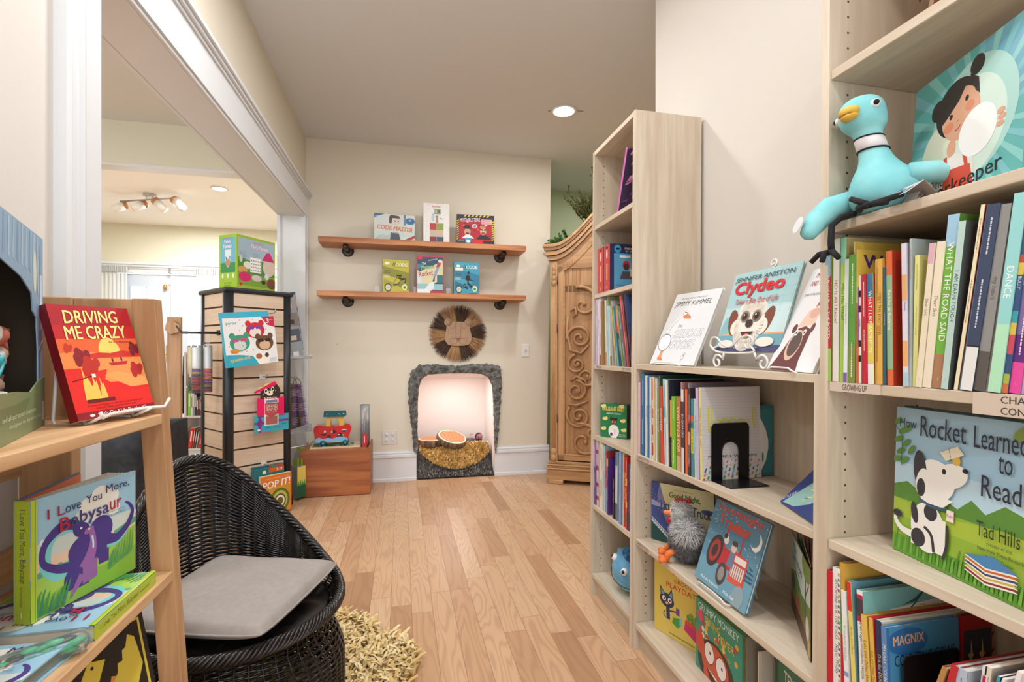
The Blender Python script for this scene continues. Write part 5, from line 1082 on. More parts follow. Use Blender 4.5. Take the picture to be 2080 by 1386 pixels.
a.text('CODE MASTER', 0.06, 0.46, 0.88, 0.15, '#e8824a', 0.05, 0.1, -0.06, '#4a2f2a', 0.05); a.text('PROGRAMMING LOGIC GAME', 0.17, 0.35, 0.64, 0.06, '#f2f0ea', 0.03, 0, -0.06, '#5a5a5a', 0.04); a.text('60', 0.85, 0.78, 0.06, 0.07, '#e8f0f4', 0.03); a.text('THINKFUN', 0.02, 0.88, 0.16, 0.05, '#dfe8f0', 0.02, 0, 0.1)
vbox('board_game', 'grey logic board game box with orange lettering on the upper plank shelf', T(-0.215, 4.17, ZU) @ rotm('Z', 0.045), 0.326, 0.228, 0.055, '#cfd5d2', a, None, 'game')
a = Art(0.66); a.rect(0, 0, 1, 1, '#eae8e4'); rr = random.Random(2)
for k in range(150):
    x, y = rr.random(), rr.random()
    if 0.2 < x < 0.8 and y < 0.56: continue
    a.line([(x, y), (x+0.05*rr.uniform(-1, 1), y+0.025*rr.uniform(-1, 1))], 0.005, ['#c9a8a4', '#9aa4b4', '#c8b8c8', '#7f8a96'][k % 4])
a.rect(0.24, 0.05, 0.77, 0.52, '#c9b4a0'); a.rect(0.24, 0.34, 0.50, 0.50, '#b8303a'); a.rect(0.51, 0.34, 0.77, 0.50, '#8aa03a'); a.rect(0.24, 0.05, 0.50, 0.17, '#7f2a32'); a.rect(0.51, 0.05, 0.77, 0.17, '#2f4a66'); a.text('brackitz', 0.33, 0.90, 0.32, 0.05, '#c04038', 0.04); a.rect(0.42, 0.73, 0.66, 0.86, '#8a9a6a'); a.rect(0.46, 0.77, 0.50, 0.83, '#e8e4da'); a.rect(0.57, 0.77, 0.62, 0.83, '#4a5a4a'); a.rect(0.47, 0.52, 0.57, 0.70, '#a88a78'); a.rect(0.32, 0.55, 0.42, 0.72, '#b8c8d4'); a.line([(0.35, 0.72), (0.45, 0.75)], 0.02, '#8fa0b0'); a.line([(0.62, 0.64), (0.74, 0.62)], 0.02, '#8fa0b0')
vbox('building_kit', 'tall white building kit box with a window of coloured pieces, on the upper shelf', T(0.180, 4.16, ZU), 0.216, 0.336, 0.06, '#eae8e4', a, None, 'toy box')
a = Art(1.28); a.rect(0, 0, 1, 1, '#2a2230'); a.rect(0.06, 0.14, 0.94, 0.82, '#b01e2c')
for k in range(22): x = -0.05+0.10*k; 
for k in range(7): a.poly([(0.18+0.10*k, 0.93), (0.23+0.10*k, 0.93), (0.27+0.10*k, 0.995), (0.22+0.10*k, 0.995)], '#d8b83a')
for k in range(9): y = 0.14+0.075*k; a.poly([(0.0, y), (0.05, y+0.045), (0.05, y+0.085), (0.0, y+0.04)], '#d8b83a'); a.poly([(0.93, y), (0.995, y+0.045), (0.995, y+0.085), (0.93, y+0.04)], '#d8b83a')
for k in range(16): rr_ = random.Random(k); a.ell(0.1+0.8*rr_.random(), 0.3+0.48*rr_.random(), 0.03, 0.03, ['#d8d0d0', '#7a1420', '#e04a4a', '#4a3a44'][k % 4], 0, 8)
a.ell(0.28, 0.42, 0.085, 0.12, '#c99a80'); a.ell(0.28, 0.55, 0.12, 0.035, '#201a20'); a.ell(0.27, 0.59, 0.085, 0.06, '#201a20'); a.ell(0.28, 0.355, 0.05, 0.05, '#7a4636'); a.ell(0.28, 0.36, 0.02, 0.025, '#3a1a18'); a.poly([(0.12, 0.20), (0.24, 0.33), (0.34, 0.33), (0.46, 0.20)], '#e4e6e8')
a.ell(0.70, 0.46, 0.085, 0.13, '#d2a58a'); a.ell(0.69, 0.60, 0.08, 0.05, '#b08a5a'); a.ell(0.70, 0.39, 0.055, 0.045, '#a04a3a'); a.rect(0.62, 0.48, 0.69, 0.53, '#3a3238'); a.rect(0.72, 0.48, 0.79, 0.53, '#3a3238'); a.poly([(0.52, 0.18), (0.62, 0.33), (0.78, 0.33), (0.92, 0.18)], '#231f26'); a.ell(0.47, 0.62, 0.07, 0.075, '#d8dce0'); a.ell(0.47, 0.62, 0.05, 0.055, '#8a9098')
a.rect(0.40, 0.05, 0.70, 0.15, '#d01f28'); a.rect(0.22, 0.06, 0.38, 0.22, '#5a9ac0'); a.rect(0.02, 0.08, 0.2, 0.14, '#6a6a70'); a.ell(0.30, 0.10, 0.05, 0.05, '#e8eef2')
for k in range(6): a.poly([(0.38+0.08*k, 0.0), (0.42+0.08*k, 0.0), (0.44+0.08*k, 0.03), (0.40+0.08*k, 0.03)], '#d8b83a')
a.text('MYTHBUSTERS', 0.08, 0.74, 0.54, 0.13, '#d0ccd0', 0.03, 0.05, 0.05, '#2a2230', 0.04); a.rect(0.65, 0.70, 0.93, 0.86, '#d8a8ac'); a.text('SCIENCE OF', 0.69, 0.80, 0.2, 0.04, '#8a2a34', 0.02); a.text('EXPLOSIONS', 0.67, 0.73, 0.24, 0.04, '#8a2a34', 0.02)
vbox('science_kit', 'black and red science kit box with yellow hazard stripes on the upper shelf', T(0.455, 4.13, ZU) @ rotm('Z', -0.03), 0.318, 0.250, 0.11, '#2a2230', a, None, 'science kit', sides='#c9b8a4')
# lower shelf: three kits and clear acrylic stands
def code(c0, c1, c2, lb, robot, ti, x):
    a = Art(0.80); a.rect(0, 0, 1, 1, c0); a.poly([(0, 0.80), (1, 0.62), (1, 0.35), (0, 0.55)], c1); a.poly([(0.04, 0.10), (0.6, 0.24), (0.04, 0.42)], c2); a.poly([(0.5, 0.30), (1, 0.46), (1, 0.1), (0.6, 0.2)], c1)
    a.ell(0.17, 0.885, 0.085, 0.04, '#eeeae4'); a.line([(0.37, 0.80), (0.42, 0.92)], 0.018, '#22261c'); a.line([(0.43, 0.80), (0.48, 0.92)], 0.018, '#22261c'); a.text('CODE', 0.49, 0.81, 0.44, 0.10, '#f2f0ea', 0.05); a.rect(0.40, 0.775, 0.94, 0.782, '#2f3a2a'); a.text(ti[0], 0.06, 0.63, 0.22, 0.045, '#2a3020', 0.02); a.text(ti[1], 0.06, 0.58, 0.24, 0.045, '#2a3020', 0.02)
    for k in range(3): a.rect(0.06, 0.52-0.03*k, 0.27, 0.53-0.03*k, '#dfe0d0')
    if robot:
        a.line([(0.42, 0.25), (0.58, 0.25), (0.72, 0.46)], 0.018, '#1d1f16'); a.line([(0.40, 0.30), (0.55, 0.48), (0.70, 0.50)], 0.012, '#1d1f16')
        for (x_, y_, w_) in ((0.52, 0.53, 0.2), (0.60, 0.44, 0.3), (0.40, 0.25, 0.16)): a.rect(x_, y_-0.02, x_+w_, y_+0.02, '#1d1f16')
        a.line([(0.62, 0.5), (0.72, 0.40), (0.80, 0.42)], 0.03, '#1d1f16'); a.line([(0.88, 0.45), (0.84, 0.32)], 0.03, '#1d1f16')
    else:
        a.ell(0.58, 0.68, 0.045, 0.045, '#15181a'); a.ell(0.55, 0.52, 0.09, 0.09, '#15181a'); a.line([(0.56, 0.52), (0.56, 0.32)], 0.05, '#15181a'); a.line([(0.6, 0.52), (0.68, 0.44), (0.78, 0.44)], 0.03, '#15181a'); a.ell(0.43, 0.28, 0.06, 0.06, '#15181a'); a.line([(0.43, 0.25), (0.55, 0.18)], 0.05, '#15181a'); a.line([(0.58, 0.34), (0.76, 0.20)], 0.05, '#15181a'); a.ell(0.43, 0.28, 0.03, 0.03, c1); a.rect(0.05, 0.74, 0.36, 0.83, '#eeece6')
    a.ell(0.20, 0.16, 0.125, 0.125, '#2a2c20'); a.ell(0.20, 0.16, 0.095, 0.095, '#cfd0bc'); a.text('14+', 0.15, 0.15, 0.10, 0.03, '#4a4a3a'); a.ell(0.83, 0.19, 0.095, 0.095, '#e8e6a8'); a.ell(0.83, 0.18, 0.05, 0.045, '#2f8a6a'); a.rect(0.62, 0.03, 0.92, 0.045, '#2f3a2a')
    s = Art(0.2); s.rect(0, 0, 1, 1, c0); s.rect(0.3, 0.35, 0.6, 0.7, '#dfe0c8'); s.line([(0.25, 0.76), (0.7, 0.82)], 0.03, '#22261c')
    vbox('coding_game', lb, x, 0.212, 0.272, 0.05, c0, a, s, 'game')
code('#bdb63f', '#8d8a34', '#a29c38', 'lime coding game box with a robot arm on the lower plank shelf', True, ('ROBOT', 'REPAIR'), T(-0.147, 4.135, ZL) @ rotm('Z', 0.13))
code('#3f9fbb', '#2f7f9c', '#2b6f8c', 'blue coding game box with a wheeled robot on the lower plank shelf', False, ('ON THE', 'BRINK'), T(0.432, 4.14, ZL))
a = Art(0.74); a.rect(0, 0, 1, 1, '#b8303f'); a.rect(0.03, 0.02, 0.97, 0.97, '#24485f'); a.poly([(0.03, 0.28), (0.97, 0.70), (0.97, 0.42), (0.5, 0.2), (0.03, 0.2)], '#dcd2a4'); a.poly([(0.03, 0.55), (0.97, 0.88), (0.97, 0.62), (0.03, 0.30)], '#d8cf9f'); a.poly([(0.03, 0.62), (0.2, 0.55), (0.2, 0.28), (0.03, 0.25)], '#cfe0e0'); a.rect(0.03, 0.10, 0.97, 0.26, '#8fc4c8'); a.rect(0.03, 0.02, 0.55, 0.12, '#e8eef0'); a.rect(0.5, 0.02, 0.97, 0.08, '#c02a44'); a.poly([(0.03, 0.78), (0.03, 0.62), (0.18, 0.70), (0.26, 0.62), (0.22, 0.78)], '#2f7f8a')
a.poly([(0.28, 0.10), (0.50, 0.30), (0.64, 0.32), (0.62, 0.12)], '#dfeaea')
a.poly([(0.60, 0.44), (0.72, 0.47), (0.90, 0.82), (0.78, 0.80)], '#8f9cc0'); a.poly([(0.72, 0.70), (0.86, 0.73), (0.92, 0.86), (0.78, 0.84)], '#b02a38'); a.ell(0.87, 0.87, 0.075, 0.045, '#d8d4d8'); a.poly([(0.58, 0.32), (0.64, 0.46), (0.68, 0.46), (0.66, 0.32)], '#4a4a50'); a.rect(0.75, 0.30, 0.97, 0.50, '#2a6f78')
a.text('The', 0.20, 0.76, 0.16, 0.07, '#eef0e0', 0.03, 0, 0.1, '#24485f', 0.04); a.text('Meteor', 0.18, 0.63, 0.50, 0.11, '#8fc0a0', 0.05, 0, 0.16, '#24485f', 0.05); a.text('Rocket', 0.10, 0.44, 0.52, 0.13, '#a8323a', 0.05, 0, 0.16, '#eee6cc', 0.05); a.poly([(0.12, 0.42), (0.3, 0.30), (0.28, 0.40)], '#d8d0d8'); a.ell(0.13, 0.94, 0.08, 0.04, '#c8303a'); a.text('METEOR ROCKET SCIENCE', 0.42, 0.86, 0.36, 0.03, '#dfe4e0', 0.0, 0, 0.2)
vbox('rocket_kit', 'red-edged rocket kit box standing between the lime and blue boxes', T(0.122, 4.135, ZL) @ rotm('Z', -0.03), 0.224, 0.312, 0.05, '#b8303f', a, None, 'science kit', sides='#c03848')
for (x, lb) in ((-0.215, 'clear acrylic block at the open side of the lime box'), (0.098, 'clear acrylic block between the lime box and the rocket box'), (0.366, 'clear acrylic block between the rocket box and the blue box')):
    t = thing('acrylic_stand', lb, 'stand', T(x, 4.17, ZL), 'acrylic stands on the lower shelf'); b = MB(); b.box((0, 0, 0), (0.045, 0.09, 0.003), m_ac); b.box((0, 0.0, 0), (0.045, 0.003, 0.055), m_ac); b.box((0.0, 0, 0), (0.003, 0.05, 0.07), m_ac); b.box((0.042, 0, 0), (0.045, 0.05, 0.07), m_ac); b.build('stand', t)
# ---- raffia lion
LM = T(0.485, BY-0.012, 1.262)
t = thing('raffia_lion', 'wooden lion face with a dark and light raffia mane on the back wall', 'wall decoration', LM)
rr = random.Random(12)
for ring, (r0, r1, y0, cnt) in enumerate(((0.08, 0.245, 0.004, 1200), (0.08, 0.215, -0.008, 1000))):
    b = MB()
    mats = {0: [paint(h_, 0.8) for h_ in ('#4a3326', '#5a4030', '#3a2820')], 1: [paint(h_, 0.8) for h_ in ('#b98f62', '#c9a072', '#a87f56', '#8f6846')]}
    for k in range(cnt):
        a_ = 2*PI*k/cnt+rr.uniform(-0.01, 0.01); sec = int((a_/(2*PI)*10)+0.3) % 2
        q = a_+rr.uniform(-0.06, 0.06); l = r1*rr.uniform(0.90, 1.06); m_ = rr.choice(mats[sec]); w_ = 0.0014
        p0 = Vector((r0*math.cos(a_), y0+rr.uniform(-0.006, 0.004), r0*math.sin(a_))); p1 = Vector((l*math.cos(q), y0+rr.uniform(-0.012, 0.008), l*math.sin(q))); s_ = Vector((-math.sin(a_), 0, math.cos(a_)))*w_
        mid = p0.lerp(p1, 0.55)+Vector((0, -0.004, 0)); b.add([p0-s_, p0+s_, mid+s_, mid-s_, p1+s_*0.5, p1-s_*0.5], [(0, 1, 2, 3), (3, 2, 4, 5)], m_)
    b.build('raffia_mane', t, kind='stuff')
mf_ = wood('#a8876a', '#b8977a', 'Z', 5, 0.6, name='pale_plywood', ring=0.6); b = MB()
fc = [(0.0, -0.105), (0.05, -0.104), (0.09, -0.095), (0.115, -0.06), (0.118, -0.02), (0.105, 0.03), (0.10, 0.085), (0.08, 0.10), (0.0, 0.105), (-0.08, 0.10), (-0.10, 0.085), (-0.105, 0.03), (-0.118, -0.02), (-0.115, -0.06), (-0.09, -0.095), (-0.05, -0.104)]
b.prism(fc[::-1], -0.030, -0.022, mf_)
for sx in (-1, 1): b.lathe([(0, 0.0), (0.034, 0.0), (0.034, 0.008), (0, 0.008)], mf_, 24, T(sx*0.088, -0.0225, 0.098) @ rotm('X', PI/2))
ink = '#6f4f38'; a = Art(0.24/0.26); A_ = lambda x, z: (x/0.24+0.5, z/0.26+0.5)
for sx in (-1, 1):
    a.line([A_(sx*(0.088+0.016*math.cos(q*0.4)), 0.1+0.016*math.sin(q*0.4)) for q in range(17)], 0.01, ink); a.line([A_(sx*0.026, 0.10), A_(sx*0.022, 0.03), A_(sx*0.020, -0.035)], 0.009, ink); a.line([A_(sx*0.036, 0.058), A_(sx*0.045, 0.045), A_(sx*0.058, 0.045), A_(sx*0.066, 0.058)], 0.010, ink)
    a.line([A_(0, -0.055), A_(sx*0.02, -0.088), A_(sx*0.055, -0.092), A_(sx*0.078, -0.07), A_(sx*0.07, -0.045), A_(sx*0.02, -0.037)], 0.009, ink)
a.poly([A_(-0.028, -0.038), A_(0.0, -0.068), A_(0.028, -0.038)], '#8a5f44')
a.put(b, lambda u, v, d: ((u-0.5)*0.24, -0.0306-d, (v-0.5)*0.26)); b.build('face', t)
# ---- rough grey surround of the nook
m_rock = mottled('#3f403f', '#8b8b86', 26, 0.75, (1, 1, 1), 1.0, 6, 'grey_papier_mache', 0.3, 0.75)
t = thing('arch_surround', 'rough grey stone-like surround moulded around the nook opening', 'surround', T(0, 0, 0))
inn = [(0.139, 0.235), (0.139, 0.45), (0.142, 0.68), (0.150, 0.80), (0.175, 0.87), (0.225, 0.905), (0.34, 0.912), (0.47, 0.914), (0.60, 0.912), (0.70, 0.905), (0.76, 0.87), (0.792, 0.80), (0.800, 0.68), (0.806, 0.45), (0.812, 0.20)]
out = [(0.105, 0.245), (0.085, 0.45), (0.058, 0.68), (0.062, 0.84), (0.085, 0.945), (0.16, 0.99), (0.30, 0.995), (0.47, 0.982), (0.62, 0.996), (0.76, 0.995), (0.868, 0.975), (0.880, 0.82), (0.868, 0.66), (0.852, 0.45), (0.825, 0.21)]
def resample(pl, n):
    d = [0]
    for p, q in zip(pl, pl[1:]): d.append(d[-1]+math.dist(p, q))
    r = []
    for i in range(n+1):
        s_ = d[-1]*i/n; k = 0
        while k < len(d)-2 and d[k+1] < s_: k += 1
        f = (s_-d[k])/(d[k+1]-d[k]); r.append((pl[k][0]+(pl[k+1][0]-pl[k][0])*f, pl[k][1]+(pl[k+1][1]-pl[k][1])*f))
    return r
from mathutils import noise as MN
N1, N2 = 190, 16; I_, O_ = resample(inn, N1), resample(out, N1); b = MB(); vs = []
for i in range(N1+1):
    for j in range(N2+1):
        s_ = j/N2; x = I_[i][0]+(O_[i][0]-I_[i][0])*s_; z = I_[i][1]+(O_[i][1]-I_[i][1])*s_
        ed = math.sin(PI*min(1, max(0, 0.04+0.94*s_)))**0.5; nz = MN.noise((x*32, z*32, 0.3))+0.6*MN.noise((x*75, z*75, 1.7))+0.35*MN.noise((x*160, z*160, 4.1))
        h_ = 0.006+0.038*ed+0.016*nz*(0.35+0.65*ed)
        jx = 0.012*MN.noise((x*40, z*40, 8))+0.006*MN.noise((x*120, z*120, 2)); jz = 0.012*MN.noise((x*40, z*40, 5))+0.006*MN.noise((x*120, z*120, 6))
        if j == 0: jx *= 0.3; jz *= 0.3
        vs.append((x+jx, BY-max(0.0, h_) if 0 < j < N2 else BY-0.0006, z+jz))
fs = [(i*(N2+1)+j, i*(N2+1)+j+1, (i+1)*(N2+1)+j+1, (i+1)*(N2+1)+j) for i in range(N1) for j in range(N2)]
b.add(vs, fs, m_rock, False); b.build('crust', t)
ap = MB()    # the wall panel that rounds the upper corners of the opening
pl_ = [(0.125, 0.2)]+I_[8:-8]+[(0.815, 0.2), (0.815, 0.936), (0.125, 0.936)]
cor = [[(0.126, 0.66)]+[p for p in I_ if p[0] < 0.36 and p[1] > 0.66]+[(0.36, 0.936), (0.126, 0.936)], [(0.814, 0.936), (0.58, 0.936)]+[p for p in I_ if p[0] > 0.58 and p[1] > 0.66]+[(0.814, 0.66)]]
for c_ in cor: ap.prism(c_, BY+0.001, BY+0.012, m_wall)
struct(ap, 'wall_arch_corner')
# ---- inside the nook: bed base, rugs, log cushions, a sign and a toy
def bed(x, y):
    k = max(0, min(1, (y-4.30)/0.32)); return 0.02+0.20*(k*k*(3-2*k))
t = thing('nook_mound', 'dark padded mound filling the floor of the nook', 'padding', T(0, 0, 0)); b = MB(); vs = []; nx_, ny_ = 6, 24
for i in range(nx_+1):
    for j in range(ny_+1): y = 4.312+0.70*j/ny_; vs.append((0.130+0.68*i/nx_, y, bed(0, y)-0.014))
b.add(vs, [(i*(ny_+1)+j, (i+1)*(ny_+1)+j, (i+1)*(ny_+1)+j+1, i*(ny_+1)+j+1) for i in range(nx_) for j in range(ny_)], cloth('#3a3634'), True); b.build('padding', t)
gm = [paint(h_, 0.9) for h_ in ('#6e6966', '#857f7b', '#57524f', '#97918c')]
ym = [paint(h_, 0.85) for h_ in ('#e6bd70', '#eecb86', '#dcb060', '#f2d79c')]
t = thing('shag_rug', 'charcoal shaggy rug spilling over the floor edge of the nook', 'rug', T(0, 0, 0))
b = MB(); b.add([(v[0]+(0.02 if v[0] < 0.47 else -0.02), v[1], v[2]+0.006) for v in vs], [(i*(ny_+1)+j, (i+1)*(ny_+1)+j, (i+1)*(ny_+1)+j+1, i*(ny_+1)+j+1) for i in range(nx_) for j in range(ny_)], cloth('#4a4644'), True); b.build('backing', t)
def in_grey(x, y): return True
b = MB(); shag(b, in_grey, 0.160, 0.780, 4.312, 4.99, lambda x, y: bed(x, y)-0.008, 4800, 0.030, 0.007, gm, 21); b.build('pile', t, kind='stuff')
def in_yel(x, y): u = (x-0.49)/0.34; return abs(u) < 0.96 and y > 4.375+0.15*u*u and y < 4.62
t = thing('shag_rug', 'golden half-round shaggy rug draped over the charcoal rug in the nook', 'rug', T(0, 0, 0))
b = MB(); ys = []; n = 20
for i in range(n+1):
    u = -0.94+1.88*i/n
    for j in range(9): y0_ = 4.385+0.15*u**2; y = y0_+(4.61-y0_)*j/8; ys.append((0.48+0.325*u, y, bed(0, y)+0.012))
b.add(ys, [(i*9+j, (i+1)*9+j, (i+1)*9+j+1, i*9+j+1) for i in range(n) for j in range(8)], cloth('#c08f42'), True); b.build('backing', t)
b = MB(); shag(b, in_yel, 0.15, 0.795, 4.35, 4.62, lambda x, y: bed(x, y)+0.013, 3000, 0.036, 0.009, ym, 22); b.build('pile', t, kind='stuff')
m_bark = mottled('#3a2a22', '#8a6a52', 30, 0.8, (1, 1, 0.15), 0.5, name='printed_bark')
def logc(label, M, r, h):
    t = thing('log_cushion', label, 'cushion', M, 'log slice cushions in the nook')
    b = MB(); b.lathe([(0, 0), (r*0.9, 0.0), (r, h*0.2), (r*1.02, h*0.5), (r, h*0.85), (r*0.93, h*0.97)], m_bark, 40); b.build('bark_side', t)
    b = MB(); b.lathe([(r*0.94, h*0.955), (r*0.90, h*0.99), (r*0.84, h*1.0)], paint('#f0dcb8', 0.8), 40)
    for k in range(7): b.lathe([(r*(0.84-0.12*k), h*(1.0+0.012*k)), (r*(0.84-0.12*k-0.02), h*(1.0+0.012*k+0.004)), (r*max(0, 0.72-0.12*k), h*(1.0+0.012*(k+1)))], paint('#d98a62' if k % 2 else '#cf7850', 0.8), 40)
    b.build('cut_face', t)
logc('flat round log-slice cushion half hidden at the side of the nook', T(0.272, 4.66, 0.222), 0.128, 0.072)
logc('tilted round log-slice cushion resting on the other one in the nook', T(0.455, 4.63, 0.258) @ rotm('Y', 0.20) @ rotm('X', 0.30), 0.142, 0.058)
t = thing('toy_ball', 'dark red ball with a pink pattern at the back of the nook', 'ball', T(0.752, 4.85, 0.262)); b = MB(); b.ball((0, 0, 0), 0.038, mottled('#3a1f22', '#c07a86', 18, 0.25, lo=0.48, hi=0.56), 24, 16); b.build('ball', t)
t = thing('tiny_sign', 'tiny pink signpost standing in the dark rug beside the ball', 'sign', T(0.672, 4.84, 0.208)); b = MB(); b.box((-0.003, 0, 0), (0.003, 0.004, 0.085), paint('#c9a0a0', 0.6)); b.build('post', t); b = MB(); b.box((-0.018, -0.004, 0.045), (0.018, -0.001, 0.066), paint('#e6c8cc', 0.6)); b.box((-0.015, -0.004, 0.070), (0.019, -0.001, 0.088), paint('#d8b0b8', 0.6)); b.build('board', t)

# ------------------------------------------------------------------ things in the rooms beyond
t = thing('track_light', 'white four-spot track light with wooden caps on the far room ceiling', 'track light', T(-3.31, 7.55, 3.23)); m_wh = paint('#eceae6', 0.4); m_wd = wood('#a8744a', '#c28c5e', 'Z', 10)
dv = Vector((0.927, -0.374, 0)); b = MB(); b.lathe([(0, 0), (0.075, 0), (0.075, -0.03), (0, -0.03)], paint('#c9cbce', 0.4), 28); b.build('canopy', t)
b = MB(); b.tube([tuple(-dv*0.46+Vector((0, 0, -0.075))), tuple(dv*0.46+Vector((0, 0, -0.075)))], 0.012, paint('#b4b7bb', 0.3, 0.5), 10); b.tube([(0.04, 0, -0.03), (0.04, 0, -0.07)], 0.008, m_wh, 8); b.tube([(-0.04, 0, -0.03), (-0.04, 0, -0.07)], 0.008, m_wh, 8); b.build('rail', t)
for k, (s_, tlt) in enumerate(((-0.45, (-0.8, -0.25, -0.45)), (-0.15, (-0.7, -0.5, -0.6)), (0.15, (0.75, -0.1, -0.75)), (0.44, (0.75, -0.2, -0.75)))):
    c0 = dv*s_+Vector((0, 0, -0.15)); ax = Vector(tlt).normalized(); a0 = c0-ax*0.085; a1 = c0+ax*0.10
    b = MB(); b.tube([tuple(dv*s_+Vector((0, 0, -0.075))), tuple(dv*s_+Vector((0, 0, -0.13)))], 0.007, paint('#b4b7bb', 0.3, 0.5), 8); b.tube([tuple(a0+ax*0.045), tuple(a1)], 0.052, m_wh, 20); b.tube([tuple(a0), tuple(a0+ax*0.045)], 0.053, m_wd, 20); b.build('spot_head', t)
m_cur = mottled('#dfe4e2', '#eef1ef', 6, 0.9, (4, 4, 0.2)); 
def curtain(x0, x1, lb, z0=0.05, z1=2.50):
    t = thing('sheer_curtain', lb, 'curtain', T(0, FY-0.07, 0), 'sheer curtains at the french doors'); b = MB(); n = 60; vs = []
    for i in range(n+1):
        x = x0+(x1-x0)*i/n
        for j in range(6): z = z1-(z1-z0)*j/5; vs.append((x, 0.018*math.sin(i*1.05)*(0.6+0.1*j)+0.006*math.sin(i*2.3+j), z))
    b.add(vs, [(i*6+j, i*6+j+1, (i+1)*6+j+1, (i+1)*6+j) for i in range(n) for j in range(5)], glassy('#eef2f0', 0.55, 0.9, 'sheer_fabric'), True); b.build('fabric', t)
    b = MB()
    for i in range(44): x = x0+(x1-x0)*i/43; b.box((x-0.006, -0.03+0.01*(i % 2), z1-0.09), (x+0.006, 0.01, z1+0.012), paint('#c9ccca' if i % 3 else '#a9acaa', 0.9))
    b.build('gathered_heading', t)
curtain(-4.98, -4.40, 'sheer white curtain at the near jamb side of the french doors'); curtain(-3.38, -2.75, 'sheer white curtain hanging behind the slatwall tower', 0.05, 2.49)
t = thing('curtain_rod', 'thin curtain rod across the top of the french doors', 'curtain rod', T(0, FY-0.07, 2.50)); b = MB(); b.tube([(-5.1, 0, 0), (-2.6, 0, 0)], 0.008, paint('#b8babc', 0.3, 0.6), 8); b.build('rod', t)
for x in (-3.79,): b = MB(); b.box((x-0.01, 0, -0.09), (x+0.01, 0.075, 0.0), paint('#8a8c90', 0.4)); b.build('bracket', t)
t = thing('door_charm', 'small golden charm hanging from the top of the french door', 'door charm', T(-3.865, FY+0.022, 2.20)); b = MB(); b.box((-0.05, -0.006, -0.05), (0.04, 0.004, 0.03), paint('#d8c8a8', 0.5)); b.build('plate', t); b = MB(); b.cyl((-0.005, -0.03, 0.03), (-0.005, -0.03, -0.045), 0.025, paint('#c9945a', 0.35, 0.6), 12); b.tube([(0.03, -0.01, 0.04), (0.10, -0.01, 0.042)], 0.006, paint('#e8e8e4', 0.4), 6); b.build('bell', t)
t = thing('wall_clock', 'round white clock on the far wall between the green box and the jamb', 'clock', T(-2.055, FY, 2.92)); b = MB(); b.lathe([(0, 0.02), (0.13, 0.02), (0.15, 0.03), (0.155, 0.0)], paint('#e8e8e2', 0.4), 40, rotm('X', PI/2)); b.build('case', t); b = MB(); b.lathe([(0, 0.0235), (0.128, 0.0235)], paint('#f4f4f0', 0.4), 40, rotm('X', PI/2)); b.box((-0.003, -0.026, 0), (0.003, -0.0245, 0.09), m_gr); b.box((0, -0.026, -0.003), (0.06, -0.0245, 0.003), m_gr); b.build('dial', t)
t = thing('floor_mat', 'dark mat on the floor in front of the french doors', 'mat', T(-3.35, 8.25, 0.001)); b = MB(); b.box((-0.75, -0.5, 0), (0.55, 0.45, 0.010), mottled('#4a5058', '#5c636c', 60, 0.95)); b.build('mat', t)
# low white bookcase with chapter books and bags
WB = T(-2.225, 5.80, 0) @ rotm('Z', -0.14)
m_wb = paint('#d6d4d2', 0.5)
t = thing('bookcase', 'low pale grey bookcase beyond the opening, half hidden by the tower', 'bookcase', WB)
for x in (0, 0.58): b = MB(); b.box((x, 0, 0), (x+0.02, 0.26, 1.10), m_wb); b.build('side_panel', t)
b = MB(); b.box((0.02, 0.24, 0.02), (0.58, 0.25, 1.10), m_wb); b.build('back_panel', t)
for z in (0.085, 0.43, 0.745, 1.10): b = MB(); b.box((0.02, 0.002, z-0.02), (0.58, 0.24, z), m_wb); b.build('shelf', t)
b = MB(); b.box((0.02, 0.02, 0), (0.58, 0.035, 0.065), m_wb); b.build('plinth', t)
rows_ = [(0.745, [('#c8222c', 0.045, 0.25, 0, 'thick red'), ('#4a3a34', 0.014, 0.22, 0, 'brown'), ('#20242c', 0.016, 0.235, 0, 'black'), ('#d8d4cc', 0.016, 0.20, 0, 'cream'), ('#2f5a44', 0.02, 0.22, 0, 'green')]),
         (0.43, [('#7fc63a', 0.030, 0.27, 0, 'lime'), ('#dcd8d2', 0.016, 0.235, 0, 'white'), ('#8a90a8', 0.020, 0.265, 0, 'lavender'), ('#1f2028', 0.018, 0.255, 0, 'black'), ('#5a2a30', 0.014, 0.19, 0, 'maroon'), ('#3a2430', 0.014, 0.20, 0, 'plum'), ('#8f1f34', 0.014, 0.17, 0, 'crimson'), ('#d8d0c4', 0.014, 0.20, 0.06, 'cream'), ('#5a3f5c', 0.014, 0.18, 0.08, 'purple'), ('#2a3a34', 0.014, 0.235, 0.10, 'dark green'), ('#a8a8a4', 0.012, 0.22, 0.10, 'grey')]),
         (0.085, [('#c92a30', 0.034, 0.215, -0.12, 'thick red'), ('#b05a2a', 0.012, 0.215, -0.12, 'rust'), ('#5a4a6a', 0.014, 0.20, -0.14, 'violet'), ('#8a9098', 0.012, 0.185, -0.16, 'grey'), ('#d01f2a', 0.048, 0.14, -0.18, 'short red'), ('#9a8a80', 0.016, 0.21, -0.22, 'tan')])]
nm_ = ['top', 'middle', 'bottom']
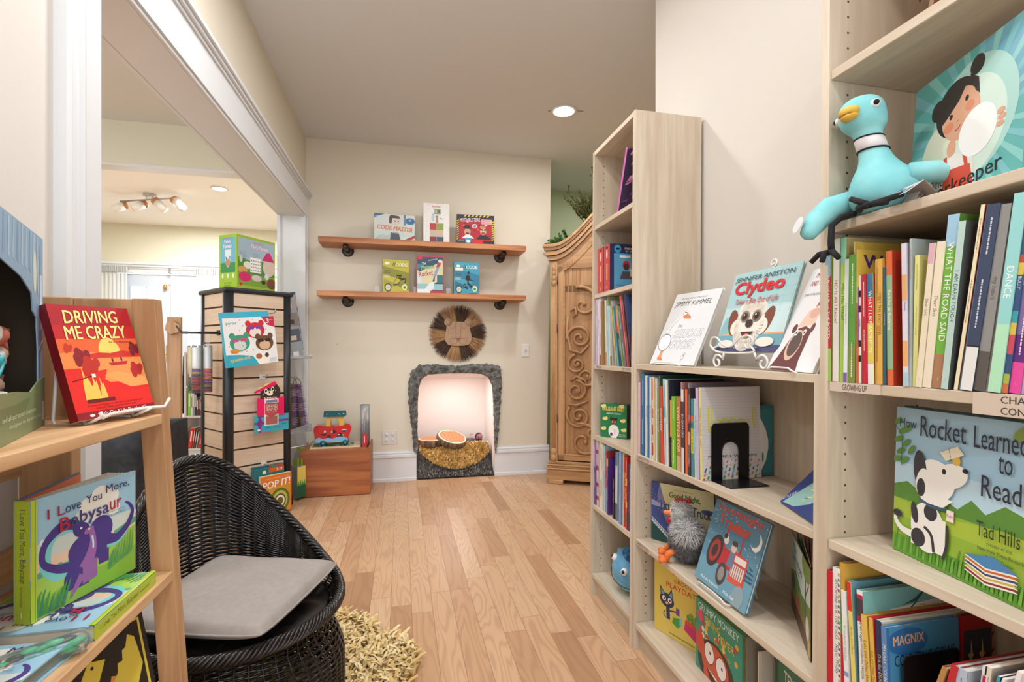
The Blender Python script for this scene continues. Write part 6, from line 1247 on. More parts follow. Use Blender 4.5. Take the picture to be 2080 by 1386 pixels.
for ri, (z, bs) in enumerate(rows_):
    x = 0.032
    for k, (cl, tk, h_, ln_, cn) in enumerate(bs):
        nb = bs[k-1][4] if k else 'side panel'
        M_ = WB @ T(x+(tk if ln_ > 0 else 0), 0.012, z+0.0005) @ rotm('Y', -ln_ if ln_ < 0 else -ln_) @ (T(-tk, 0, 0) if ln_ > 0 else T(0, 0, 0)) @ T(tk, 0, 0) @ rotm('Z', PI/2)
        sA = Art(0.1); sA.rect(0.3, 0.35, 0.7, 0.85, '#e8e0d4' if cn not in ('cream', 'white') else '#6a5a50')
        book('chapter_book', f'{cn} spined book next to the {nb}, on the pale bookcase\'s {nm_[ri]} shelf', M_, 0.15, h_, tk, cl, None, None, sA, False, 'books in the pale far bookcase'); x += tk+0.0015+(0.004 if ln_ else 0)
for (yy, lb, z0, z1) in ((0.02, 'black carrier bag hanging low on the side of the pale bookcase', 0.47, 0.85), (0.03, 'small dark bag hanging high on the side of the pale bookcase', 0.78, 1.05)):
    t = thing('hanging_bag', lb, 'bag', WB @ T(-0.004, yy, 0)); b = MB(); n = 7 if z0 < 0.5 else 2
    for k in range(n): b.prism([(-0.012-0.018*k, z0+0.02*(k % 2)), (-0.002-0.018*k, z0-0.02), (-0.001-0.016*k, z1), (-0.010-0.014*k, z1-0.01)], 0.0, 0.16, paint(['#1d1f22', '#2b2d31', '#8f8a86', '#17181b'][k % 4], 0.6))
    b.build('folded_plastic', t); b = MB(); b.tube([(0, 0.05, z1), (-0.02, 0.05, z1+0.03), (-0.05, 0.05, z1)], 0.005, paint('#1d1f22', 0.6), 6); b.build('strap', t)
# rows of books: (look, y of the near side, thickness, height, lean, depth, spine, cover, bands, lettering, lettering colour)
ROWS = {
 'GROW': [
  ('blue-topped red', 0.827, 0.0125, 0.266, -0.005, 0.22, '#b3202f', '#8fb84a', [(0.0, 0.25, '#8fbf5a'), (0.8, 1, '#7fa6c0')], 'DINOSAUR vs THE POTTY', '#f0e8e0'),
  ('white red-lettered', 0.8125, 0.0133, 0.285, 0.009, 0.24, '#d9d8cf', '#c8c8c0', [], 'NO Is All I Know!', '#b5322e'),
  ('lime', 0.7995, 0.0122, 0.284, 0.014, 0.25, '#a3c356', '#b9a878', [(0.82, 1, '#7fc4a8')], 'Who Has What?', '#3f5a1c'),
  ('pale green-lettered', 0.7912, 0.008, 0.24, 0.016, 0.2, '#d8e0dc', '#4f9a3a', [(0, 0.08, '#7a5a9a')], 'A green adventure', '#4f9a3a'),
  ('leafy dark green', 0.7753, 0.0156, 0.247, 0.012, 0.2, '#5f9a3c', '#2f3f2a', [(0, 0.3, '#7a8a3a')], '', '#e0e8d0'),
  ('tall gold', 0.7715, 0.0035, 0.271, -0.019, 0.25, '#c9b070', '#c9a948', [], '', '#5a3a1a'),
  ('gold and purple', 0.7677, 0.0035, 0.254, 0.003, 0.23, '#cfb24e', '#cdae48', [(0, 0.6, '#c9603a')], '', '#5a3a1a'),
  ('black-dashed white', 0.7622, 0.0051, 0.204, -0.001, 0.2, '#e8e4da', '#d8c8a0', [(0.2, 0.26, '#22201e'), (0.34, 0.4, '#22201e'), (0.66, 0.72, '#22201e'), (0.8, 0.86, '#22201e')], 'animals', '#22201e'),
  ('pink', 0.7582, 0.0037, 0.203, 0.001, 0.2, '#d84a6a', '#c83a5a', [], '', '#f0e0e0'),
  ('crimson', 0.7492, 0.0086, 0.205, -0.009, 0.2, '#b81e34', '#a8182c', [], '', '#f0e0d8'),
  ('blue and red', 0.7365, 0.012, 0.205, -0.011, 0.21, '#d8c65a', '#b8303a', [(0, 0.18, '#e4e2dc'), (0.55, 0.78, '#c8303a'), (0.78, 1, '#3f7096')], 'WHAT I LIKE ABOUT ME', '#f4f0e4'),
  ('plain gold', 0.7285, 0.0073, 0.229, 0.0, 0.22, '#d2ac5a', '#c89a48', [], '', '#6a4a1a'),
  ('gold emotion', 0.7192, 0.0087, 0.228, 0.0, 0.22, '#d8a74c', '#cf9a40', [], 'MEET THE EMOTIONS', '#4a3218'),
  ('slim dark teal', 0.7133, 0.0052, 0.212, -0.008, 0.2, '#2f5a66', '#28505a', [], 'a wonderful way', '#c8d8d0'),
  ('orange-red', 0.7019, 0.0105, 0.24, -0.011, 0.23, '#d8683c', '#b8361e', [(0.12, 0.82, '#8fae8a')], 'Buddha at Bedtime', '#f0e8d0'),
  ('lavender-orange', 0.6723, 0.0087, 0.247, -0.013, 0.22, '#d4d0dc', '#b9b4c4', [(0.14, 0.32, '#e0a86a'), (0.6, 0.78, '#e0a86a'), (0, 0.1, '#a8c4d0')], 'Sweety', '#6a5a9a'),
  ('tall grey red-lettered', 0.6685, 0.0035, 0.253, 0.002, 0.25, '#a9b4b2', '#a2aeac', [], '', '#b03a3a'),
  ('pale yellow', 0.6605, 0.0077, 0.223, 0.019, 0.22, '#d9d68a', '#cfcb80', [], '', '#9a9a50'),
  ('cream pink-topped', 0.6512, 0.009, 0.238, 0.095, 0.21, '#e2d6bc', '#d8c8a8', [(0.86, 1, '#d8a8b8')], 'Dear Girl,', '#7a5a4a'),
  ('ivory', 0.6379, 0.0129, 0.238, 0.1, 0.21, '#e4d8c0', '#d9ccb0', [], 'Dear Boy,', '#7a6a5a'),
  ('green meadow', 0.6209, 0.0167, 0.277, 0.093, 0.23, '#6fae3f', '#5a8a3a', [(0.82, 1, '#9cc4dc'), (0, 0.2, '#a87a5a')], 'WHAT THE ROAD SAID', '#f4f2e8'),
  ('mint grey', 0.6102, 0.0101, 0.263, 0.101, 0.23, '#b3cdc6', '#4a5654', [], 'I AM DARN TOUGH', '#3a4a48'),
  ('red-edged cream', 0.5975, 0.0053, 0.282, 0.134, 0.26, '#e6dcb8', '#b02a2a', [], '', '#8a3a2a'),
  ('slate blue', 0.5924, 0.0048, 0.279, 0.138, 0.25, '#5f8aa2', '#4a7288', [], '', '#e0e8ec'),
  ('navy townscape', 0.5759, 0.0162, 0.278, 0.132, 0.25, '#36435e', '#2c3850', [(0, 0.24, '#e0e0dc'), (0.24, 0.25, '#22262e')], '', '#c8d0dc'),
  ('grey sunflower', 0.5617, 0.0139, 0.274, 0.126, 0.24, '#8c8c8a', '#7a7a78', [(0, 0.22, '#5a5450')], 'my heart', '#4a4a48'),
  ('stone grey', 0.556, 0.0054, 0.27, 0.125, 0.25, '#8f8a84', '#85807a', [], '', '#5a5a58'),
  ('aqua', 0.5401, 0.0154, 0.284, 0.115, 0.26, '#93d0cf', '#a8d8a0', [(0, 0.35, '#aee0bc')], 'DANCE', '#eef6f2'),
  ('striped', 0.5324, 0.0072, 0.281, 0.112, 0.25, '#33507a', '#2c4468', [(0, 0.05, '#c8703a'), (0.05, 0.1, '#a8b04a'), (0.2, 0.3, '#c84a5a'), (0.3, 0.36, '#d8b84a'), (0.36, 0.42, '#3a9aa8'), (0.6, 0.66, '#d8b84a'), (0.66, 0.7, '#b84a3a')], 'BULLY', '#dfe8ee'),
  ('violet photo', 0.5187, 0.0133, 0.278, 0.109, 0.25, '#7a6a9c', '#c9a8d0', [(0, 0.16, '#e04a9a'), (0.16, 0.3, '#5a2a7a'), (0.55, 1, '#b8b0cc')], '', '#f0d8e8'),
 ],
 'LOW': [
  ('red', 0.8215, 0.0115, 0.252, -0.002, 0.24, '#c8102a', '#a00f22', [], '10 little pumpkins', '#7a0a18'),
  ('white flap', 0.8045, 0.0165, 0.262, -0.005, 0.24, '#e8e6e0', '#d8d6d0', [], 'lift-the-flap first 100 trucks   Roger Priddy', '#3a3a3c'),
  ('gold-green-red', 0.7928, 0.0112, 0.277, -0.016, 0.25, '#c99a3a', '#d0a648', [(0, 0.15, '#4a7ab0'), (0.15, 0.5, '#c8202a'), (0.5, 0.74, '#6ab02f')], 'my big wipe clean book', '#6a4a12'),
  ('slim white', 0.7812, 0.0100, 0.227, -0.045, 0.2, '#e6e6e6', '#d8d8d8', [(0.28, 0.32, '#7f9ac8')], 'Wonderful Wishes', '#9aa0a8'),
  ('yellow red-dotted', 0.7668, 0.0089, 0.249, -0.061, 0.23, '#e2cf72', '#6a9aa8', [(0.78, 1, '#d0342a')], 'My First Word Book', '#8a5a2a'),
  ('teal-topped white', 0.749, 0.0124, 0.241, -0.04, 0.24, '#eae6e2', '#7fb8b4', [(0.76, 0.8, '#c01a4a'), (0.8, 0.94, '#4a3a44'), (0.94, 0.97, '#c01a4a')], 'Charles Fuges Wonderful Wildlife', '#2f2f3a'),
  ('butter yellow', 0.7327, 0.0106, 0.202, -0.075, 0.22, '#ddb95c', '#c99a3a', [], 'Lulu and Other Stories', '#5a4a2a'),
  ('yellow red-edged', 0.7246, 0.0078, 0.203, -0.062, 0.22, '#d9b24c', '#c8202a', [], 'Lulu and Other Tales', '#6a3a1a'),
  ('navy duck', 0.7131, 0.0106, 0.204, -0.047, 0.22, '#2c3458', '#e0d8c8', [], 'D is for DUCK!', '#e4c86a'),
  ('blue and orange', 0.7011, 0.0098, 0.201, -0.039, 0.163, '#5a84b8', '#4a8cb4', [(0, 0.46, '#d8743a')], 'MAGNIX  COUNTING COWS', '#e8e0c8'),
 ],
 'FRONT': [
  ('tan', 0.6642, 0.0075, 0.197, 0.28, 0.22, '#b4844e', '#9a6c3c', [], 'Home', '#4a3018'),
  ('red italic', 0.6387, 0.0091, 0.205, 0.21, 0.22, '#bf2c34', '#a8222a', [], 'Madeline', '#f4e4dc'),
  ('powder blue', 0.5959, 0.0146, 0.201, 0.057, 0.22, '#b4c2d2', '#cfd6dc', [], '', '#6a7a8a'),
  ('plain white', 0.5921, 0.0035, 0.231, 0.26, 0.21, '#e6e6e4', '#d8d8d8', [], '', '#8a8a8a'),
  ('magenta', 0.5883, 0.0035, 0.213, 0.142, 0.2, '#b81c5c', '#a8184f', [], 'new', '#f0d8e4'),
  ('white navy-sided', 0.5845, 0.0035, 0.226, 0.108, 0.24, '#e0e2e6', '#3a4660', [], '', '#8a9aa8'),
  ('turquoise navy-topped', 0.5807, 0.0035, 0.227, 0.186, 0.21, '#2f9cc0', '#33386a', [], '', '#e8f0f4'),
  ('cream', 0.5747, 0.0057, 0.229, 0.105, 0.22, '#dcd2c2', '#c9beac', [], '', '#7a6a5a'),
  ('amber', 0.5709, 0.0035, 0.21, 0.058, 0.2, '#d49a4c', '#c88a3c', [], '', '#5a3a1a'),
  ('pink and white', 0.5651, 0.0055, 0.25, 0.209, 0.22, '#ecdfe2', '#e0d0d4', [(0.3, 0.6, '#d84a6a')], '', '#b02a4a'),
 ],
 'MID': [
  ('pink', 1.666, 0.0168, 0.265, 0.007, 0.22, '#dcb4bc', '#d0a4ae', [], 'Nelly', '#9a4a5a'),
  ('tall blue', 1.638, 0.0246, 0.303, 0.01, 0.255, '#2d6b98', '#2a648e', [], '', '#dfe8ec'),
  ('white green-lettered', 1.6132, 0.0207, 0.292, -0.001, 0.23, '#d4dad4', '#c4ccc8', [], 'Crystal', '#4a7a5a'),
  ('slim blue', 1.5991, 0.0109, 0.289, -0.004, 0.22, '#3a74a8', '#336a9a', [], '', '#e4ecf0'),
  ('frosty white', 1.5853, 0.0123, 0.288, -0.003, 0.22, '#d9dee4', '#ccd2d8', [], 'The Mother', '#3a4a5a'),
  ('red and white', 1.5701, 0.0136, 0.289, -0.001, 0.22, '#d8d8da', '#b8bcc0', [(0.05, 0.2, '#b02a34'), (0.3, 0.42, '#b02a34'), (0.5, 0.62, '#b02a34'), (0.72, 0.98, '#b4323a')], '', '#b02a34'),
  ('peach', 1.5552, 0.0119, 0.287, -0.018, 0.22, '#dfc08c', '#d0b07c', [], 'Keep On', '#5a3a2a'),
  ('slim white', 1.5464, 0.0081, 0.286, -0.007, 0.22, '#e2e2de', '#d4d4d0', [], '', '#5a5a5a'),
  ('olive', 1.5283, 0.0166, 0.253, -0.022, 0.2, '#8a9248', '#7a823e', [], 'the little gardener', '#e4e4c8'),
  ('tall forest green', 1.5234, 0.0043, 0.301, -0.007, 0.25, '#3a5f50', '#2f4f3f', [], '', '#d0d8c8'),
  ('vermilion', 1.5009, 0.021, 0.262, -0.043, 0.2, '#d84a2c', '#c84024', [], 'monster', '#f4e0d0'),
  ('pale aqua', 1.4804, 0.0184, 0.287, -0.041, 0.23, '#abd0d8', '#9cc4cc', [(0.55, 0.68, '#5aa8b0')], '', '#2f5f6a'),
  ('white black-lettered', 1.4677, 0.0107, 0.284, -0.034, 0.23, '#e4e0d4', '#d8d4c8', [], 'snow song', '#2a2a2a'),
  ('tall navy-topped', 1.4637, 0.0037, 0.285, -0.021, 0.25, '#3a4052', '#232a3a', [], '', '#c8ccd4'),
  ('amber and black', 1.4486, 0.0144, 0.219, -0.012, 0.2, '#d89a3c', '#2a2826', [(0, 0.45, '#2a2826')], '', '#e0c070'),
  ('bright green', 1.4236, 0.0224, 0.233, -0.014, 0.2, '#74bb2e', '#64a826', [], '', '#e8f4d8'),
  ('copper', 1.3957, 0.0254, 0.234, -0.021, 0.2, '#b47242', '#a06234', [(0.0, 0.2, '#c8a880')], 'WAITING FOR', '#f0dcc4'),
  ('tall rose', 1.3915, 0.0039, 0.282, -0.02, 0.25, '#b98688', '#b07a7a', [], '', '#e8d8d4'),
  ('plum and white', 1.3753, 0.015, 0.261, -0.014, 0.22, '#4c3c4a', '#40323e', [(0, 0.3, '#d8d0d0'), (0.85, 1, '#d8d0d0')], 'BACKPACKS', '#eeeae8'),
  ('orange', 1.36, 0.0117, 0.262, -0.009, 0.22, '#e46a3c', '#d85e30', [], 'Drew the Great', '#5a2a1a'),
  ('tall mauve', 1.3559, 0.0038, 0.281, 0.001, 0.25, '#8f8290', '#8a7a86', [], '', '#e4dce0'),
  ('dark striped', 1.3421, 0.0126, 0.266, -0.001, 0.22, '#3a2f36', '#33282e', [(0.1, 0.2, '#8a4a5a'), (0.35, 0.5, '#c89a8a'), (0.6, 0.7, '#8a4a5a')], '', '#e8d8c8'),
  ('teal and lime', 1.3269, 0.0135, 0.236, -0.013, 0.2, '#4f8a96', '#467c88', [(0.3, 0.62, '#c8cc4a'), (0.7, 0.78, '#e07a4a')], 'YETI SKIES IN A BOW', '#22323a'),
  ('mint', 1.3093, 0.016, 0.237, -0.023, 0.2, '#b4d4cc', '#a4c4bc', [], 'Nine, ten, and every day', '#3a6a62'),
  ('lavender', 1.2958, 0.0113, 0.271, -0.031, 0.22, '#c9b2d6', '#bca4ca', [], 'the crowbunny', '#6a4a8a'),
  ('yellow-spined white', 1.2831, 0.0101, 0.273, -0.031, 0.24, '#d9d37c', '#d4d0cc', [], 'PHARRELL WILLIAMS   HAPPY!', '#5a5428'),
 ],
 'FARTOP': [
  ('lavender', 2.0814, 0.0159, 0.306, 0.02, 0.21, '#cdb8d8', '#b8a2c8', [], '', '#6a4a8a'),
  ('mauve-white', 2.0622, 0.0173, 0.305, 0.009, 0.21, '#dfd6e4', '#cfc4d6', [], 'When I am', '#4a3a5a'),
  ('pink-lettered white', 2.0393, 0.021, 0.307, -0.003, 0.22, '#e2d4da', '#d0ccd4', [(0.0, 0.15, '#b03a4a')], '', '#b04a5a'),
  ('woodland tan', 2.0327, 0.0048, 0.282, -0.014, 0.2, '#b89a66', '#a88a58', [], '', '#5a3a1a'),
  ('cream', 1.9788, 0.0145, 0.282, -0.033, 0.21, '#e4ddc8', '#d8d0bc', [(0, 0.2, '#c08a5a')], '', '#8a6a4a'),
  ('tall olive', 1.975, 0.0035, 0.299, -0.004, 0.24, '#a2aa78', '#9aa270', [], '', '#4a5a2a'),
  ('slim aqua', 1.9558, 0.018, 0.256, -0.017, 0.19, '#a8cfd6', '#98c0c8', [], '', '#3a6a7a'),
  ('brown-spotted white', 1.9436, 0.0088, 0.253, -0.037, 0.2, '#dcdcd8', '#d4d4d0', [], '', '#6a4a3a'),
  ('tall grey navy-lettered', 1.923, 0.0043, 0.275, -0.051, 0.23, '#b4b8b8', '#acb0b2', [], '', '#2a3050'),
  ('amber', 1.8763, 0.0095, 0.253, -0.2, 0.19, '#d4b65a', '#c8a84c', [], '', '#6a4a1a'),
  ('teal', 1.8544, 0.02, 0.255, -0.21, 0.19, '#3f8a94', '#3a808a', [], '', '#dfece8'),
  ('red-topped navy', 1.825, 0.0274, 0.258, -0.201, 0.19, '#2f3a5c', '#28324f', [(0.55, 1, '#c8483a')], '', '#e8e0d8'),
  ('slim green', 1.8157, 0.007, 0.253, -0.217, 0.19, '#6aa85a', '#5a984a', [], '', '#e8f0e0'),
  ('charcoal', 1.7885, 0.0243, 0.249, -0.24, 0.19, '#6a646a', '#5a545a', [], '', '#e0dce0'),
  ('red leaning', 1.7682, 0.017, 0.303, -0.253, 0.22, '#c8443c', '#b43a34', [], '', '#f0e0d8'),
  ('maroon leaning', 1.7511, 0.0143, 0.301, -0.234, 0.22, '#5c2a34', '#4c2029', [], '', '#e0c8c0'),
  ('navy red-lettered', 1.734, 0.0129, 0.298, -0.239, 0.23, '#2a3050', '#2f4470', [], '', '#c8303a'),
 ],
 'FARLOW': [
  ('purple', 2.0864, 0.0266, 0.282, -0.005, 0.2, '#6a4a9a', '#5a3a8a', [(0.6, 1, '#a87ab8')], '', '#e8dcf0'),
  ('red-flecked white', 2.0555, 0.0234, 0.293, -0.015, 0.2, '#d8c4bc', '#c8b4ac', [(0.1, 0.16, '#a83a34'), (0.3, 0.36, '#a83a34'), (0.55, 0.62, '#a83a34'), (0.8, 0.86, '#a83a34')], '', '#a83a34'),
  ('plain white', 2.0278, 0.0241, 0.295, -0.008, 0.21, '#e4e2de', '#d8d6d2', [], '', '#6a6a6a'),
  ('ivory', 2.0054, 0.0188, 0.292, -0.006, 0.21, '#e0dacc', '#d4cec0', [], '', '#7a5a3a'),
  ('ice blue', 1.9869, 0.015, 0.287, -0.006, 0.2, '#b4ccdc', '#a4bccc', [], '', '#2a4a6a'),
  ('slim red', 1.971, 0.0125, 0.263, -0.007, 0.19, '#b8484a', '#a83c3e', [(0, 0.4, '#8fb0cc')], '', '#f0e4e0'),
  ('violet gold-topped', 1.9464, 0.0156, 0.238, -0.007, 0.2, '#4a2a78', '#4f2a80', [(0.86, 1, '#c8a45a')], '', '#e8d8a0'),
  ('zebra black', 1.8946, 0.0148, 0.168, 0.015, 0.16, '#2a2a2c', '#222224', [], '', '#e8e8e8'),
  ('white landscape', 1.8694, 0.0197, 0.282, 0.023, 0.2, '#d0d6da', '#7a94a8', [(0, 0.25, '#4a5a6a'), (0.8, 1, '#5a8ab0')], '', '#2a3a4a'),
  ('denim', 1.8235, 0.0218, 0.292, 0.013, 0.21, '#7f9cc8', '#7090bc', [], '', '#f0f4f8'),
  ('peach', 1.804, 0.0097, 0.292, 0.013, 0.2, '#e0bc90', '#d4ae82', [], '', '#7a4a2a'),
  ('red gold-lettered', 1.7832, 0.019, 0.28, -0.007, 0.2, '#b82a2c', '#a82224', [], 'PIRATE PLANET', '#e8c86a'),
  ('scarlet striped', 1.7682, 0.0131, 0.283, -0.0, 0.2, '#c83432', '#b82a28', [(0.1, 0.2, '#3a7a4a'), (0.3, 0.38, '#e0b850'), (0.6, 0.7, '#e0b850')], '', '#f0e0c0'),
  ('navy starry', 1.737, 0.0273, 0.26, 0.02, 0.2, '#33406e', '#2c3862', [], '', '#c8d0e8'),
 ],
}
# ------------------------------------------------------------------ rows of spine-out books
def spine_art(bands, txt, tc, H, Tk):
    s = Art(Tk/H)
    for (a_, b_, c_) in bands: s.rect(0, a_, 1, b_, c_)
    if txt:
        vs, fs, asp = text_shape(txt); ln = min(0.84, 0.62*Tk*asp/H); y1 = 0.5+ln/2+0.06
        s.L.append(([(0.22+0.56*v, min(0.97, y1)-ln*u) for u, v in vs], fs, tc))
    else:
        rr = random.Random(len(bands)*7+int(H*1000)+int(Tk*1e5)); y = 0.93
        for k in range(2):
            l_ = 0.18+0.14*rr.random(); q = y
            while q > y-l_: w_ = 0.008+0.012*rr.random(); s.rect(0.44, q-w_, 0.57, q, tc); q -= w_+0.004
            y -= l_+0.12+0.2*rr.random()
    if H > 0.2 and Tk > 0.007: s.ell(0.5, 0.055, 0.010, 0.010, tc)
    return s
SHELF = {'GROW': ('on the growing-up shelf', 1.0475, BX+0.002, 'books on the growing-up shelf'), 'LOW': ("on the big bookcase's low shelf", 0.4137, BX+0.004, 'books on the low shelf'), 'FRONT': ("in front of the low shelf's bookend", 0.4137, BX+0.006, 'books in front of the low bookend'),
         'MID': ("on the half-height bookcase's upper shelf", 0.7287, BX+0.008, 'books beside the black bookend'), 'FARTOP': ("in the tall narrow bookcase's upper row", 1.0477, BX+0.009, 'books in the upper row of the narrow bookcase'), 'FARLOW': ("in the tall narrow bookcase's lower row", 0.4137, BX+0.009, 'books in the lower row of the narrow bookcase')}
def leaf_cover(k, base):
    a = Art(0.8); return a
COVERS = {}
a = Art(0.9); a.rect(0, 0, 1, 1, '#cdae48'); a.text('Wemberly', 0.06, 0.83, 0.80, 0.13, '#4a2f6a', 0.08); a.rect(0, 0, 1, 0.70, '#c9603a'); a.poly([(0, 0.72), (0.2, 0.76), (0.5, 0.65), (1, 0.74), (1, 0.3), (0, 0.3)], '#7a4a9a'); a.poly([(0, 0.6), (0.3, 0.74), (0.25, 0.6)], '#4f8a3a'); COVERS['gold and purple'] = a
a = Art(0.9); a.rect(0, 0, 1, 1, '#a2aeac'); a.text('T', 0.30, 0.82, 0.13, 0.09, '#b03a3a', 0.03); a.text('HE', 0.46, 0.82, 0.2, 0.09, '#b03a3a', 0.03); COVERS['tall grey red-lettered'] = a
a = Art(0.9); a.rect(0, 0, 1, 1, '#4a5654')
for k in range(14): a.ell(0.2+0.7*((k*0.37) % 1), 0.05+0.06*k, 0.03, 0.06, '#23302c', k)
COVERS['mint grey'] = a
a = Art(0.8); a.rect(0, 0, 1, 1, '#d8d8d6')
for k in range(9): a.ell(0.15+0.8*((k*0.41) % 1), 0.08+0.1*k, 0.06, 0.055, '#6a4632')
a.rect(0, 0, 1, 0.16, '#b09a5a'); COVERS['brown-spotted white'] = a
a = Art(0.8); a.rect(0, 0, 1, 1, '#acb0b2'); a.text('Dad', 0.2, 0.86, 0.4, 0.09, '#2a3050', 0.03); COVERS['tall grey navy-lettered'] = a
a = Art(0.8); a.rect(0, 0, 1, 1, '#2f4470'); a.rect(0, 0.6, 1, 1, '#3a4f7c'); a.rect(0, 0, 1, 0.42, '#5a2434'); a.text('Small', 0.35, 0.72, 0.62, 0.16, '#d23038', 0.05, 0, 0, '#e8d8d8', 0.02); a.ell(0.62, 0.52, 0.09, 0.09, '#2a2028'); a.ell(0.64, 0.50, 0.06, 0.06, '#d8a888'); a.poly([(0.5, 0.28), (0.74, 0.28), (0.68, 0.44), (0.56, 0.44)], '#3a4a70'); COVERS['navy red-lettered'] = a
a = Art(0.9); a.rect(0, 0, 1, 1, '#d0a648'); a.text('Teeth', 0.40, 0.87, 0.2, 0.05, '#3a2a1a', 0.02); a.ell(0.5, 0.76, 0.2, 0.09, '#3a1f1a'); a.ell(0.5, 0.76, 0.16, 0.05, '#8a3028')
for k in range(6): a.rect(0.36+0.05*k, 0.77, 0.40+0.05*k, 0.80, '#eee6d4'); a.rect(0.36+0.05*k, 0.72, 0.40+0.05*k, 0.75, '#eee6d4')
a.rect(0.80, 0.6, 1, 1, '#6a2a7a'); COVERS['gold-green-red'] = a
a = Art(0.85); a.rect(0, 0, 1, 1, '#7fb8b4'); a.poly([(0.25, 0.84), (0.85, 0.89), (1, 0.8), (1, 0.55), (0.25, 0.6)], '#dcdad4'); a.text('Charles Fuge', 0.55, 0.80, 0.35, 0.05, '#a85048'); a.text('Wonderful Wildlife', 0.32, 0.68, 0.66, 0.10, '#1a1a1e', 0.04, 0, 0.06); a.curve([(0.1, 0.6), (0.3, 0.76), (0.45, 0.82), (0.6, 0.95)], 0.012, '#3a5a58'); a.poly([(0.38, 0.86), (0.5, 0.90), (0.6, 0.96), (0.52, 0.88)], '#3a5a58'); COVERS['teal-topped white'] = a
a = Art(0.81); a.rect(0, 0, 1, 1, '#4a8cb4'); a.ell(0.28, 0.86, 0.28, 0.12, '#2f6aa2'); a.text('MAGNIX', 0.09, 0.83, 0.42, 0.085, '#e8b078', 0.04, 0, 0.03); a.text('COUNTING COWS', 0.10, 0.65, 0.84, 0.10, '#1a2a3e', 0.01, 0, 0.03); a.text('Magnetic Counting Book', 0.22, 0.575, 0.55, 0.045, '#e4e8ec'); a.rect(0.2, 0.3, 0.36, 0.54, '#e07a3a'); a.text('1', 0.24, 0.34, 0.06, 0.14, '#1a1a1a', 0.04); a.rect(0, 0, 0.035, 1, '#3a70a4'); COVERS['blue and orange'] = a
a = Art(0.73); a.rect(0, 0, 1, 1, '#d2cdcc')
for k in range(26): a.rect(0.0, 0.16+0.032*k, 1, 0.1625+0.032*k, '#b4aeb0')
for k in range(110):
    y = 0.012+0.20*((k*0.5698403) % 1); a.ell(0.03+0.94*((k*0.7548776) % 1), y, 0.020*(1.05-2.6*y), 0.0095*(1.1-2.8*y)+0.002, ['#c8323a', '#2f5a9a', '#4f9a5a', '#6a8a3a', '#d0823a', '#d8b08a', '#7aa0b8'][k % 7], 0, 10)
y_ = '#d2cf56'; q = lambda pts, w=0.016: a.curve(pts, w, y_, 5)
q([(0.12, 0.52), (0.12, 0.76), (0.165, 0.765), (0.165, 0.63)], 0.022); a.line([(0.12, 0.52), (0.17, 0.52)], 0.016, y_)
for (x0, st) in ((0.20, 0), (0.33, 0), (0.60, 0)): q([(x0+0.11, 0.64), (x0+0.02, 0.645), (x0, 0.58), (x0+0.03, 0.52), (x0+0.10, 0.54), (x0+0.115, 0.64), (x0+0.115, 0.52)])
for x0 in (0.34, 0.47): q([(x0, 0.42), (x0, 0.64), (x0+0.09, 0.645), (x0+0.11, 0.58), (x0+0.08, 0.525), (x0, 0.54)])
q([(0.66, 0.645), (0.72, 0.54), (0.80, 0.645)]); q([(0.76, 0.58), (0.72, 0.48), (0.68, 0.44)]); q([(0.87, 0.76), (0.87, 0.60), (0.91, 0.60), (0.91, 0.76), (0.87, 0.76)], 0.014); a.ell(0.89, 0.55, 0.018, 0.02, y_)
a.text('PHARRELL WILLIAMS', 0.10, 0.235, 0.82, 0.030, '#2a2826', 0.02); COVERS['yellow-spined white'] = a
for rn in ('GROW', 'LOW', 'FRONT', 'MID', 'FARTOP', 'FARLOW'):
    ph, z0, X0, gp = SHELF[rn]; rows = ROWS[rn]
    for i, (desc, y, tk, H, ln, Wd, sc_, cc, bands, txt, tc) in enumerate(rows):
        H = min(H, (1.337-z0 if rn == 'GROW' else 0.2965)/1.0); nb = rows[i-1][0] if i else rows[1][0]
        lab = f'{desc} book beside the {nb} one, {ph}'
        M_ = T(X0+LEAN*z0+0.002*((i*7) % 3), y, z0) @ rotm('X', ln)
        if rn in ('GROW', 'LOW', 'FRONT'): M_ = T(-0.009, 0, 0) @ M_
        hard = tk > 0.007
        s_ = spine_art(bands, txt, tc, H, tk)
        if desc == 'white flap':
            for k in range(24): s_.rect(0.74, 0.03+0.04*k, 0.98, 0.052+0.04*k, ['#c8303a', '#3a6ab0', '#4a9a5a', '#c8a05a'][k % 4])
        if desc == 'yellow red-dotted':
            for k in range(18): s_.ell(0.15+0.7*((k*0.37) % 1), 0.79+0.2*((k*0.61) % 1), 0.0035, 0.0035, '#f0d8d0')
        if desc == 'navy duck':
            for k in (0.06, 0.14, 0.90, 0.96): s_.ell(0.5, k, 0.012, 0.012, '#e4c86a', 0, 5)
        Wd2 = {'blue and orange': 0.165, 'yellow-spined white': 0.2}.get(desc, min(Wd, 0.252))
        if rn == 'MID' and desc != 'yellow-spined white': Wd2 = 0.206 if desc.startswith('tall') else 0.194
        book('row_book', lab, M_, Wd2, H, tk, cc, sc_, COVERS.get(desc), s_, hard, gp)
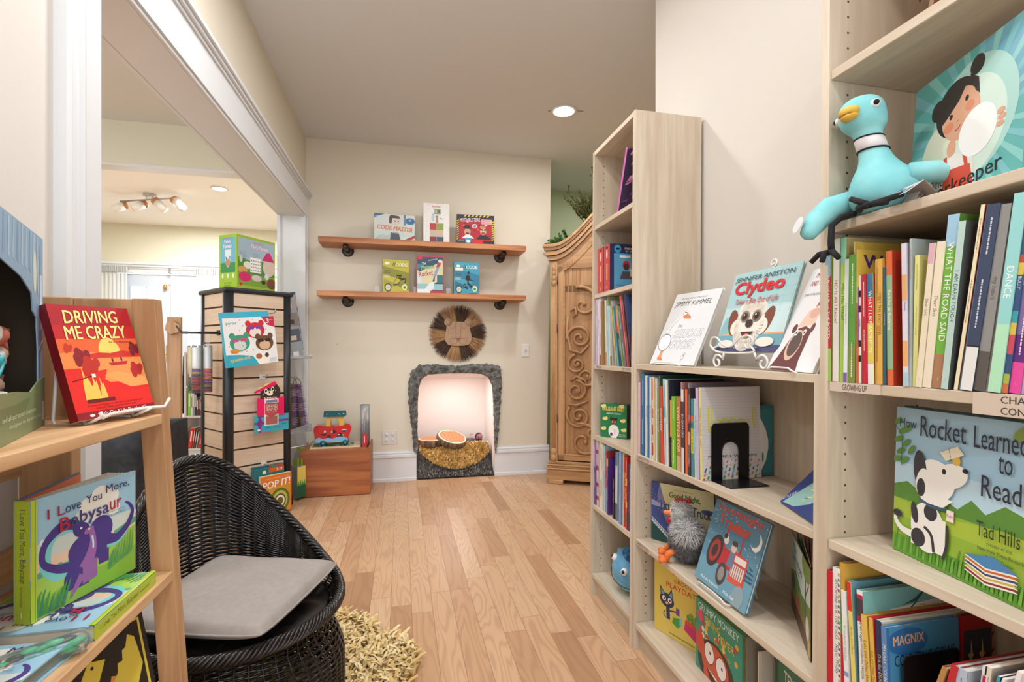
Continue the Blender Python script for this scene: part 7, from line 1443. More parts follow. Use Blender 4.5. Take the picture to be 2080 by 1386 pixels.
# ------------------------------------------------------------------ bookends
m_be = paint('#17161a', 0.28, 0.3, name='black_enamelled_steel')
t = thing('bookend', 'black steel bookend with an arched cut-out, holding up the brick-patterned white book', 'bookend', T(0.885, 1.277, 0.7287))
b = MB(); o_ = [(0, 0), (0.034, 0), (0.034, 0.085)]+[(0.063-0.029*math.cos(PI*k/10), 0.085+0.029*math.sin(PI*k/10)) for k in range(1, 10)]+[(0.092, 0.085), (0.092, 0), (0.126, 0), (0.126, 0.155), (0.123, 0.163), (0.116, 0.168), (0.010, 0.168), (0.003, 0.163), (0, 0.155)]
b.prism(o_, -0.0016, 0.0, m_be); b.tube([(0.034, -0.001, 0.0), (0.034, -0.001, 0.085)]+[(0.063-0.029*math.cos(PI*k/10), -0.001, 0.085+0.029*math.sin(PI*k/10)) for k in range(1, 10)]+[(0.092, -0.001, 0.085), (0.092, -0.001, 0)], 0.002, m_be, 6); b.build('plate', t)
b = MB(); b.box((0, -0.085, 0.0002), (0.126, 0, 0.0018), m_be); b.build('base', t)
t = thing('bookend', 'solid black bookend pressed against the blue magnet book on the low shelf', 'bookend', T(0.862, 0.694, 0.4137))
b = MB(); b.prism([(0, 0), (0.125, 0), (0.125, 0.150), (0.12, 0.157), (0.006, 0.157), (0, 0.150)], -0.002, 0.0, m_be); b.build('plate', t)
b = MB(); b.box((0, -0.02, 0.0002), (0.125, 0, 0.0018), m_be); b.build('base', t)
# deep-set books behind the rows
a = Art(0.8); a.rect(0, 0, 1, 1, '#2f6f78'); a.rect(0.05, 0.05, 0.9, 0.95, '#3a7f88')
book('picture_book', 'teal picture book standing deep in the shelf behind the brick-patterned book', T(1.058, 1.294, 0.7287), 0.052, 0.215, 0.006, '#2f6a74', None, a, None, False)
t = thing('shaped_book', 'white round-edged die-cut book peeping out beyond the brick-patterned book', 'book', T(1.056, 1.286, 0.7287)); b = MB(); b.prism([(0, 0.0), (0.006, 0.02), (0.022, 0.05), (0.030, 0.085), (0.030, 0.11), (0.022, 0.14), (0.010, 0.165), (0, 0.18)], 0.0, 0.004, P('#d8d6d2')); Art(0.2).ell(0.3, 0.33, 0.09, 0.09, '#2f7a66').put(b, lambda u, v, d: (u*0.036, -d, v*0.18)); b.build('board', t)
a = Art(0.8); a.rect(0, 0, 1, 1, '#b01a22'); a.rect(0.08, 0.06, 0.97, 0.86, '#2a2a44')
for k in range(6): x, y = 0.30+0.36*(k % 2), 0.16+0.24*(k//2); a.poly([(x-0.09, y), (x, y+0.02), (x+0.01, y+0.14), (x+0.06, y+0.02), (x+0.10, y-0.01), (x, y-0.06)], '#d8b26a'); a.rect(x-0.15, y-0.09, x-0.14, y+0.15, '#6a3a3a')
t = book('board_book', 'red-framed board book with pale leaf shapes, set back behind the blue magnet book', T(1.012, 0.707, 0.4137), 0.075, 0.203, 0.006, '#b01a22', None, None, None)
b = MB(); a.put(b, face_y(0.075, 0.203)); b.build('front_picture', t)
a = Art(0.5); a.rect(0, 0, 1, 1, '#c8ad88')
for k in range(12): a.ell(0.3+0.5*((k*0.5) % 1), 0.05+0.08*k, 0.10, 0.018, '#4a3a2a', 0.6)
book('card_book', 'tan card with a small dark leaf pattern at the back of the low shelf', T(1.078, 0.716, 0.4137), 0.042, 0.20, 0.004, '#c8ad88', None, a, None, False)

# ------------------------------------------------------------------ books displayed face out
def fo(o, br, up): return frame(o, (br[0]-o[0], br[1]-o[1], br[2]-o[2]), up)
def easel(lb, M, W_, foot=0.0):
    t = thing('wire_easel', lb, 'book easel', M, 'white wire easels'); b = MB()
    b.tube([(W_*0.15, 0.012, -0.004), (W_*0.16, -0.014, -0.005), (W_*0.28, -0.017, 0.0), (W_*0.5, -0.016, 0.001), (W_*0.66, -0.017, 0.0), (W_*0.74, -0.016, -0.005), (W_*0.75, 0.012, -0.004)], 0.0022, m_wire, 8); b.build('front_lip', t)
    for x in (W_*0.3, W_*0.7):
        b = MB(); b.tube([(x, 0.012, -0.004), (x, 0.017, 0.02), (x, 0.019, 0.15)], 0.0022, m_wire, 8); b.tube([(x, 0.019, 0.15), (x, 0.085, 0.028)], 0.0022, m_wire, 8); b.build('back_leg', t)
    return t
GM = fo((0.882, 1.637, 1.064), (0.907, 1.405, 1.062), (0.117, 0.013, 0.254))
a = Art(0.84); a.rect(0, 0, 1, 1, '#dcdde0'); K = '#26262a'
a.text('WRITTEN AND ILLUSTRATED BY', 0.16, 0.905, 0.58, 0.022, K, 0.01, 0.1); a.text('JIMMY KIMMEL', 0.06, 0.79, 0.80, 0.09, K, 0.02, 0.2); a.text('the', 0.34, 0.505, 0.09, 0.05, K, 0.0, 0.2); a.text('SERIOUS', 0.32, 0.36, 0.60, 0.115, '#eceef2', 0.02, 0.12, 0, '#34343a', 0.05); a.text('GOOSE', 0.32, 0.215, 0.50, 0.115, '#eceef2', 0.02, 0.12, 0, '#34343a', 0.05)
a.curve([(0.40, 0.70), (0.34, 0.66), (0.24, 0.60), (0.15, 0.48), (0.13, 0.36)], [0.05, 0.036, 0.034, 0.036, 0.05], K); a.curve([(0.40, 0.70), (0.34, 0.66), (0.24, 0.60), (0.15, 0.48), (0.13, 0.34)], [0.042, 0.030, 0.028, 0.030, 0.045], '#f2f2f4'); a.ell(0.165, 0.30, 0.137, 0.125, K, 0.9); a.ell(0.165, 0.30, 0.128, 0.117, '#f2f2f4', 0.9); a.ell(0.40, 0.70, 0.05, 0.035, K, 0.5); a.ell(0.40, 0.70, 0.045, 0.03, '#f2f2f4', 0.5); a.poly([(0.36, 0.66), (0.45, 0.70), (0.56, 0.64), (0.55, 0.62), (0.42, 0.625)], '#e8803a'); a.line([(0.38, 0.72), (0.45, 0.70)], 0.01, K)
a.line([(0.17, 0.19), (0.165, 0.09)], 0.020, '#e8803a'); a.line([(0.205, 0.19), (0.20, 0.09)], 0.020, '#e8803a'); a.poly([(0.13, 0.095), (0.23, 0.09), (0.28, 0.05), (0.15, 0.05)], '#e8803a'); a.ell(0.70, 0.10, 0.03, 0.03, K); a.ell(0.70, 0.10, 0.026, 0.026, '#f0f0f2'); a.ell(0.72, 0.145, 0.022, 0.02, K); a.ell(0.72, 0.145, 0.018, 0.016, '#f0f0f2'); a.rect(0.69, 0.04, 0.70, 0.07, '#c88a4a'); a.curve([(0.10, 0.38), (0.13, 0.42), (0.16, 0.40)], 0.006, K)
book('picture_book', 'white picture book with a long-necked goose, first on top of the half-height bookcase', GM, 0.235, 0.28, 0.010, '#dcdde0', '#d0d2d6', a)
easel('white wire easel under the goose book', GM, 0.235)
# dog book on a scrolled stand
CMx = fo((0.902, 1.290, 1.108), (0.907, 1.042, 1.107), (0.077, 0.002, 0.2277))
a = Art(1.04); a.rect(0, 0, 1, 1, '#a3c8cb'); a.rect(0, 0.30, 1, 0.55, '#b4d2d4'); a.rect(0, 0.20, 1, 0.25, '#d8a878'); a.rect(0, 0, 1, 0.20, '#6fa4b0'); a.rect(0, 0, 1, 0.075, '#4a4a72'); a.rect(0.66, 0.22, 1, 0.55, '#c4dcde'); a.poly([(0, 0.20), (0.05, 0.42), (0.22, 0.45), (0.22, 0.24)], '#86b4bc')
for k in range(5): a.line([(0.45, 0.52+0.1*k), (1, 0.54+0.1*k)], 0.003, '#8ab4ba'); a.line([(0.5+0.12*k, 0.45), (0.5+0.12*k, 1)], 0.003, '#8ab4ba')
a.ell(0.20, 0.36, 0.08, 0.17, '#7a4230', 0.3); a.ell(0.72, 0.36, 0.08, 0.17, '#7a4230', -0.3)
for (x, y, r) in ((0.46, 0.36, 0.22), (0.46, 0.22, 0.20), (0.36, 0.52, 0.11), (0.56, 0.52, 0.11), (0.30, 0.30, 0.12), (0.63, 0.30, 0.12), (0.46, 0.13, 0.14)): a.ell(x, y, r, r*0.9, '#e6e0d4')
for k in range(46):
    an = 2*PI*k/46; r0 = 0.20; x = 0.465+0.205*math.cos(an); y = 0.345+0.245*math.sin(an); a.curve([(0.465+0.17*math.cos(an), 0.345+0.2*math.sin(an)), (x, y), (x+0.03*math.cos(an+0.9), y+0.05*math.sin(an+0.5)-0.012)], [0.03, 0.022, 0.003], '#e6e0d4' if k % 3 else '#d6cdbf', 4)
for k in range(14): a.curve([(0.33+0.022*k, 0.585+0.02*math.sin(k)), (0.31+0.026*k, 0.53), (0.33+0.022*k, 0.475)], 0.005, '#cfc6b6', 4); a.curve([(0.30+0.025*k, 0.24), (0.29+0.027*k, 0.15), (0.31+0.024*k, 0.10)], 0.005, '#cfc6b6', 4)
for x in (0.38, 0.56): a.ell(x, 0.425, 0.065, 0.07, '#8a7f78'); a.ell(x, 0.42, 0.048, 0.052, '#5a3a2a'); a.ell(x, 0.42, 0.028, 0.03, '#1a1412'); a.ell(x-0.015, 0.44, 0.01, 0.012, '#f4f0e8')
a.ell(0.475, 0.335, 0.055, 0.05, '#3a2a28'); a.poly([(0.38, 0.235), (0.58, 0.235), (0.52, 0.16), (0.44, 0.16)], '#4a2a2a'); a.ell(0.48, 0.185, 0.04, 0.03, '#d8604a'); a.ell(0.18, 0.09, 0.13, 0.05, '#e6e0d4'); a.ell(0.78, 0.11, 0.13, 0.055, '#e6e0d4')
a.text('JENNIFER ANISTON', 0.04, 0.865, 0.88, 0.075, '#22303a', 0.012, 0.15); a.text('Clydeo', 0.09, 0.665, 0.74, 0.20, '#d01f2c', 0.11, 0.0, 0.02); a.text('Takes a Bite Out of Life', 0.14, 0.585, 0.66, 0.07, '#b83040', 0.012, 0.1); a.text('pictures by Bruno Jacob', 0.34, 0.03, 0.36, 0.03, '#cfd0dc')
book('picture_book', 'blue-green picture book with a shaggy white dog on a scrolled white stand', CMx, 0.249, 0.241, 0.010, '#8fb8bc', '#7fa8b0', a)
t = thing('scroll_easel', 'white scrolled wire stand holding up the shaggy dog book', 'book easel', T(0, 0, 0)); b = MB()
def wpt(u, d, h): p = CMx @ Vector((u*0.249, -d, 0)); return (p.x, p.y, h)
def spiral(cu, ch, r, tn, a0, sg, d, n=22): return [wpt(cu+(r*(0.25+0.75*i/n))*math.cos(a0+sg*tn*2*PI*i/n)/0.249, d, ch+(r*(0.25+0.75*i/n))*math.sin(a0+sg*tn*2*PI*i/n)) for i in range(n+1)]
b.tube(smooth([wpt(0.10, 0.002, 1.125), wpt(0.02, 0.008, 1.118), wpt(-0.01, 0.010, 1.130), wpt(0.03, 0.012, 1.146), wpt(0.12, 0.012, 1.147), wpt(0.24, 0.012, 1.126), wpt(0.36, 0.012, 1.122), wpt(0.50, 0.012, 1.142), wpt(0.62, 0.012, 1.150), wpt(0.70, 0.012, 1.140), wpt(0.68, 0.01, 1.122), wpt(0.60, 0.008, 1.118), wpt(0.55, 0.006, 1.128)]), 0.0028, m_wire, 8)
b.tube(smooth([wpt(-0.01, 0.010, 1.125), wpt(0.1, 0.012, 1.109), wpt(0.3, 0.012, 1.104), wpt(0.6, 0.012, 1.104), wpt(0.72, 0.011, 1.108), wpt(0.66, 0.01, 1.122)]), 0.0028, m_wire, 8); b.build('front_scroll', t)
for (u0, sg, a0) in ((0.22, 1, PI*0.9), (0.76, -1, PI*0.1)):
    b = MB(); c_ = (u0-0.10*sg*0.9 if sg > 0 else u0+0.09, 1.078); sp_ = spiral(c_[0], c_[1], 0.022, 1.15, PI*0.5, -sg, 0.012); b.tube(sp_+[wpt(u0, 0.012, 1.085), wpt(u0+0.03*sg, 0.012, 1.104)], 0.0032, m_wire, 8); b.build('foot', t)
b = MB(); p0 = CMx @ Vector((0.125, 0.016, 0)); p1 = CMx @ Vector((0.125, 0.016, 0.235)); p2 = CMx @ Vector((0.125, 0.014, 0.262)); b.tube([tuple(p0)]+[tuple(p1)], 0.0028, m_wire, 8)
b.tube([tuple(CMx @ Vector((0.125+0.016*math.cos(a_)*(1-0.06*i), 0.014, 0.262+0.016*math.sin(a_)*(1-0.06*i)))) for i, a_ in enumerate([-PI/2+0.55*k for k in range(15)])], 0.0028, m_wire, 8); p3 = CMx @ Vector((0.125, 0.10, 0.0)); b.tube([tuple(CMx @ Vector((0.125, 0.017, 0.15))), (1.05, p0.y, 1.0535)], 0.0028, m_wire, 8); b.build('back_post', t)
b = MB(); q1 = CMx @ Vector((0.10, 0.013, 0.0)); b.tube([(0.882, 1.245, 1.0545), (0.96, 1.2, 1.0535), (1.05, p0.y, 1.0535), (0.96, 1.12, 1.0535), (0.884, 1.075, 1.0545)], 0.0026, m_wire, 8); b.build('floor_brace', t)
# bear book
BMx = fo((0.887, 1.056, 1.064), (0.854, 0.8845, 1.062), (0.117, -0.02, 0.2476))
a = Art(0.64); a.rect(0, 0, 1, 1, '#e6e6e8'); a.poly([(0.02, 0), (0.66, 0), (0.62, 0.10), (0.60, 0.38), (0.44, 0.42), (0.30, 0.40), (0.22, 0.30), (0.12, 0.12)], '#6a3a3c'); a.ell(0.36, 0.24, 0.145, 0.145, '#d8b4a0'); a.ell(0.37, 0.25, 0.12, 0.115, '#5a4a48'); a.ell(0.22, 0.40, 0.05, 0.045, '#6a3a3c'); a.ell(0.60, 0.40, 0.04, 0.045, '#6a3a3c')
for x in (0.30, 0.47): a.ell(x, 0.36, 0.035, 0.03, '#f0e8e0'); a.ell(x, 0.36, 0.015, 0.014, '#2a1a1a')
a.poly([(0.26, 0.41), (0.58, 0.43), (0.62, 0.55), (0.52, 0.60), (0.36, 0.57)], '#e8c8b4'); a.ell(0.50, 0.54, 0.10, 0.05, '#dcae9e'); a.poly([(0.46, 0.60), (0.56, 0.62), (0.58, 0.70), (0.50, 0.70)], '#b85a5a'); a.curve([(0.54, 0.68), (0.58, 0.76), (0.64, 0.79)], 0.03, '#a0587a'); a.ell(0.66, 0.80, 0.03, 0.03, '#5a3a4a')
a.text("I'M STICKING WITH YOU", 0.14, 0.90, 0.82, 0.05, '#b02a3a', 0.015, 0.1); a.text('AND THE CHICKEN TOO', 0.10, 0.82, 0.82, 0.05, '#b02a3a', 0.015, 0.1); a.text('SMRITI PRASADAM-HALLS', 0.08, 0.72, 0.6, 0.025, '#8a8a90')
book('picture_book', 'white picture book with a wide-mouthed brown bear, against the big bookcase', BMx, 0.176, 0.274, 0.012, '#e4e4e6', '#d8d8da', a)
easel('white wire easel under the brown bear book', BMx, 0.176)
# navy fish-leaf book leaning far back on the upper shelf of the half-height bookcase
NM = fo((0.925, 1.055, 0.7325), (0.868, 0.885, 0.7325), (0.125, -0.03, 0.13))
a = Art(1.0); a.rect(0, 0, 1, 1, '#2f3f78'); a.poly([(0.06, 0.02), (0.30, 0.60), (0.62, 0.80), (0.95, 0.95), (0.80, 0.5), (0.6, 0.2), (0.36, 0.05)], '#8fb8b0')
for k in range(14): a.line([(0.36+0.04*(k % 5), 0.2+0.04*k), (0.44+0.04*(k % 4), 0.22+0.04*k)], 0.018, ['#c8c46a', '#5a8a6a', '#d8d8a8'][k % 3])
a.text('LITTLE LEAF', 0.03, 0.05, 0.25, 0.05, '#d8dce8', 0.01, 0, 1.0)
book('board_book', 'navy board book with a mint leaf shape, leaning far back on the upper shelf', NM, 0.165, 0.165, 0.014, '#2f3f78', '#2a386c', a)
# truck book, tractor book, chicken plush
TM = fo((0.905, 1.668, 0.4137), (1.035, 1.481, 0.4137), (0.01, 0.008, 1))
a = Art(1.08); a.rect(0, 0, 1, 1, '#3f4f8a'); a.poly([(0.14, 1), (0.26, 0.35), (0.5, 0.2), (1, 0.3), (1, 1)], '#d6cfa0'); a.poly([(0.14, 1), (0.10, 0.75), (0.26, 0.35), (0.34, 0.30), (0.22, 0.7)], '#7a78a8'); a.poly([(0, 0.70), (0.25, 0.62), (0.18, 0.58), (0, 0.60)], '#9a9ac0'); a.ell(0.93, 0.66, 0.12, 0.04, '#5a6090'); a.rect(0, 0, 1, 0.16, '#1f4a48'); a.poly([(0, 0.16), (0, 0.30), (0.25, 0.18), (0.34, 0.1)], '#1f4a48')
for k in range(9): a.line([(0.02+0.035*k, 0.36-0.03*k), (0.05+0.035*k, 0.27-0.028*k)], 0.012, '#d8e0e0')
a.line([(0.0, 0.40), (0.32, 0.12)], 0.010, '#d8e0e0'); a.line([(0.0, 0.34), (0.30, 0.08)], 0.010, '#d8e0e0')
for k in range(24): a.ell((k*0.37) % 1*0.3, 0.45+0.5*((k*0.61) % 1), 0.004, 0.004, '#e8e8e0', 0, 6)
a.text('Good Night,', 0.30, 0.76, 0.50, 0.12, '#2f6a3a', 0.035, 0, -0.02); a.text('Little Blue Truck', 0.16, 0.56, 0.80, 0.15, '#2f4f7a', 0.045, 0, -0.02); a.text('New from the bestselling team', 0.38, 0.91, 0.3, 0.02, '#6a6a5a')
book('picture_book', 'night-blue picture book with a big pale moon, behind the grey chicken plush', TM, 0.228, 0.212, 0.010, '#3f4f8a', '#34427a', a)
KM = fo((0.874, 1.3455, 0.4235), (0.869, 1.1136, 0.4235), (0.078, 0.001, 0.231))
a = Art(0.95); a.rect(0, 0, 1, 1, '#4a7a94'); a.rect(0, 0.30, 1, 0.62, '#5a8ca4'); a.rect(0, 0, 1, 0.30, '#6a9cb0'); rr = random.Random(6)
for k in range(90): a.ell(rr.random(), 0.35+0.65*rr.random(), 0.006, 0.006, '#dfe8ec', 0, 6)
a.ell(0.88, 0.74, 0.085, 0.10, '#e4e4dc', 0, 20); a.ell(0.845, 0.765, 0.08, 0.09, '#4f8098', 0, 20)
rd = '#b83038'
a.poly([(0.34, 0.74), (0.42, 0.80), (0.72, 0.78), (0.70, 0.72)], '#c84038'); a.rect(0.36, 0.42, 0.39, 0.74, rd); a.rect(0.66, 0.50, 0.685, 0.73, rd); a.poly([(0.33, 0.30), (0.62, 0.30), (0.64, 0.50), (0.34, 0.52)], rd); a.poly([(0.58, 0.22), (0.86, 0.22), (0.84, 0.52), (0.58, 0.54)], '#c84a40'); a.rect(0.60, 0.26, 0.82, 0.40, '#d8c8c0'); a.rect(0.62, 0.43, 0.82, 0.50, '#e0d8d0'); a.rect(0.58, 0.20, 0.84, 0.25, '#d05a48')
for k in range(6): a.rect(0.61+0.035*k, 0.26, 0.62+0.035*k, 0.40, '#8a3030')
a.ell(0.24, 0.42, 0.13, 0.20, '#3a3436', -0.2); a.ell(0.24, 0.42, 0.09, 0.14, '#a83a34', -0.2); a.ell(0.24, 0.42, 0.05, 0.08, '#3a3436', -0.2); a.ell(0.46, 0.22, 0.09, 0.13, '#4a4446'); a.ell(0.46, 0.22, 0.055, 0.08, '#8f8a86'); a.ell(0.82, 0.10, 0.10, 0.12, '#8aa0a8'); a.ell(0.56, 0.56, 0.05, 0.055, '#e0c8b8'); a.ell(0.56, 0.61, 0.055, 0.03, '#4a3a34'); a.poly([(0.50, 0.34), (0.62, 0.34), (0.60, 0.51), (0.52, 0.51)], '#6a7a94'); a.ell(0.40, 0.60, 0.045, 0.05, '#d8d4cc'); a.ell(0.37, 0.64, 0.03, 0.03, '#2a2626')
a.text('Goodnight', 0.08, 0.865, 0.84, 0.12, '#c8402f', 0.06); a.text('Tractor', 0.16, 0.745, 0.62, 0.11, '#c8402f', 0.06)
for k, s_ in enumerate(('The', 'Perfect', 'Bedtime', 'Book!')): a.text(s_, 0.845 if k else 0.87, 0.44-0.045*k, 0.13 if k else 0.07, 0.03, '#1f3040', 0.02)
a.text('Michelle Robinson', 0.12, 0.045, 0.36, 0.035, '#eef2f4', 0.02); a.text('Nick East', 0.58, 0.045, 0.2, 0.035, '#eef2f4', 0.02)
book('picture_book', 'starry blue picture book with a red tractor, standing on a wire easel', KM, 0.232, 0.244, 0.012, '#4a7a94', '#3a6a84', a)
easel('wire easel under the red tractor book', KM, 0.232)
# woodland board book standing half open against the side of the big bookcase
t = thing('picture_book', 'half-open woodland picture book standing against the end of the middle shelf', 'book', fo((1.040, 1.145, 0.4137), (0.890, 0.926, 0.4137), (0, 0, 1)))
a = Art(1.3); a.rect(0, 0, 1, 1, '#c8dcd8'); a.rect(0, 0, 1, 0.5, '#8a7a4a'); a.poly([(0, 0.5), (0.3, 0.62), (0.6, 0.5), (1, 0.58), (1, 0.3), (0, 0.3)], '#6a8a4a'); a.rect(0, 0, 1, 0.2, '#5a3f2c'); a.line([(0.78, 0.2), (0.80, 0.9)], 0.06, '#7a5a3a'); a.line([(0.80, 0.6), (0.95, 0.8)], 0.03, '#7a5a3a'); a.ell(0.82, 0.92, 0.2, 0.14, '#7f9a4a'); a.ell(0.15, 0.42, 0.09, 0.1, '#3a4a6a'); a.ell(0.45, 0.3, 0.06, 0.09, '#a83a34'); a.ell(0.88, 0.28, 0.08, 0.13, '#d8d0c4'); a.rect(0.9, 0.02, 1, 0.2, '#c8a05a')
a.text('The', 0.12, 0.83, 0.2, 0.08, '#2a6a7a', 0.03); a.text('Dark Woods', 0.12, 0.70, 0.5, 0.09, '#2a6a7a', 0.03); a.text('a bedtime walk', 0.15, 0.63, 0.35, 0.04, '#b83a34', 0.02)
b = MB(); b.box((0, 0, 0), (0.265, 0.002, 0.205), P('#8a7a4a')); a.put(b, face_y(0.265, 0.205)); b.build('front_cover', t)
b = MB()
for k in range(7): b.box((0, 0, 0.001), (0.255, 0.0012, 0.203), P(['#2f6a66', '#e0dcd0', '#b82a2c', '#3a3a36', '#d8d4c8', '#c83a34', '#2a2a2a'][k]), T(0.262, 0.004, 0) @ rotm('Z', -0.035*(k+1)) @ T(-0.255, 0, 0))
b.build('pages', t)
b = MB(); b.box((0, 0, 0), (0.265, 0.002, 0.205), P('#7a2a24'), T(0.265, 0.006, 0) @ rotm('Z', -0.30) @ T(-0.265, 0, 0)); b.build('back_cover', t)
# bottom shelf of the half-height bookcase
YM = fo((0.902, 1.639, 0.1005), (0.970, 1.440, 0.1005), (0.0, 0.0, 1))
a = Art(0.8); a.rect(0, 0, 1, 1, '#d4bb58'); nv = '#2c3450'; a.ell(0.27, 0.50, 0.15, 0.10, nv); a.poly([(0.14, 0.52), (0.12, 0.68), (0.25, 0.57)], nv); a.poly([(0.29, 0.57), (0.37, 0.69), (0.41, 0.52)], nv); a.poly([(0.155, 0.55), (0.145, 0.64), (0.22, 0.57)], '#6a9ac0'); a.poly([(0.32, 0.58), (0.365, 0.65), (0.385, 0.55)], '#6a9ac0'); a.ell(0.21, 0.51, 0.04, 0.035, '#f0ead8'); a.ell(0.33, 0.51, 0.04, 0.035, '#f0ead8'); a.ell(0.215, 0.51, 0.015, 0.02, '#1a1a22'); a.ell(0.335, 0.51, 0.015, 0.02, '#1a1a22'); a.ell(0.27, 0.46, 0.03, 0.02, '#d8a8a0')
a.line([(0.29, 0.42), (0.30, 0.24)], 0.06, nv); a.line([(0.30, 0.36), (0.46, 0.40)], 0.02, nv); a.line([(0.25, 0.24), (0.20, 0.28), (0.22, 0.34)], 0.015, nv); a.rect(0.46, 0.36, 0.53, 0.46, '#6a3a8a'); a.poly([(0.38, 0.22), (0.50, 0.18), (0.55, 0.24), (0.55, 0.34), (0.40, 0.30)], '#3f9a3a'); a.poly([(0.53, 0.24), (0.58, 0.24), (0.58, 0.36), (0.53, 0.34)], '#7fb0d0'); a.poly([(0.62, 0.22), (0.95, 0.08), (1, 0.12), (1, 0.30), (0.64, 0.32)], '#c02a6a'); a.poly([(0.63, 0.32), (1, 0.26), (1, 0.34), (0.66, 0.38)], '#c8502a')
for k in range(8): a.ell(0.72+0.04*k, 0.42+0.03*math.sin(k*2), 0.05, 0.045, '#7a9a3a' if k % 2 else '#5a8a3a')
a.text("PETE'S", 0.4, 0.90, 0.4, 0.05, '#c02a34', 0.02); a.text('GROOVY', 0.42, 0.80, 0.42, 0.055, '#c83a3a', 0.03); a.text('PLAYDATE', 0.26, 0.70, 0.66, 0.07, '#c83a3a', 0.03); a.text('Kimberly & James Dean', 0.32, 0.04, 0.5, 0.035, '#4a3a20', 0.01)
book('picture_book', 'yellow picture book with a dark blue cat, at the far end of the bottom shelf', YM, 0.212, 0.248, 0.010, '#d4bb58', '#b8a04a', a)
QM = fo((0.925, 1.415, 0.1005), (0.920, 1.189, 0.1005), (0.004, 0.0, 1))
a = Art(1.02); a.rect(0, 0, 1, 1, '#2f8f78'); rr = random.Random(11)
for k in range(34): x = 0.1+0.8*rr.random(); y = 0.40+0.38*rr.random(); a.ell(x, y, 0.035, 0.04, ['#d8a83a', '#c8503a', '#e0d8c0', '#7a9a4a', '#b03a4a', '#d8c060'][k % 6], rr.random(), 9)
a.ell(0.45, 0.22, 0.40, 0.34, '#3a2a26'); a.ell(0.10, 0.40, 0.10, 0.16, '#c84a30'); a.ell(0.86, 0.14, 0.10, 0.14, '#c84a30'); a.ell(0.44, 0.26, 0.30, 0.26, '#c8502f'); a.ell(0.45, 0.06, 0.26, 0.16, '#c8502f')
for (x, y) in ((0.32, 0.36), (0.58, 0.30)): a.ell(x, y, 0.115, 0.15, '#2a1f1c'); a.ell(x, y, 0.105, 0.14, '#ece4e0'); a.ell(x+0.02, y+0.01, 0.018, 0.022, '#1a1412')
a.poly([(0.26, 0.14), (0.50, 0.10), (0.62, 0.0), (0.34, 0.0)], '#4a1f1c'); a.poly([(0.28, 0.14), (0.48, 0.10), (0.56, 0.04), (0.40, 0.09)], '#ece4d8'); a.ell(0.11, 0.78, 0.07, 0.08, '#d84a6a')
a.text('GRUMPY MONKEY', 0.06, 0.86, 0.88, 0.10, '#e0ece4', 0.01); a.text('SPRING', 0.22, 0.74, 0.34, 0.09, '#d8c04a', 0.04); a.text('FEVER', 0.52, 0.64, 0.33, 0.10, '#d8c04a', 0.04)
book('picture_book', 'green picture book with a wide-eyed red-faced monkey on the bottom shelf', QM, 0.226, 0.221, 0.016, '#2f8f78', '#2a8068', a, page='#8f8a2a')
for k, (cl, x0, y0, H_, W_, tk, lb, pg) in enumerate((('#8f8a7c', 0.93, 1.182, 0.215, 0.15, 0.030, 'thick grey-edged book standing between the monkey book and thin white ones', '#a8a294'), ('#d8d2c4', 0.935, 1.142, 0.20, 0.15, 0.004, 'thin white book closest to the thick grey-edged one on the bottom shelf', '#e4dfd2'), ('#cfc8ba', 0.935, 1.132, 0.205, 0.15, 0.004, 'thin cream book leaning beside the thin white one on the bottom shelf', '#e4dfd2'))):
    book('picture_book', lb, T(x0, y0, 0.1005) @ rotm('Z', PI/2) @ T(0, -0.0, 0) @ rotm('X', 0.0) if False else frame((x0, y0, 0.1005), (0.35, -0.02, 0), (0, 0, 1)), W_, H_, tk, cl, None, None, None, False, page=pg)
a = Art(1.2); a.rect(0, 0, 1, 1, '#2a6a4c'); a.rect(0, 0, 0.08, 1, '#1f4a38'); a.text('TEXTURED', 0.22, 0.74, 0.60, 0.13, '#e8ece0', 0.04); a.text('PUZZLE', 0.30, 0.56, 0.50, 0.13, '#e8ece0', 0.04)
for k in range(16): a.ell(0.1+0.85*((k*0.37) % 1), 0.05+0.4*((k*0.61) % 1), 0.08, 0.08, ['#3f8a5a', '#7a6a4a', '#1f4a3a', '#8aa06a'][k % 4])
vbox('puzzle_box', 'dark green textured puzzle box at the near end of the bottom shelf', fo((0.955, 1.105, 0.1005), (0.905, 0.90, 0.1005), (0, 0, 1)), 0.20, 0.232, 0.04, '#2a6a4c', a, None, 'puzzle', sides='#24503e')

# ------------------------------------------------------------------ plush toys
def fur(mb, c, r, n, ln, wd, mats, seed, cond=None, droop=0.3):
    rr = random.Random(seed); k = 0
    while k < n:
        d = Vector((rr.gauss(0, 1), rr.gauss(0, 1), rr.gauss(0, 1))).normalized()
        if cond and not cond(d): continue
        k += 1; p = Vector((c[0]+d.x*r[0], c[1]+d.y*r[1], c[2]+d.z*r[2])); t_ = d.orthogonal().normalized(); t_.rotate(Matrix.Rotation(rr.random()*6.28, 3, d)); l = ln*rr.uniform(0.6, 1.3)
        e = p+(d*0.75+t_*0.55+Vector((0, 0, -droop)))*l; s_ = d.cross(t_)*wd; m1 = p.lerp(e, 0.5)+d*l*0.12; mb.add([p-s_, p+s_, m1+s_*0.7, m1-s_*0.7, e], [(0, 1, 2, 3), (3, 2, 4)], rr.choice(mats), True)
t = thing('chicken_plush', 'fluffy grey chicken plush with orange feet sitting before the moonlit book', 'plush toy', T(0.925, 1.462, 0.4137) @ rotm('Z', -0.5) @ T(0, 0, 0))
gr = [paint(h_, 0.95) for h_ in ('#6a6a6c', '#8a8a8c', '#56565a')]; wh = [paint(h_, 0.95) for h_ in ('#c9c8c6', '#dddcd8', '#aeb0b2')]
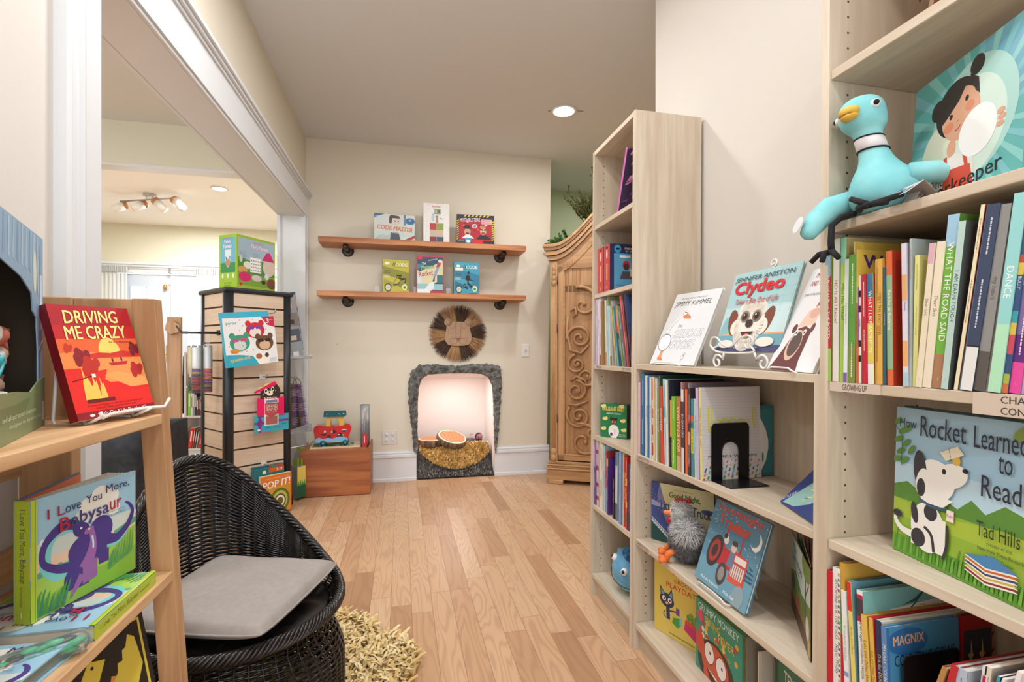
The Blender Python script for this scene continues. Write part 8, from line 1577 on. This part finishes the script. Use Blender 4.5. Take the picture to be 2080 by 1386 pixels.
b = MB(); b.ball((0, 0, 0.062), (0.058, 0.062, 0.058), gr[0], 18, 12); b.ball((0.0, -0.02, 0.10), (0.05, 0.055, 0.05), gr[1], 16, 10); fur(b, (0, 0, 0.062), (0.058, 0.062, 0.058), 6500, 0.0105, 0.0007, gr, 1, None, 0.1); fur(b, (0.0, -0.025, 0.112), (0.046, 0.06, 0.034), 2200, 0.022, 0.0007, wh, 2, None, 0.35); b.build('body', t)
b = MB(); b.ball((-0.022, 0.016, 0.155), (0.034, 0.034, 0.034), wh[1], 16, 10); fur(b, (-0.022, 0.016, 0.155), (0.034, 0.034, 0.034), 2600, 0.014, 0.0007, wh, 3, lambda d: d.x > -0.75, 0.1); b.build('head', t)
b = MB(); b.ball((-0.060, 0.022, 0.148), (0.017, 0.010, 0.009), paint('#e8803a', 0.6), 12, 8); b.build('beak', t)
b = MB()
for k in range(4): b.ball((-0.034+0.013*k, 0.014, 0.191+0.004*(k % 2)), (0.008, 0.006, 0.010), paint('#a8242c', 0.7), 10, 7)
b.build('comb', t)
b = MB(); b.ball((-0.056, 0.020, 0.124), (0.010, 0.008, 0.015), paint('#b02430', 0.7), 10, 7); b.build('wattle', t)
for y in (-0.006, 0.040): b = MB(); b.ball((-0.050, y, 0.165), 0.0045, paint('#1a1614', 0.2), 10, 7); b.build('eye', t)
for y in (-0.03, 0.035):
    b = MB(); m_or = paint('#e8793a', 0.85)
    b.tube([(-0.035, y, 0.045), (-0.062, y, 0.030), (-0.068, y, 0.012)], [0.011, 0.010, 0.011], m_or, 8)
    for q in (-0.018, 0, 0.018): b.tube([(-0.066, y, 0.011), (-0.088, y+q, 0.0095)], [0.010, 0.0085], m_or, 8)
    b.build('foot', t)
# blue fish-shaped ball plush
t = thing('whale_plush', 'round blue whale plush with a wide smile on the lowest shelf of the narrow bookcase', 'plush toy', T(0.952, 1.905, 0.1925) @ rotm('Z', 0.1) @ rotm('X', 0.35))
m_b1 = mottled('#5f9cc4', '#78b2d6', 12, 0.9, bump=0.3); m_b2 = mottled('#7fc0dc', '#98d0e6', 12, 0.9, bump=0.3); m_b3 = mottled('#1f4a78', '#4a88b8', 26, 0.9, bump=0.3, lo=0.45, hi=0.55)
b = MB(); n1, n2 = 36, 26; vs = []
for i in range(n2+1):
    th_ = PI*i/n2
    for k in range(n1): a_ = 2*PI*k/n1; vs.append((0.088*math.sin(th_)*math.cos(a_), 0.092*math.sin(th_)*math.sin(a_), 0.091*math.cos(th_)))
for zone, mm in ((0, m_b3), (1, m_b1), (2, m_b2)):
    fs = []
    for i in range(n2):
        z = math.cos(PI*(i+0.5)/n2); zn = 0 if z > 0.72 else (1 if z > -0.28 else 2)
        if zn == zone: fs += [(i*n1+k, (i+1)*n1+k, (i+1)*n1+(k+1) % n1, i*n1+(k+1) % n1) for k in range(n1)]
    b.add(vs, fs, mm, True)
b.build('body', t)
b = MB(); b.tube([(0.0895*math.cos(a_)*0.965, 0.093*math.sin(a_)*0.965, -0.025+0.012*abs(math.cos(a_-PI))**2*-1) for a_ in [PI*0.62+PI*0.76*i/20 for i in range(21)]], 0.0016, paint('#1d3a54', 0.8), 6); b.build('mouth_seam', t)
for y in (0.045, -0.035):
    n_ = Vector((-0.07, y, 0.032)).normalized(); p = Vector((n_.x*0.088, n_.y*0.092, n_.z*0.091)); b = MB(); b.ball(tuple(p), 0.015, paint('#eceae6', 0.5), 14, 9); b.ball(tuple(p+n_*0.010), 0.008, paint('#14161c', 0.3), 12, 8); b.build('eye', t)
for sg in (1, -1): b = MB(); b.ball((0.0, sg*0.100, 0.0), (0.016, 0.028, 0.010), m_b2, 12, 8); b.build('fin', t)
# blue fuzzy plush tucked behind the lower row
t = thing('fuzzy_plush', 'fuzzy blue plush with a brown muzzle tucked over the lower row of books', 'plush toy', T(1.00, 1.99, 0.655)); b = MB(); bl = [paint(h_, 0.95) for h_ in ('#5a8ab8', '#7aa8d0', '#4a78a4')]; b.ball((0, -0.03, 0), (0.06, 0.085, 0.048), bl[0], 16, 10); fur(b, (0, -0.03, 0), (0.06, 0.085, 0.048), 1600, 0.016, 0.0012, bl, 5); b.build('body', t); b = MB(); b.ball((-0.05, 0.0, -0.005), (0.028, 0.028, 0.024), paint('#5a3f34', 0.9), 12, 8); b.build('muzzle', t)
b = MB(); b.box((-0.012, -0.04, -0.24), (0.012, 0.0, -0.03), bl[2]); b.build('hanging_leg', t)
# turquoise bird plush
BM_ = T(0.885, 0.748, 1.3625); t = thing('bird_plush', 'turquoise long-necked bird plush with black legs dangling over the shelf edge', 'plush toy', BM_)
m_tq = mottled('#78bfc4', '#93d2d4', 14, 0.95, bump=0.35, name='turquoise_plush'); m_bk = paint('#17171a', 0.9); m_ye = mottled('#d2a23c', '#e2b850', 20, 0.9)
b = MB(); prof = [(0.0, -0.001), (0.030, 0.002), (0.050, 0.016), (0.058, 0.038), (0.055, 0.060), (0.044, 0.080), (0.032, 0.096), (0.0255, 0.112), (0.0225, 0.130), (0.022, 0.150), (0.0235, 0.164), (0.031, 0.170), (0.037, 0.180), (0.039, 0.196), (0.037, 0.214), (0.030, 0.226), (0.016, 0.233), (0.0, 0.235)]
vs = []; n = 32
for (r_, z_) in prof:
    k = max(0, (z_-0.06)/0.17); cx_ = -0.020*min(1, k*1.3); cy_ = 0.030*min(1, k*1.2)
    for i in range(n): a_ = 2*PI*i/n; vs.append((cx_+r_*math.cos(a_), cy_+r_*math.sin(a_)*1.04, z_))
b.add(vs, [(j*n+i, j*n+(i+1) % n, (j+1)*n+(i+1) % n, (j+1)*n+i) for j in range(len(prof)-1) for i in range(n)], m_tq, True); b.build('body', t, sub=1)
def band_(z0, z1, m, nm, e=0.0012):
    b = MB(); vs = []
    for z_ in (z0, z0+0.0005, z1-0.0005, z1):
        k = max(0, (z_-0.06)/0.17); cx_ = -0.020*min(1, k*1.3); cy_ = 0.030*min(1, k*1.2); rr_ = 0.0228+(0.135-z_)*0.08 if z_ < 0.135 else 0.0224
        rr_ += e if z0 < z_ < z1 else e*0.4
        for i in range(28): a_ = 2*PI*i/28; vs.append((cx_+rr_*math.cos(a_), cy_+rr_*math.sin(a_)*1.04, z_))
    b.add(vs, [(j*28+i, j*28+(i+1) % 28, (j+1)*28+(i+1) % 28, (j+1)*28+i) for j in range(3) for i in range(28)], m, True); b.build(nm, t)
band_(0.127, 0.150, paint('#d8d2d4', 0.9), 'white_collar'); band_(0.149, 0.1525, m_bk, 'collar_seam', 0.0018); band_(0.1245, 0.128, m_bk, 'collar_seam', 0.0022)
b = MB(); b.ball((-0.058, 0.022, 0.198), (0.014, 0.020, 0.011), m_ye, 16, 10); b.ball((-0.057, 0.021, 0.189), (0.013, 0.017, 0.007), m_ye, 14, 8); b.tube([(-0.066, 0.036, 0.1925), (-0.0705, 0.022, 0.1925), (-0.066, 0.008, 0.1925)], 0.0012, paint('#a87a28', 0.9), 6); b.build('beak', t)
for (p_, r_) in (((-0.030, -0.008, 0.204), 0.0085), ((-0.030, 0.069, 0.204), 0.0085)):
    b = MB(); b.ball(p_, r_, paint('#e4e4e4', 0.6), 14, 9); b.ball((p_[0]-0.003, p_[1]+(-0.004 if p_[1] < 0 else 0.004), p_[2]), 0.0055, m_bk, 10, 7); b.build('eye', t)
b = MB(); b.tube([(0.0, -0.045, 0.065), (0.03, -0.068, 0.062), (0.055, -0.078, 0.050), (0.06, -0.076, 0.040)], [0.018, 0.019, 0.012, 0.003], m_tq, 12); b.build('wing', t)
b = MB(); b.tube([(-0.01, 0.045, 0.045), (-0.05, 0.070, 0.030), (-0.078, 0.076, 0.004), (-0.102, 0.072, -0.024), (-0.107, 0.071, -0.031)], [0.020, 0.024, 0.022, 0.015, 0.006], m_tq, 14); b.build('tail_wing', t)
b = MB(); b.tube([(-0.035, 0.03, 0.010), (-0.060, 0.036, 0.003), (-0.076, 0.042, -0.012), (-0.080, 0.040, -0.045), (-0.080, 0.038, -0.066)], 0.0058, m_bk, 10)
for q in ((-0.100, 0.066, -0.080), (-0.100, 0.004, -0.082), (-0.104, 0.036, -0.084)): b.tube([(-0.080, 0.038, -0.064), ((q[0]-0.080)/2-0.006, (q[1]+0.038)/2, -0.067), q], [0.0058, 0.0056, 0.005], m_bk, 8)
b.build('leg', t)
b = MB(); b.tube([(-0.040, 0.015, 0.012), (-0.062, -0.002, 0.010), (-0.066, -0.035, 0.008), (-0.058, -0.055, 0.007)], 0.0058, m_bk, 10)
for q in ((-0.066, 0.010, 0.030), (-0.050, -0.075, 0.014), (-0.080, -0.030, 0.005)): b.tube([(-0.064, -0.025, 0.009), q], [0.0058, 0.005], m_bk, 8)
b.build('leg', t)
b = MB(); b.prism([(0.020*math.cos(2*PI*i/24), 0.016*math.sin(2*PI*i/24)) for i in range(24)], 0, 0.0006, paint('#dfe6ea', 0.4), T(-0.112, 0.086, -0.002) @ rotm('Z', 1.2) @ rotm('X', 0.3)); ar_ = Art(1.2)
for k, s_ in enumerate(('Please', "you've be", "let's go")): ar_.text(s_, 0.24, 0.62-0.18*k, 0.5, 0.10, '#3a3a40')
MM_ = T(-0.112, 0.086, -0.002) @ rotm('Z', 1.2) @ rotm('X', 0.3); ar_.put(b, lambda u, v, d: MM_ @ Vector(((u-0.5)*0.04, -d, (v-0.5)*0.032))); b.build('swing_tag', t)
# tiny photo booklet tied to the bird
t = thing('mini_booklet', 'tiny open photo booklet lying beside the turquoise bird plush', 'booklet', T(0.862, 0.690, 1.3625) @ rotm('Z', -0.25) @ Matrix.Scale(0.62, 4)); pc = ['#b8a8a0', '#8fa4b4', '#d8d0c8', '#a88a8c', '#c8c4c0']
b = MB()
for k in range(5):
    Mx = T(0, 0.02, 0.004) @ rotm('X', -0.0) @ rotm('Y', -0.25-0.22*k) @ rotm('Z', -0.2); b.box((0, -0.05, 0), (0.04, 0.0, 0.0005), P(pc[k]), Mx)
b.build('pages', t)
b = MB(); cv = Art(1.4)
for k in range(7): cv.rect(0.08+0.3*(k % 3), 0.1+0.28*(k//3), 0.32+0.3*(k % 3), 0.32+0.28*(k//3), ['#4a3a6a', '#8a3a4a', '#3a5a6a', '#c8b0a0'][k % 4])
b.hexa([(-0.045, -0.065, 0.020), (0.0, -0.065, 0.052), (0.0, 0.02, 0.052), (-0.045, 0.02, 0.020), (-0.045, -0.065, 0.021), (0.0, -0.065, 0.053), (0.0, 0.02, 0.053), (-0.045, 0.02, 0.021)], P('#c4c8cc')); cv.put(b, lambda u, v, d: (-0.045+0.045*v, 0.02-0.085*u, 0.0205+0.0325*v+d+0.0003))
b.hexa([(0.0, -0.065, 0.052), (0.04, -0.065, 0.012), (0.04, 0.02, 0.012), (0.0, 0.02, 0.052), (0.0, -0.065, 0.053), (0.04, -0.065, 0.013), (0.04, 0.02, 0.013), (0.0, 0.02, 0.053)], P('#a89890')); b.build('cover', t)

# ------------------------------------------------------------------ big face-out books on the big bookcase
RMx = fo((0.925, 0.766, 0.7287), (0.885, 0.525, 0.7287), (0.010, 0.0, 0.273))
a = Art(1.06); a.rect(0, 0, 1, 1, '#9fc4dc'); a.rect(0, 0.30, 1, 0.62, '#b4d2e2'); a.poly([(0, 0.46), (0.10, 0.50), (0.22, 0.44), (0.34, 0.46), (0.44, 0.42), (0.52, 0.50), (0.60, 0.44), (0.70, 0.52), (0.84, 0.48), (1, 0.53), (1, 0.3), (0, 0.3)], '#5a8a3a'); a.rect(0, 0, 1, 0.37, '#8fb03a'); a.poly([(0, 0.37), (0.3, 0.33), (0.7, 0.38), (1, 0.35), (1, 0.25), (0, 0.25)], '#a4bc40'); a.rect(0, 0, 1, 0.12, '#5f9a2e')
for k in range(44): x = k/43; a.curve([(x, 0.02), (x+0.01, 0.10), (x+0.025, 0.14+0.05*math.sin(k*1.7))], [0.02, 0.012, 0.003], '#4f8a2a' if k % 2 else '#6fa838')
for (x, y) in ((0.02, 0.90), (0.06, 0.84), (0.03, 0.78), (0.09, 0.76), (0.05, 0.70), (0.10, 0.86), (0.13, 0.72), (0.02, 0.64), (0.08, 0.64)): a.ell(x, y, 0.016, 0.040, '#5a8a3a', 1.9+x*5)
a.line([(0, 0.88), (0.06, 0.80), (0.06, 0.60)], 0.006, '#3f6a2a')
for (x, y, r) in ((0.78, 0.94, -0.8), (0.86, 0.90, 0.2), (0.94, 0.94, 0.9)): a.ell(x, y, 0.028, 0.06, '#7f9a4a', r)
wh_ = '#eceae4'; bk_ = '#35353a'
a.ell(0.26, 0.24, 0.115, 0.16, wh_); a.poly([(0.15, 0.10), (0.38, 0.10), (0.38, 0.32), (0.16, 0.34)], wh_); a.curve([(0.16, 0.16), (0.08, 0.17), (0.03, 0.22), (0.045, 0.27)], [0.05, 0.04, 0.03, 0.015], wh_); a.ell(0.045, 0.265, 0.035, 0.025, bk_); a.ell(0.28, 0.345, 0.045, 0.055, bk_); a.ell(0.17, 0.31, 0.025, 0.07, bk_, 0.2); a.ell(0.20, 0.155, 0.05, 0.06, bk_); a.curve([(0.24, 0.24), (0.29, 0.20), (0.31, 0.10)], 0.02, bk_); a.curve([(0.39, 0.30), (0.395, 0.20), (0.37, 0.08)], 0.018, bk_)
a.ell(0.30, 0.56, 0.13, 0.13, wh_); a.ell(0.40, 0.61, 0.11, 0.075, wh_, 0.4); a.poly([(0.18, 0.50), (0.42, 0.46), (0.36, 0.40), (0.22, 0.40)], wh_); a.ell(0.20, 0.60, 0.045, 0.13, bk_, 0.1); a.ell(0.215, 0.53, 0.04, 0.09, wh_, -0.2); a.ell(0.21, 0.49, 0.03, 0.06, bk_); a.ell(0.36, 0.63, 0.013, 0.018, '#1f1f24'); a.ell(0.49, 0.665, 0.018, 0.014, '#1f1f24'); a.curve([(0.20, 0.41), (0.30, 0.385), (0.38, 0.40)], 0.018, '#3f5a7a'); a.rect(0.385, 0.33, 0.43, 0.40, '#ecdcd8'); a.text('Rocket', 0.387, 0.355, 0.04, 0.02, '#c03040', 0.02)
a.ell(0.435, 0.715, 0.025, 0.03, '#d8b04a'); a.ell(0.44, 0.755, 0.02, 0.02, '#d8b04a'); a.poly([(0.33, 0.745), (0.37, 0.70), (0.48, 0.76), (0.44, 0.805)], '#e4dcc4'); a.line([(0.40, 0.725), (0.385, 0.785)], 0.004, '#8a7a5a')
tx = '#2a3040'; a.text('How', 0.04, 0.865, 0.125, 0.065, tx, 0.0); a.text('Rocket', 0.193, 0.825, 0.295, 0.135, tx, 0.01); a.text('Learned', 0.533, 0.82, 0.275, 0.13, tx, 0.01); a.text('to', 0.668, 0.70, 0.072, 0.10, tx, 0.01); a.text('Read', 0.582, 0.545, 0.205, 0.125, tx, 0.01); a.text('Tad Hills', 0.563, 0.315, 0.225, 0.085, '#2f3a24', -0.01); a.text('creator of the', 0.62, 0.275, 0.13, 0.022, '#3a4a2a'); a.text('New York Times Bestseller', 0.572, 0.235, 0.25, 0.022, '#3a4a2a'); a.text('Duck & Goose', 0.62, 0.195, 0.14, 0.022, '#3a4a2a')
for k, c_ in enumerate(('#8a2a34', '#c8b04a', '#3a3f6a', '#c8642f', '#4a84b4')): a.poly([(0.50, 0.085+0.022*k), (0.62, 0.045+0.022*k), (0.785, 0.075+0.022*k), (0.66, 0.125+0.022*k)], '#ece6dc'); a.poly([(0.50, 0.092+0.022*k), (0.62, 0.055+0.022*k), (0.785, 0.085+0.022*k), (0.66, 0.135+0.022*k)], c_)
book('picture_book', 'large sky-blue picture book with a spotted white puppy on the big bookcase', RMx, 0.288, 0.273, 0.010, '#9fc4dc', '#6f9a3a', a)
book('picture_book', 'dark teal picture book standing directly behind the spotted puppy book', RMx @ T(0.004, 0.0115, 0), 0.285, 0.276, 0.014, '#3a5a60', '#34525a', None)
SMx = fo((0.955, 0.762, 1.3622), (0.868, 0.529, 1.3622), (0.022, 0.008, 0.245))
a = Art(1.0); a.rect(0, 0, 1, 1, '#5fb0ac'); a.rect(0.6, 0.5, 1, 1, '#6aa8bc')
for k in range(26): an = 0.1+6.1*k/26; a.poly([(0.62, 0.45), (0.62+1.2*math.cos(an), 0.45+1.2*math.sin(an)), (0.62+1.2*math.cos(an+0.10), 0.45+1.2*math.sin(an+0.10))], '#86c8c4' if k % 2 else '#79bcc4')
a.ell(0.58, 0.52, 0.36, 0.40, '#a8d4cc'); a.ell(0.56, 0.46, 0.30, 0.34, '#cfe4d8'); a.ell(0.30, 0.34, 0.18, 0.26, '#dcdcc4'); hr = '#2f2826'; sk = '#d8a284'
a.ell(0.26, 0.72, 0.065, 0.075, hr); a.ell(0.60, 0.87, 0.06, 0.065, hr); a.ell(0.44, 0.66, 0.19, 0.20, hr, 0.5); a.ell(0.48, 0.60, 0.165, 0.185, sk, 0.5); a.poly([(0.30, 0.58), (0.30, 0.74), (0.42, 0.84), (0.54, 0.82), (0.46, 0.70), (0.36, 0.62)], hr); a.poly([(0.54, 0.84), (0.62, 0.78), (0.64, 0.66), (0.60, 0.70)], hr); a.ell(0.38, 0.545, 0.045, 0.035, '#d88868'); a.ell(0.56, 0.62, 0.04, 0.035, '#d88868'); a.ell(0.395, 0.615, 0.016, 0.020, '#2a2a30'); a.ell(0.53, 0.685, 0.016, 0.020, '#2a2a30'); a.curve([(0.44, 0.50), (0.47, 0.505), (0.49, 0.525)], 0.008, '#a84a40'); a.curve([(0.45, 0.56), (0.47, 0.565)], 0.006, '#b8705a'); a.ell(0.42, 0.385, 0.04, 0.06, sk)
a.poly([(0.26, 0.0), (0.34, 0.30), (0.46, 0.34), (0.62, 0.26), (0.66, 0.0)], '#e6e0d8'); a.poly([(0.34, 0.0), (0.38, 0.24), (0.60, 0.22), (0.66, 0.0)], '#d2482f'); a.line([(0.39, 0.22), (0.37, 0.34)], 0.03, '#d2482f'); a.line([(0.57, 0.22), (0.54, 0.32)], 0.03, '#d2482f'); a.ell(0.64, 0.42, 0.155, 0.165, '#f2f2f0'); a.ell(0.82, 0.46, 0.03, 0.02, sk); a.ell(0.83, 0.42, 0.03, 0.018, sk); a.ell(0.82, 0.38, 0.03, 0.018, sk)
a.text('The', 0.25, 0.135, 0.12, 0.07, '#1f1a1a', 0.015, 0, 0.1); a.text('Starkeeper', 0.22, 0.015, 0.64, 0.14, '#1f1a1a', 0.02, 0, 0.07)
book('picture_book', 'turquoise picture book with a black-haired child holding a glowing light', SMx, 0.25, 0.247, 0.010, '#5fb0ac', '#58a0a8', a, back='#5a94b8')
# two books on the top shelf, only their feet showing
book('picture_book', 'brown-backed book leaning in the upper shelf of the big bookcase', T(0.93, 0.705, 1.692) @ rotm('X', 0.25), 0.17, 0.24, 0.008, '#8a5f3c', None, None, None)
book('picture_book', 'cream-edged book leaning next to the brown one in the upper shelf', T(0.93, 0.682, 1.692) @ rotm('X', 0.25), 0.17, 0.24, 0.010, '#d8ccb4', None, None, None)
# ------------------------------------------------------------------ the rest of the narrow bookcase
m_sq2 = None
a = Art(0.8); a.rect(0, 0, 1, 1, '#3a2a4a'); rr = random.Random(15)
for k in range(60): y = rr.random(); x = rr.random(); a.poly([(x, y), (x+0.14, y+0.05), (x+0.16, y+0.10), (x+0.02, y+0.05)], ['#c84a9a', '#e07ab8', '#2a1f34', '#a88ac0', '#e08a9a', '#1f1a2a', '#d8a0d0', '#7a3a8a'][k % 8])
book('notebook', 'pink and purple sequin-patterned notebook leaning on the uppermost open shelf', T(0.852+LEAN*1.68, 1.868, 1.6785) @ rotm('X', 0.36), 0.16, 0.245, 0.016, '#3a2a4a', '#c86ab0', a)
def vis(y, lb, deep):
    s_ = Art(0.3); s_.rect(0, 0, 1, 1, '#c8463c'); s_.ell(0.5, 0.80, 0.10, 0.10, '#f0e4d8'); s_.rect(0.42, 0.26, 0.58, 0.60, '#e8b8a8'); s_.ell(0.5, 0.10, 0.03, 0.04, '#f0e4d8'); s_.rect(0.3, 0.92, 0.7, 0.96, '#3a2a30')
    a = Art(0.95); a.rect(0, 0, 1, 1, '#2a2f5c'); a.rect(0.10, 0.06, 0.64, 0.80, '#5a9cc4'); a.rect(0.66, 0.06, 1, 0.80, '#c82a30'); a.ell(0.19, 0.895, 0.085, 0.085, '#3f9ab8'); a.rect(0.15, 0.875, 0.24, 0.915, '#1a1f3a'); a.text('little', 0.36, 0.885, 0.18, 0.055, '#f0ece4', 0.02, 0.2); a.text('VISIONARIES', 0.57, 0.885, 0.40, 0.05, '#f0ece4', 0.03); a.text('SET OF 3 PUZZLES', 0.38, 0.83, 0.44, 0.035, '#e8e4dc', 0.03); a.rect(0.24, 0.71, 0.50, 0.76, '#f0ece6')
    a.ell(0.40, 0.55, 0.09, 0.10, '#b82a3a'); a.ell(0.40, 0.52, 0.065, 0.075, '#4a2f28'); a.poly([(0.24, 0.26), (0.56, 0.26), (0.50, 0.42), (0.30, 0.42)], '#4a4a58'); a.rect(0.50, 0.32, 0.60, 0.48, '#d8c07a'); a.ell(0.80, 0.55, 0.09, 0.10, '#e8e4e0'); a.poly([(0.68, 0.2), (0.98, 0.2), (0.9, 0.45), (0.76, 0.45)], '#2a2a34'); a.text('3 SHAPED PUZZLES INCLUDED', 0.14, 0.11, 0.44, 0.035, '#20365c')
    vbox('puzzle_box', lb, T(0.862+LEAN*1.36, y, 1.3665), 0.19, 0.205, 0.062, '#2a2f5c', a, s_, 'puzzle', 'puzzle boxes in the narrow bookcase', sides='#2a2f5c')
vis(2.035, 'red and navy puzzle box standing behind its twin in the narrow bookcase', 0); vis(1.968, 'red and navy portrait puzzle box standing in front of its twin', 1)
t = thing('thin_board', 'thin brown board standing upright against the side of the narrow bookcase', 'board', T(0.862, 1.7275, 1.3665)); b = MB(); b.box((0, 0, 0), (0.2, 0.006, 0.288), P('#9a6a50')); b.box((0, 0.006, 0), (0.2, 0.012, 0.286), P('#d8ccb8')); b.build('board', t)
GBx = fo((0.868, 2.058, 0.7287), (0.945, 1.960, 0.7287), (0, 0, 1))
a = Art(0.84); a.rect(0, 0, 1, 1, '#1f7a4a'); a.text('BRILLIANT BABY', 0.08, 0.80, 0.84, 0.12, '#e8c84a', 0.04); a.text('Explores Science!', 0.24, 0.68, 0.54, 0.07, '#e4f0e8', 0.0)
for (x, y) in ((0.18, 0.55), (0.85, 0.52), (0.12, 0.25), (0.88, 0.25), (0.12, 0.92), (0.8, 0.94)): a.ell(x, y, 0.10, 0.05, '#e4d88a'); a.ell(x+0.05, y+0.03, 0.05, 0.035, '#e4d88a')
a.ell(0.42, 0.56, 0.05, 0.05, '#2a1a16'); a.ell(0.60, 0.56, 0.05, 0.05, '#2a1a16'); a.ell(0.51, 0.48, 0.12, 0.11, '#2a1a16'); a.ell(0.51, 0.45, 0.11, 0.095, '#7a4a34'); a.ell(0.46, 0.47, 0.02, 0.02, '#f0e8e0'); a.ell(0.56, 0.47, 0.02, 0.02, '#f0e8e0'); a.ell(0.51, 0.20, 0.20, 0.19, '#ece8e4'); a.rect(0.40, 0.0, 0.62, 0.2, '#ece8e4'); a.ell(0.42, 0.10, 0.05, 0.05, '#5a2a7a'); a.rect(0.54, 0.08, 0.56, 0.26, '#b83a34'); a.text('LAURA GEHL', 0.70, 0.10, 0.24, 0.035, '#e4f0e8'); a.text('JEAN CLAUDE', 0.70, 0.05, 0.24, 0.035, '#e4f0e8')
t = thing('board_book', 'green board book with a child in a lab coat standing half open', 'book', GBx); b = MB(); b.box((0, 0, 0), (0.128, 0.003, 0.148), P('#1f7a4a')); a.put(b, face_y(0.128, 0.148)); b.build('front_cover', t)
b = MB()
for k in range(4): b.box((0, 0, 0.001), (0.126, 0.0016, 0.147), P(['#1a1a1c', '#6a4a3a', '#2a2a2c', '#8a8a9a'][k]), T(0, 0.005+0.002*k, 0) @ rotm('Z', 0.06+0.07*k))
b.build('board_pages', t); b = MB(); b.box((0, 0, 0), (0.128, 0.003, 0.148), P('#7a7a94'), T(0, 0.012, 0) @ rotm('Z', 0.34)); b.build('back_cover', t)
# ------------------------------------------------------------------ shelf labels
def label(lb, x, y, z, w, h, txts, ink_='#4a4440'):
    t = thing('shelf_label', lb, 'label', T(x, y, z), 'paper labels on the shelf edges'); b = MB(); b.box((-0.0006, -w, 0), (0, 0, h), paint('#cbb9a8', 0.7)); a = Art(w/h)
    for k, (s_, x0, x1) in enumerate(txts): n_ = len(txts); a.text(s_, x0, 1-(k+1)/n_+0.18/n_, x1-x0, 0.64/n_, ink_, 0.03)
    a.put(b, lambda u, v, d: (-0.0006-d, -w*u, v*h)); b.build('paper', t)
xr = BX-0.009+LEAN*1.04+0.0024
label('long paper strip lettered growing up on the shelf edge of the big bookcase', xr, 0.830, 1.0285, 0.108, 0.0185, [('GROWING UP', 0.27, 0.75)])
label('paper label lettered character and confidence hanging below the shelf edge', xr, 0.575, 1.014, 0.12, 0.032, [('CHARACTER', 0.30, 0.98), ('CONFIDENCE', 0.30, 0.98)])
xm = BX+LEAN*0.7+0.0024
label('small paper label on the upper shelf edge of the half-height bookcase', xm, 1.682, 0.7095, 0.105, 0.0175, [('GENERAL FICTION', 0.08, 0.92)])
label('small paper label on the middle shelf edge of the half-height bookcase', BX+LEAN*0.4+0.0024, 1.680, 0.3945, 0.105, 0.0175, [('GENERAL FICTION', 0.08, 0.92)])
label('small paper label at the far end of the narrow bookcase shelf edge', BX+LEAN*1.04+0.0024, 2.098, 1.0285, 0.11, 0.0175, [('PRE-K', 0.2, 0.8)])
label('small paper label at the near end of the narrow bookcase shelf edge', BX+LEAN*1.04+0.0024, 1.815, 1.0285, 0.09, 0.0175, [('FIRST READERS', 0.08, 0.92)])
for (y, x, z) in ((0.820, BX+0.03, 1.645), (0.820, BX+0.035, 1.0)):
    pass
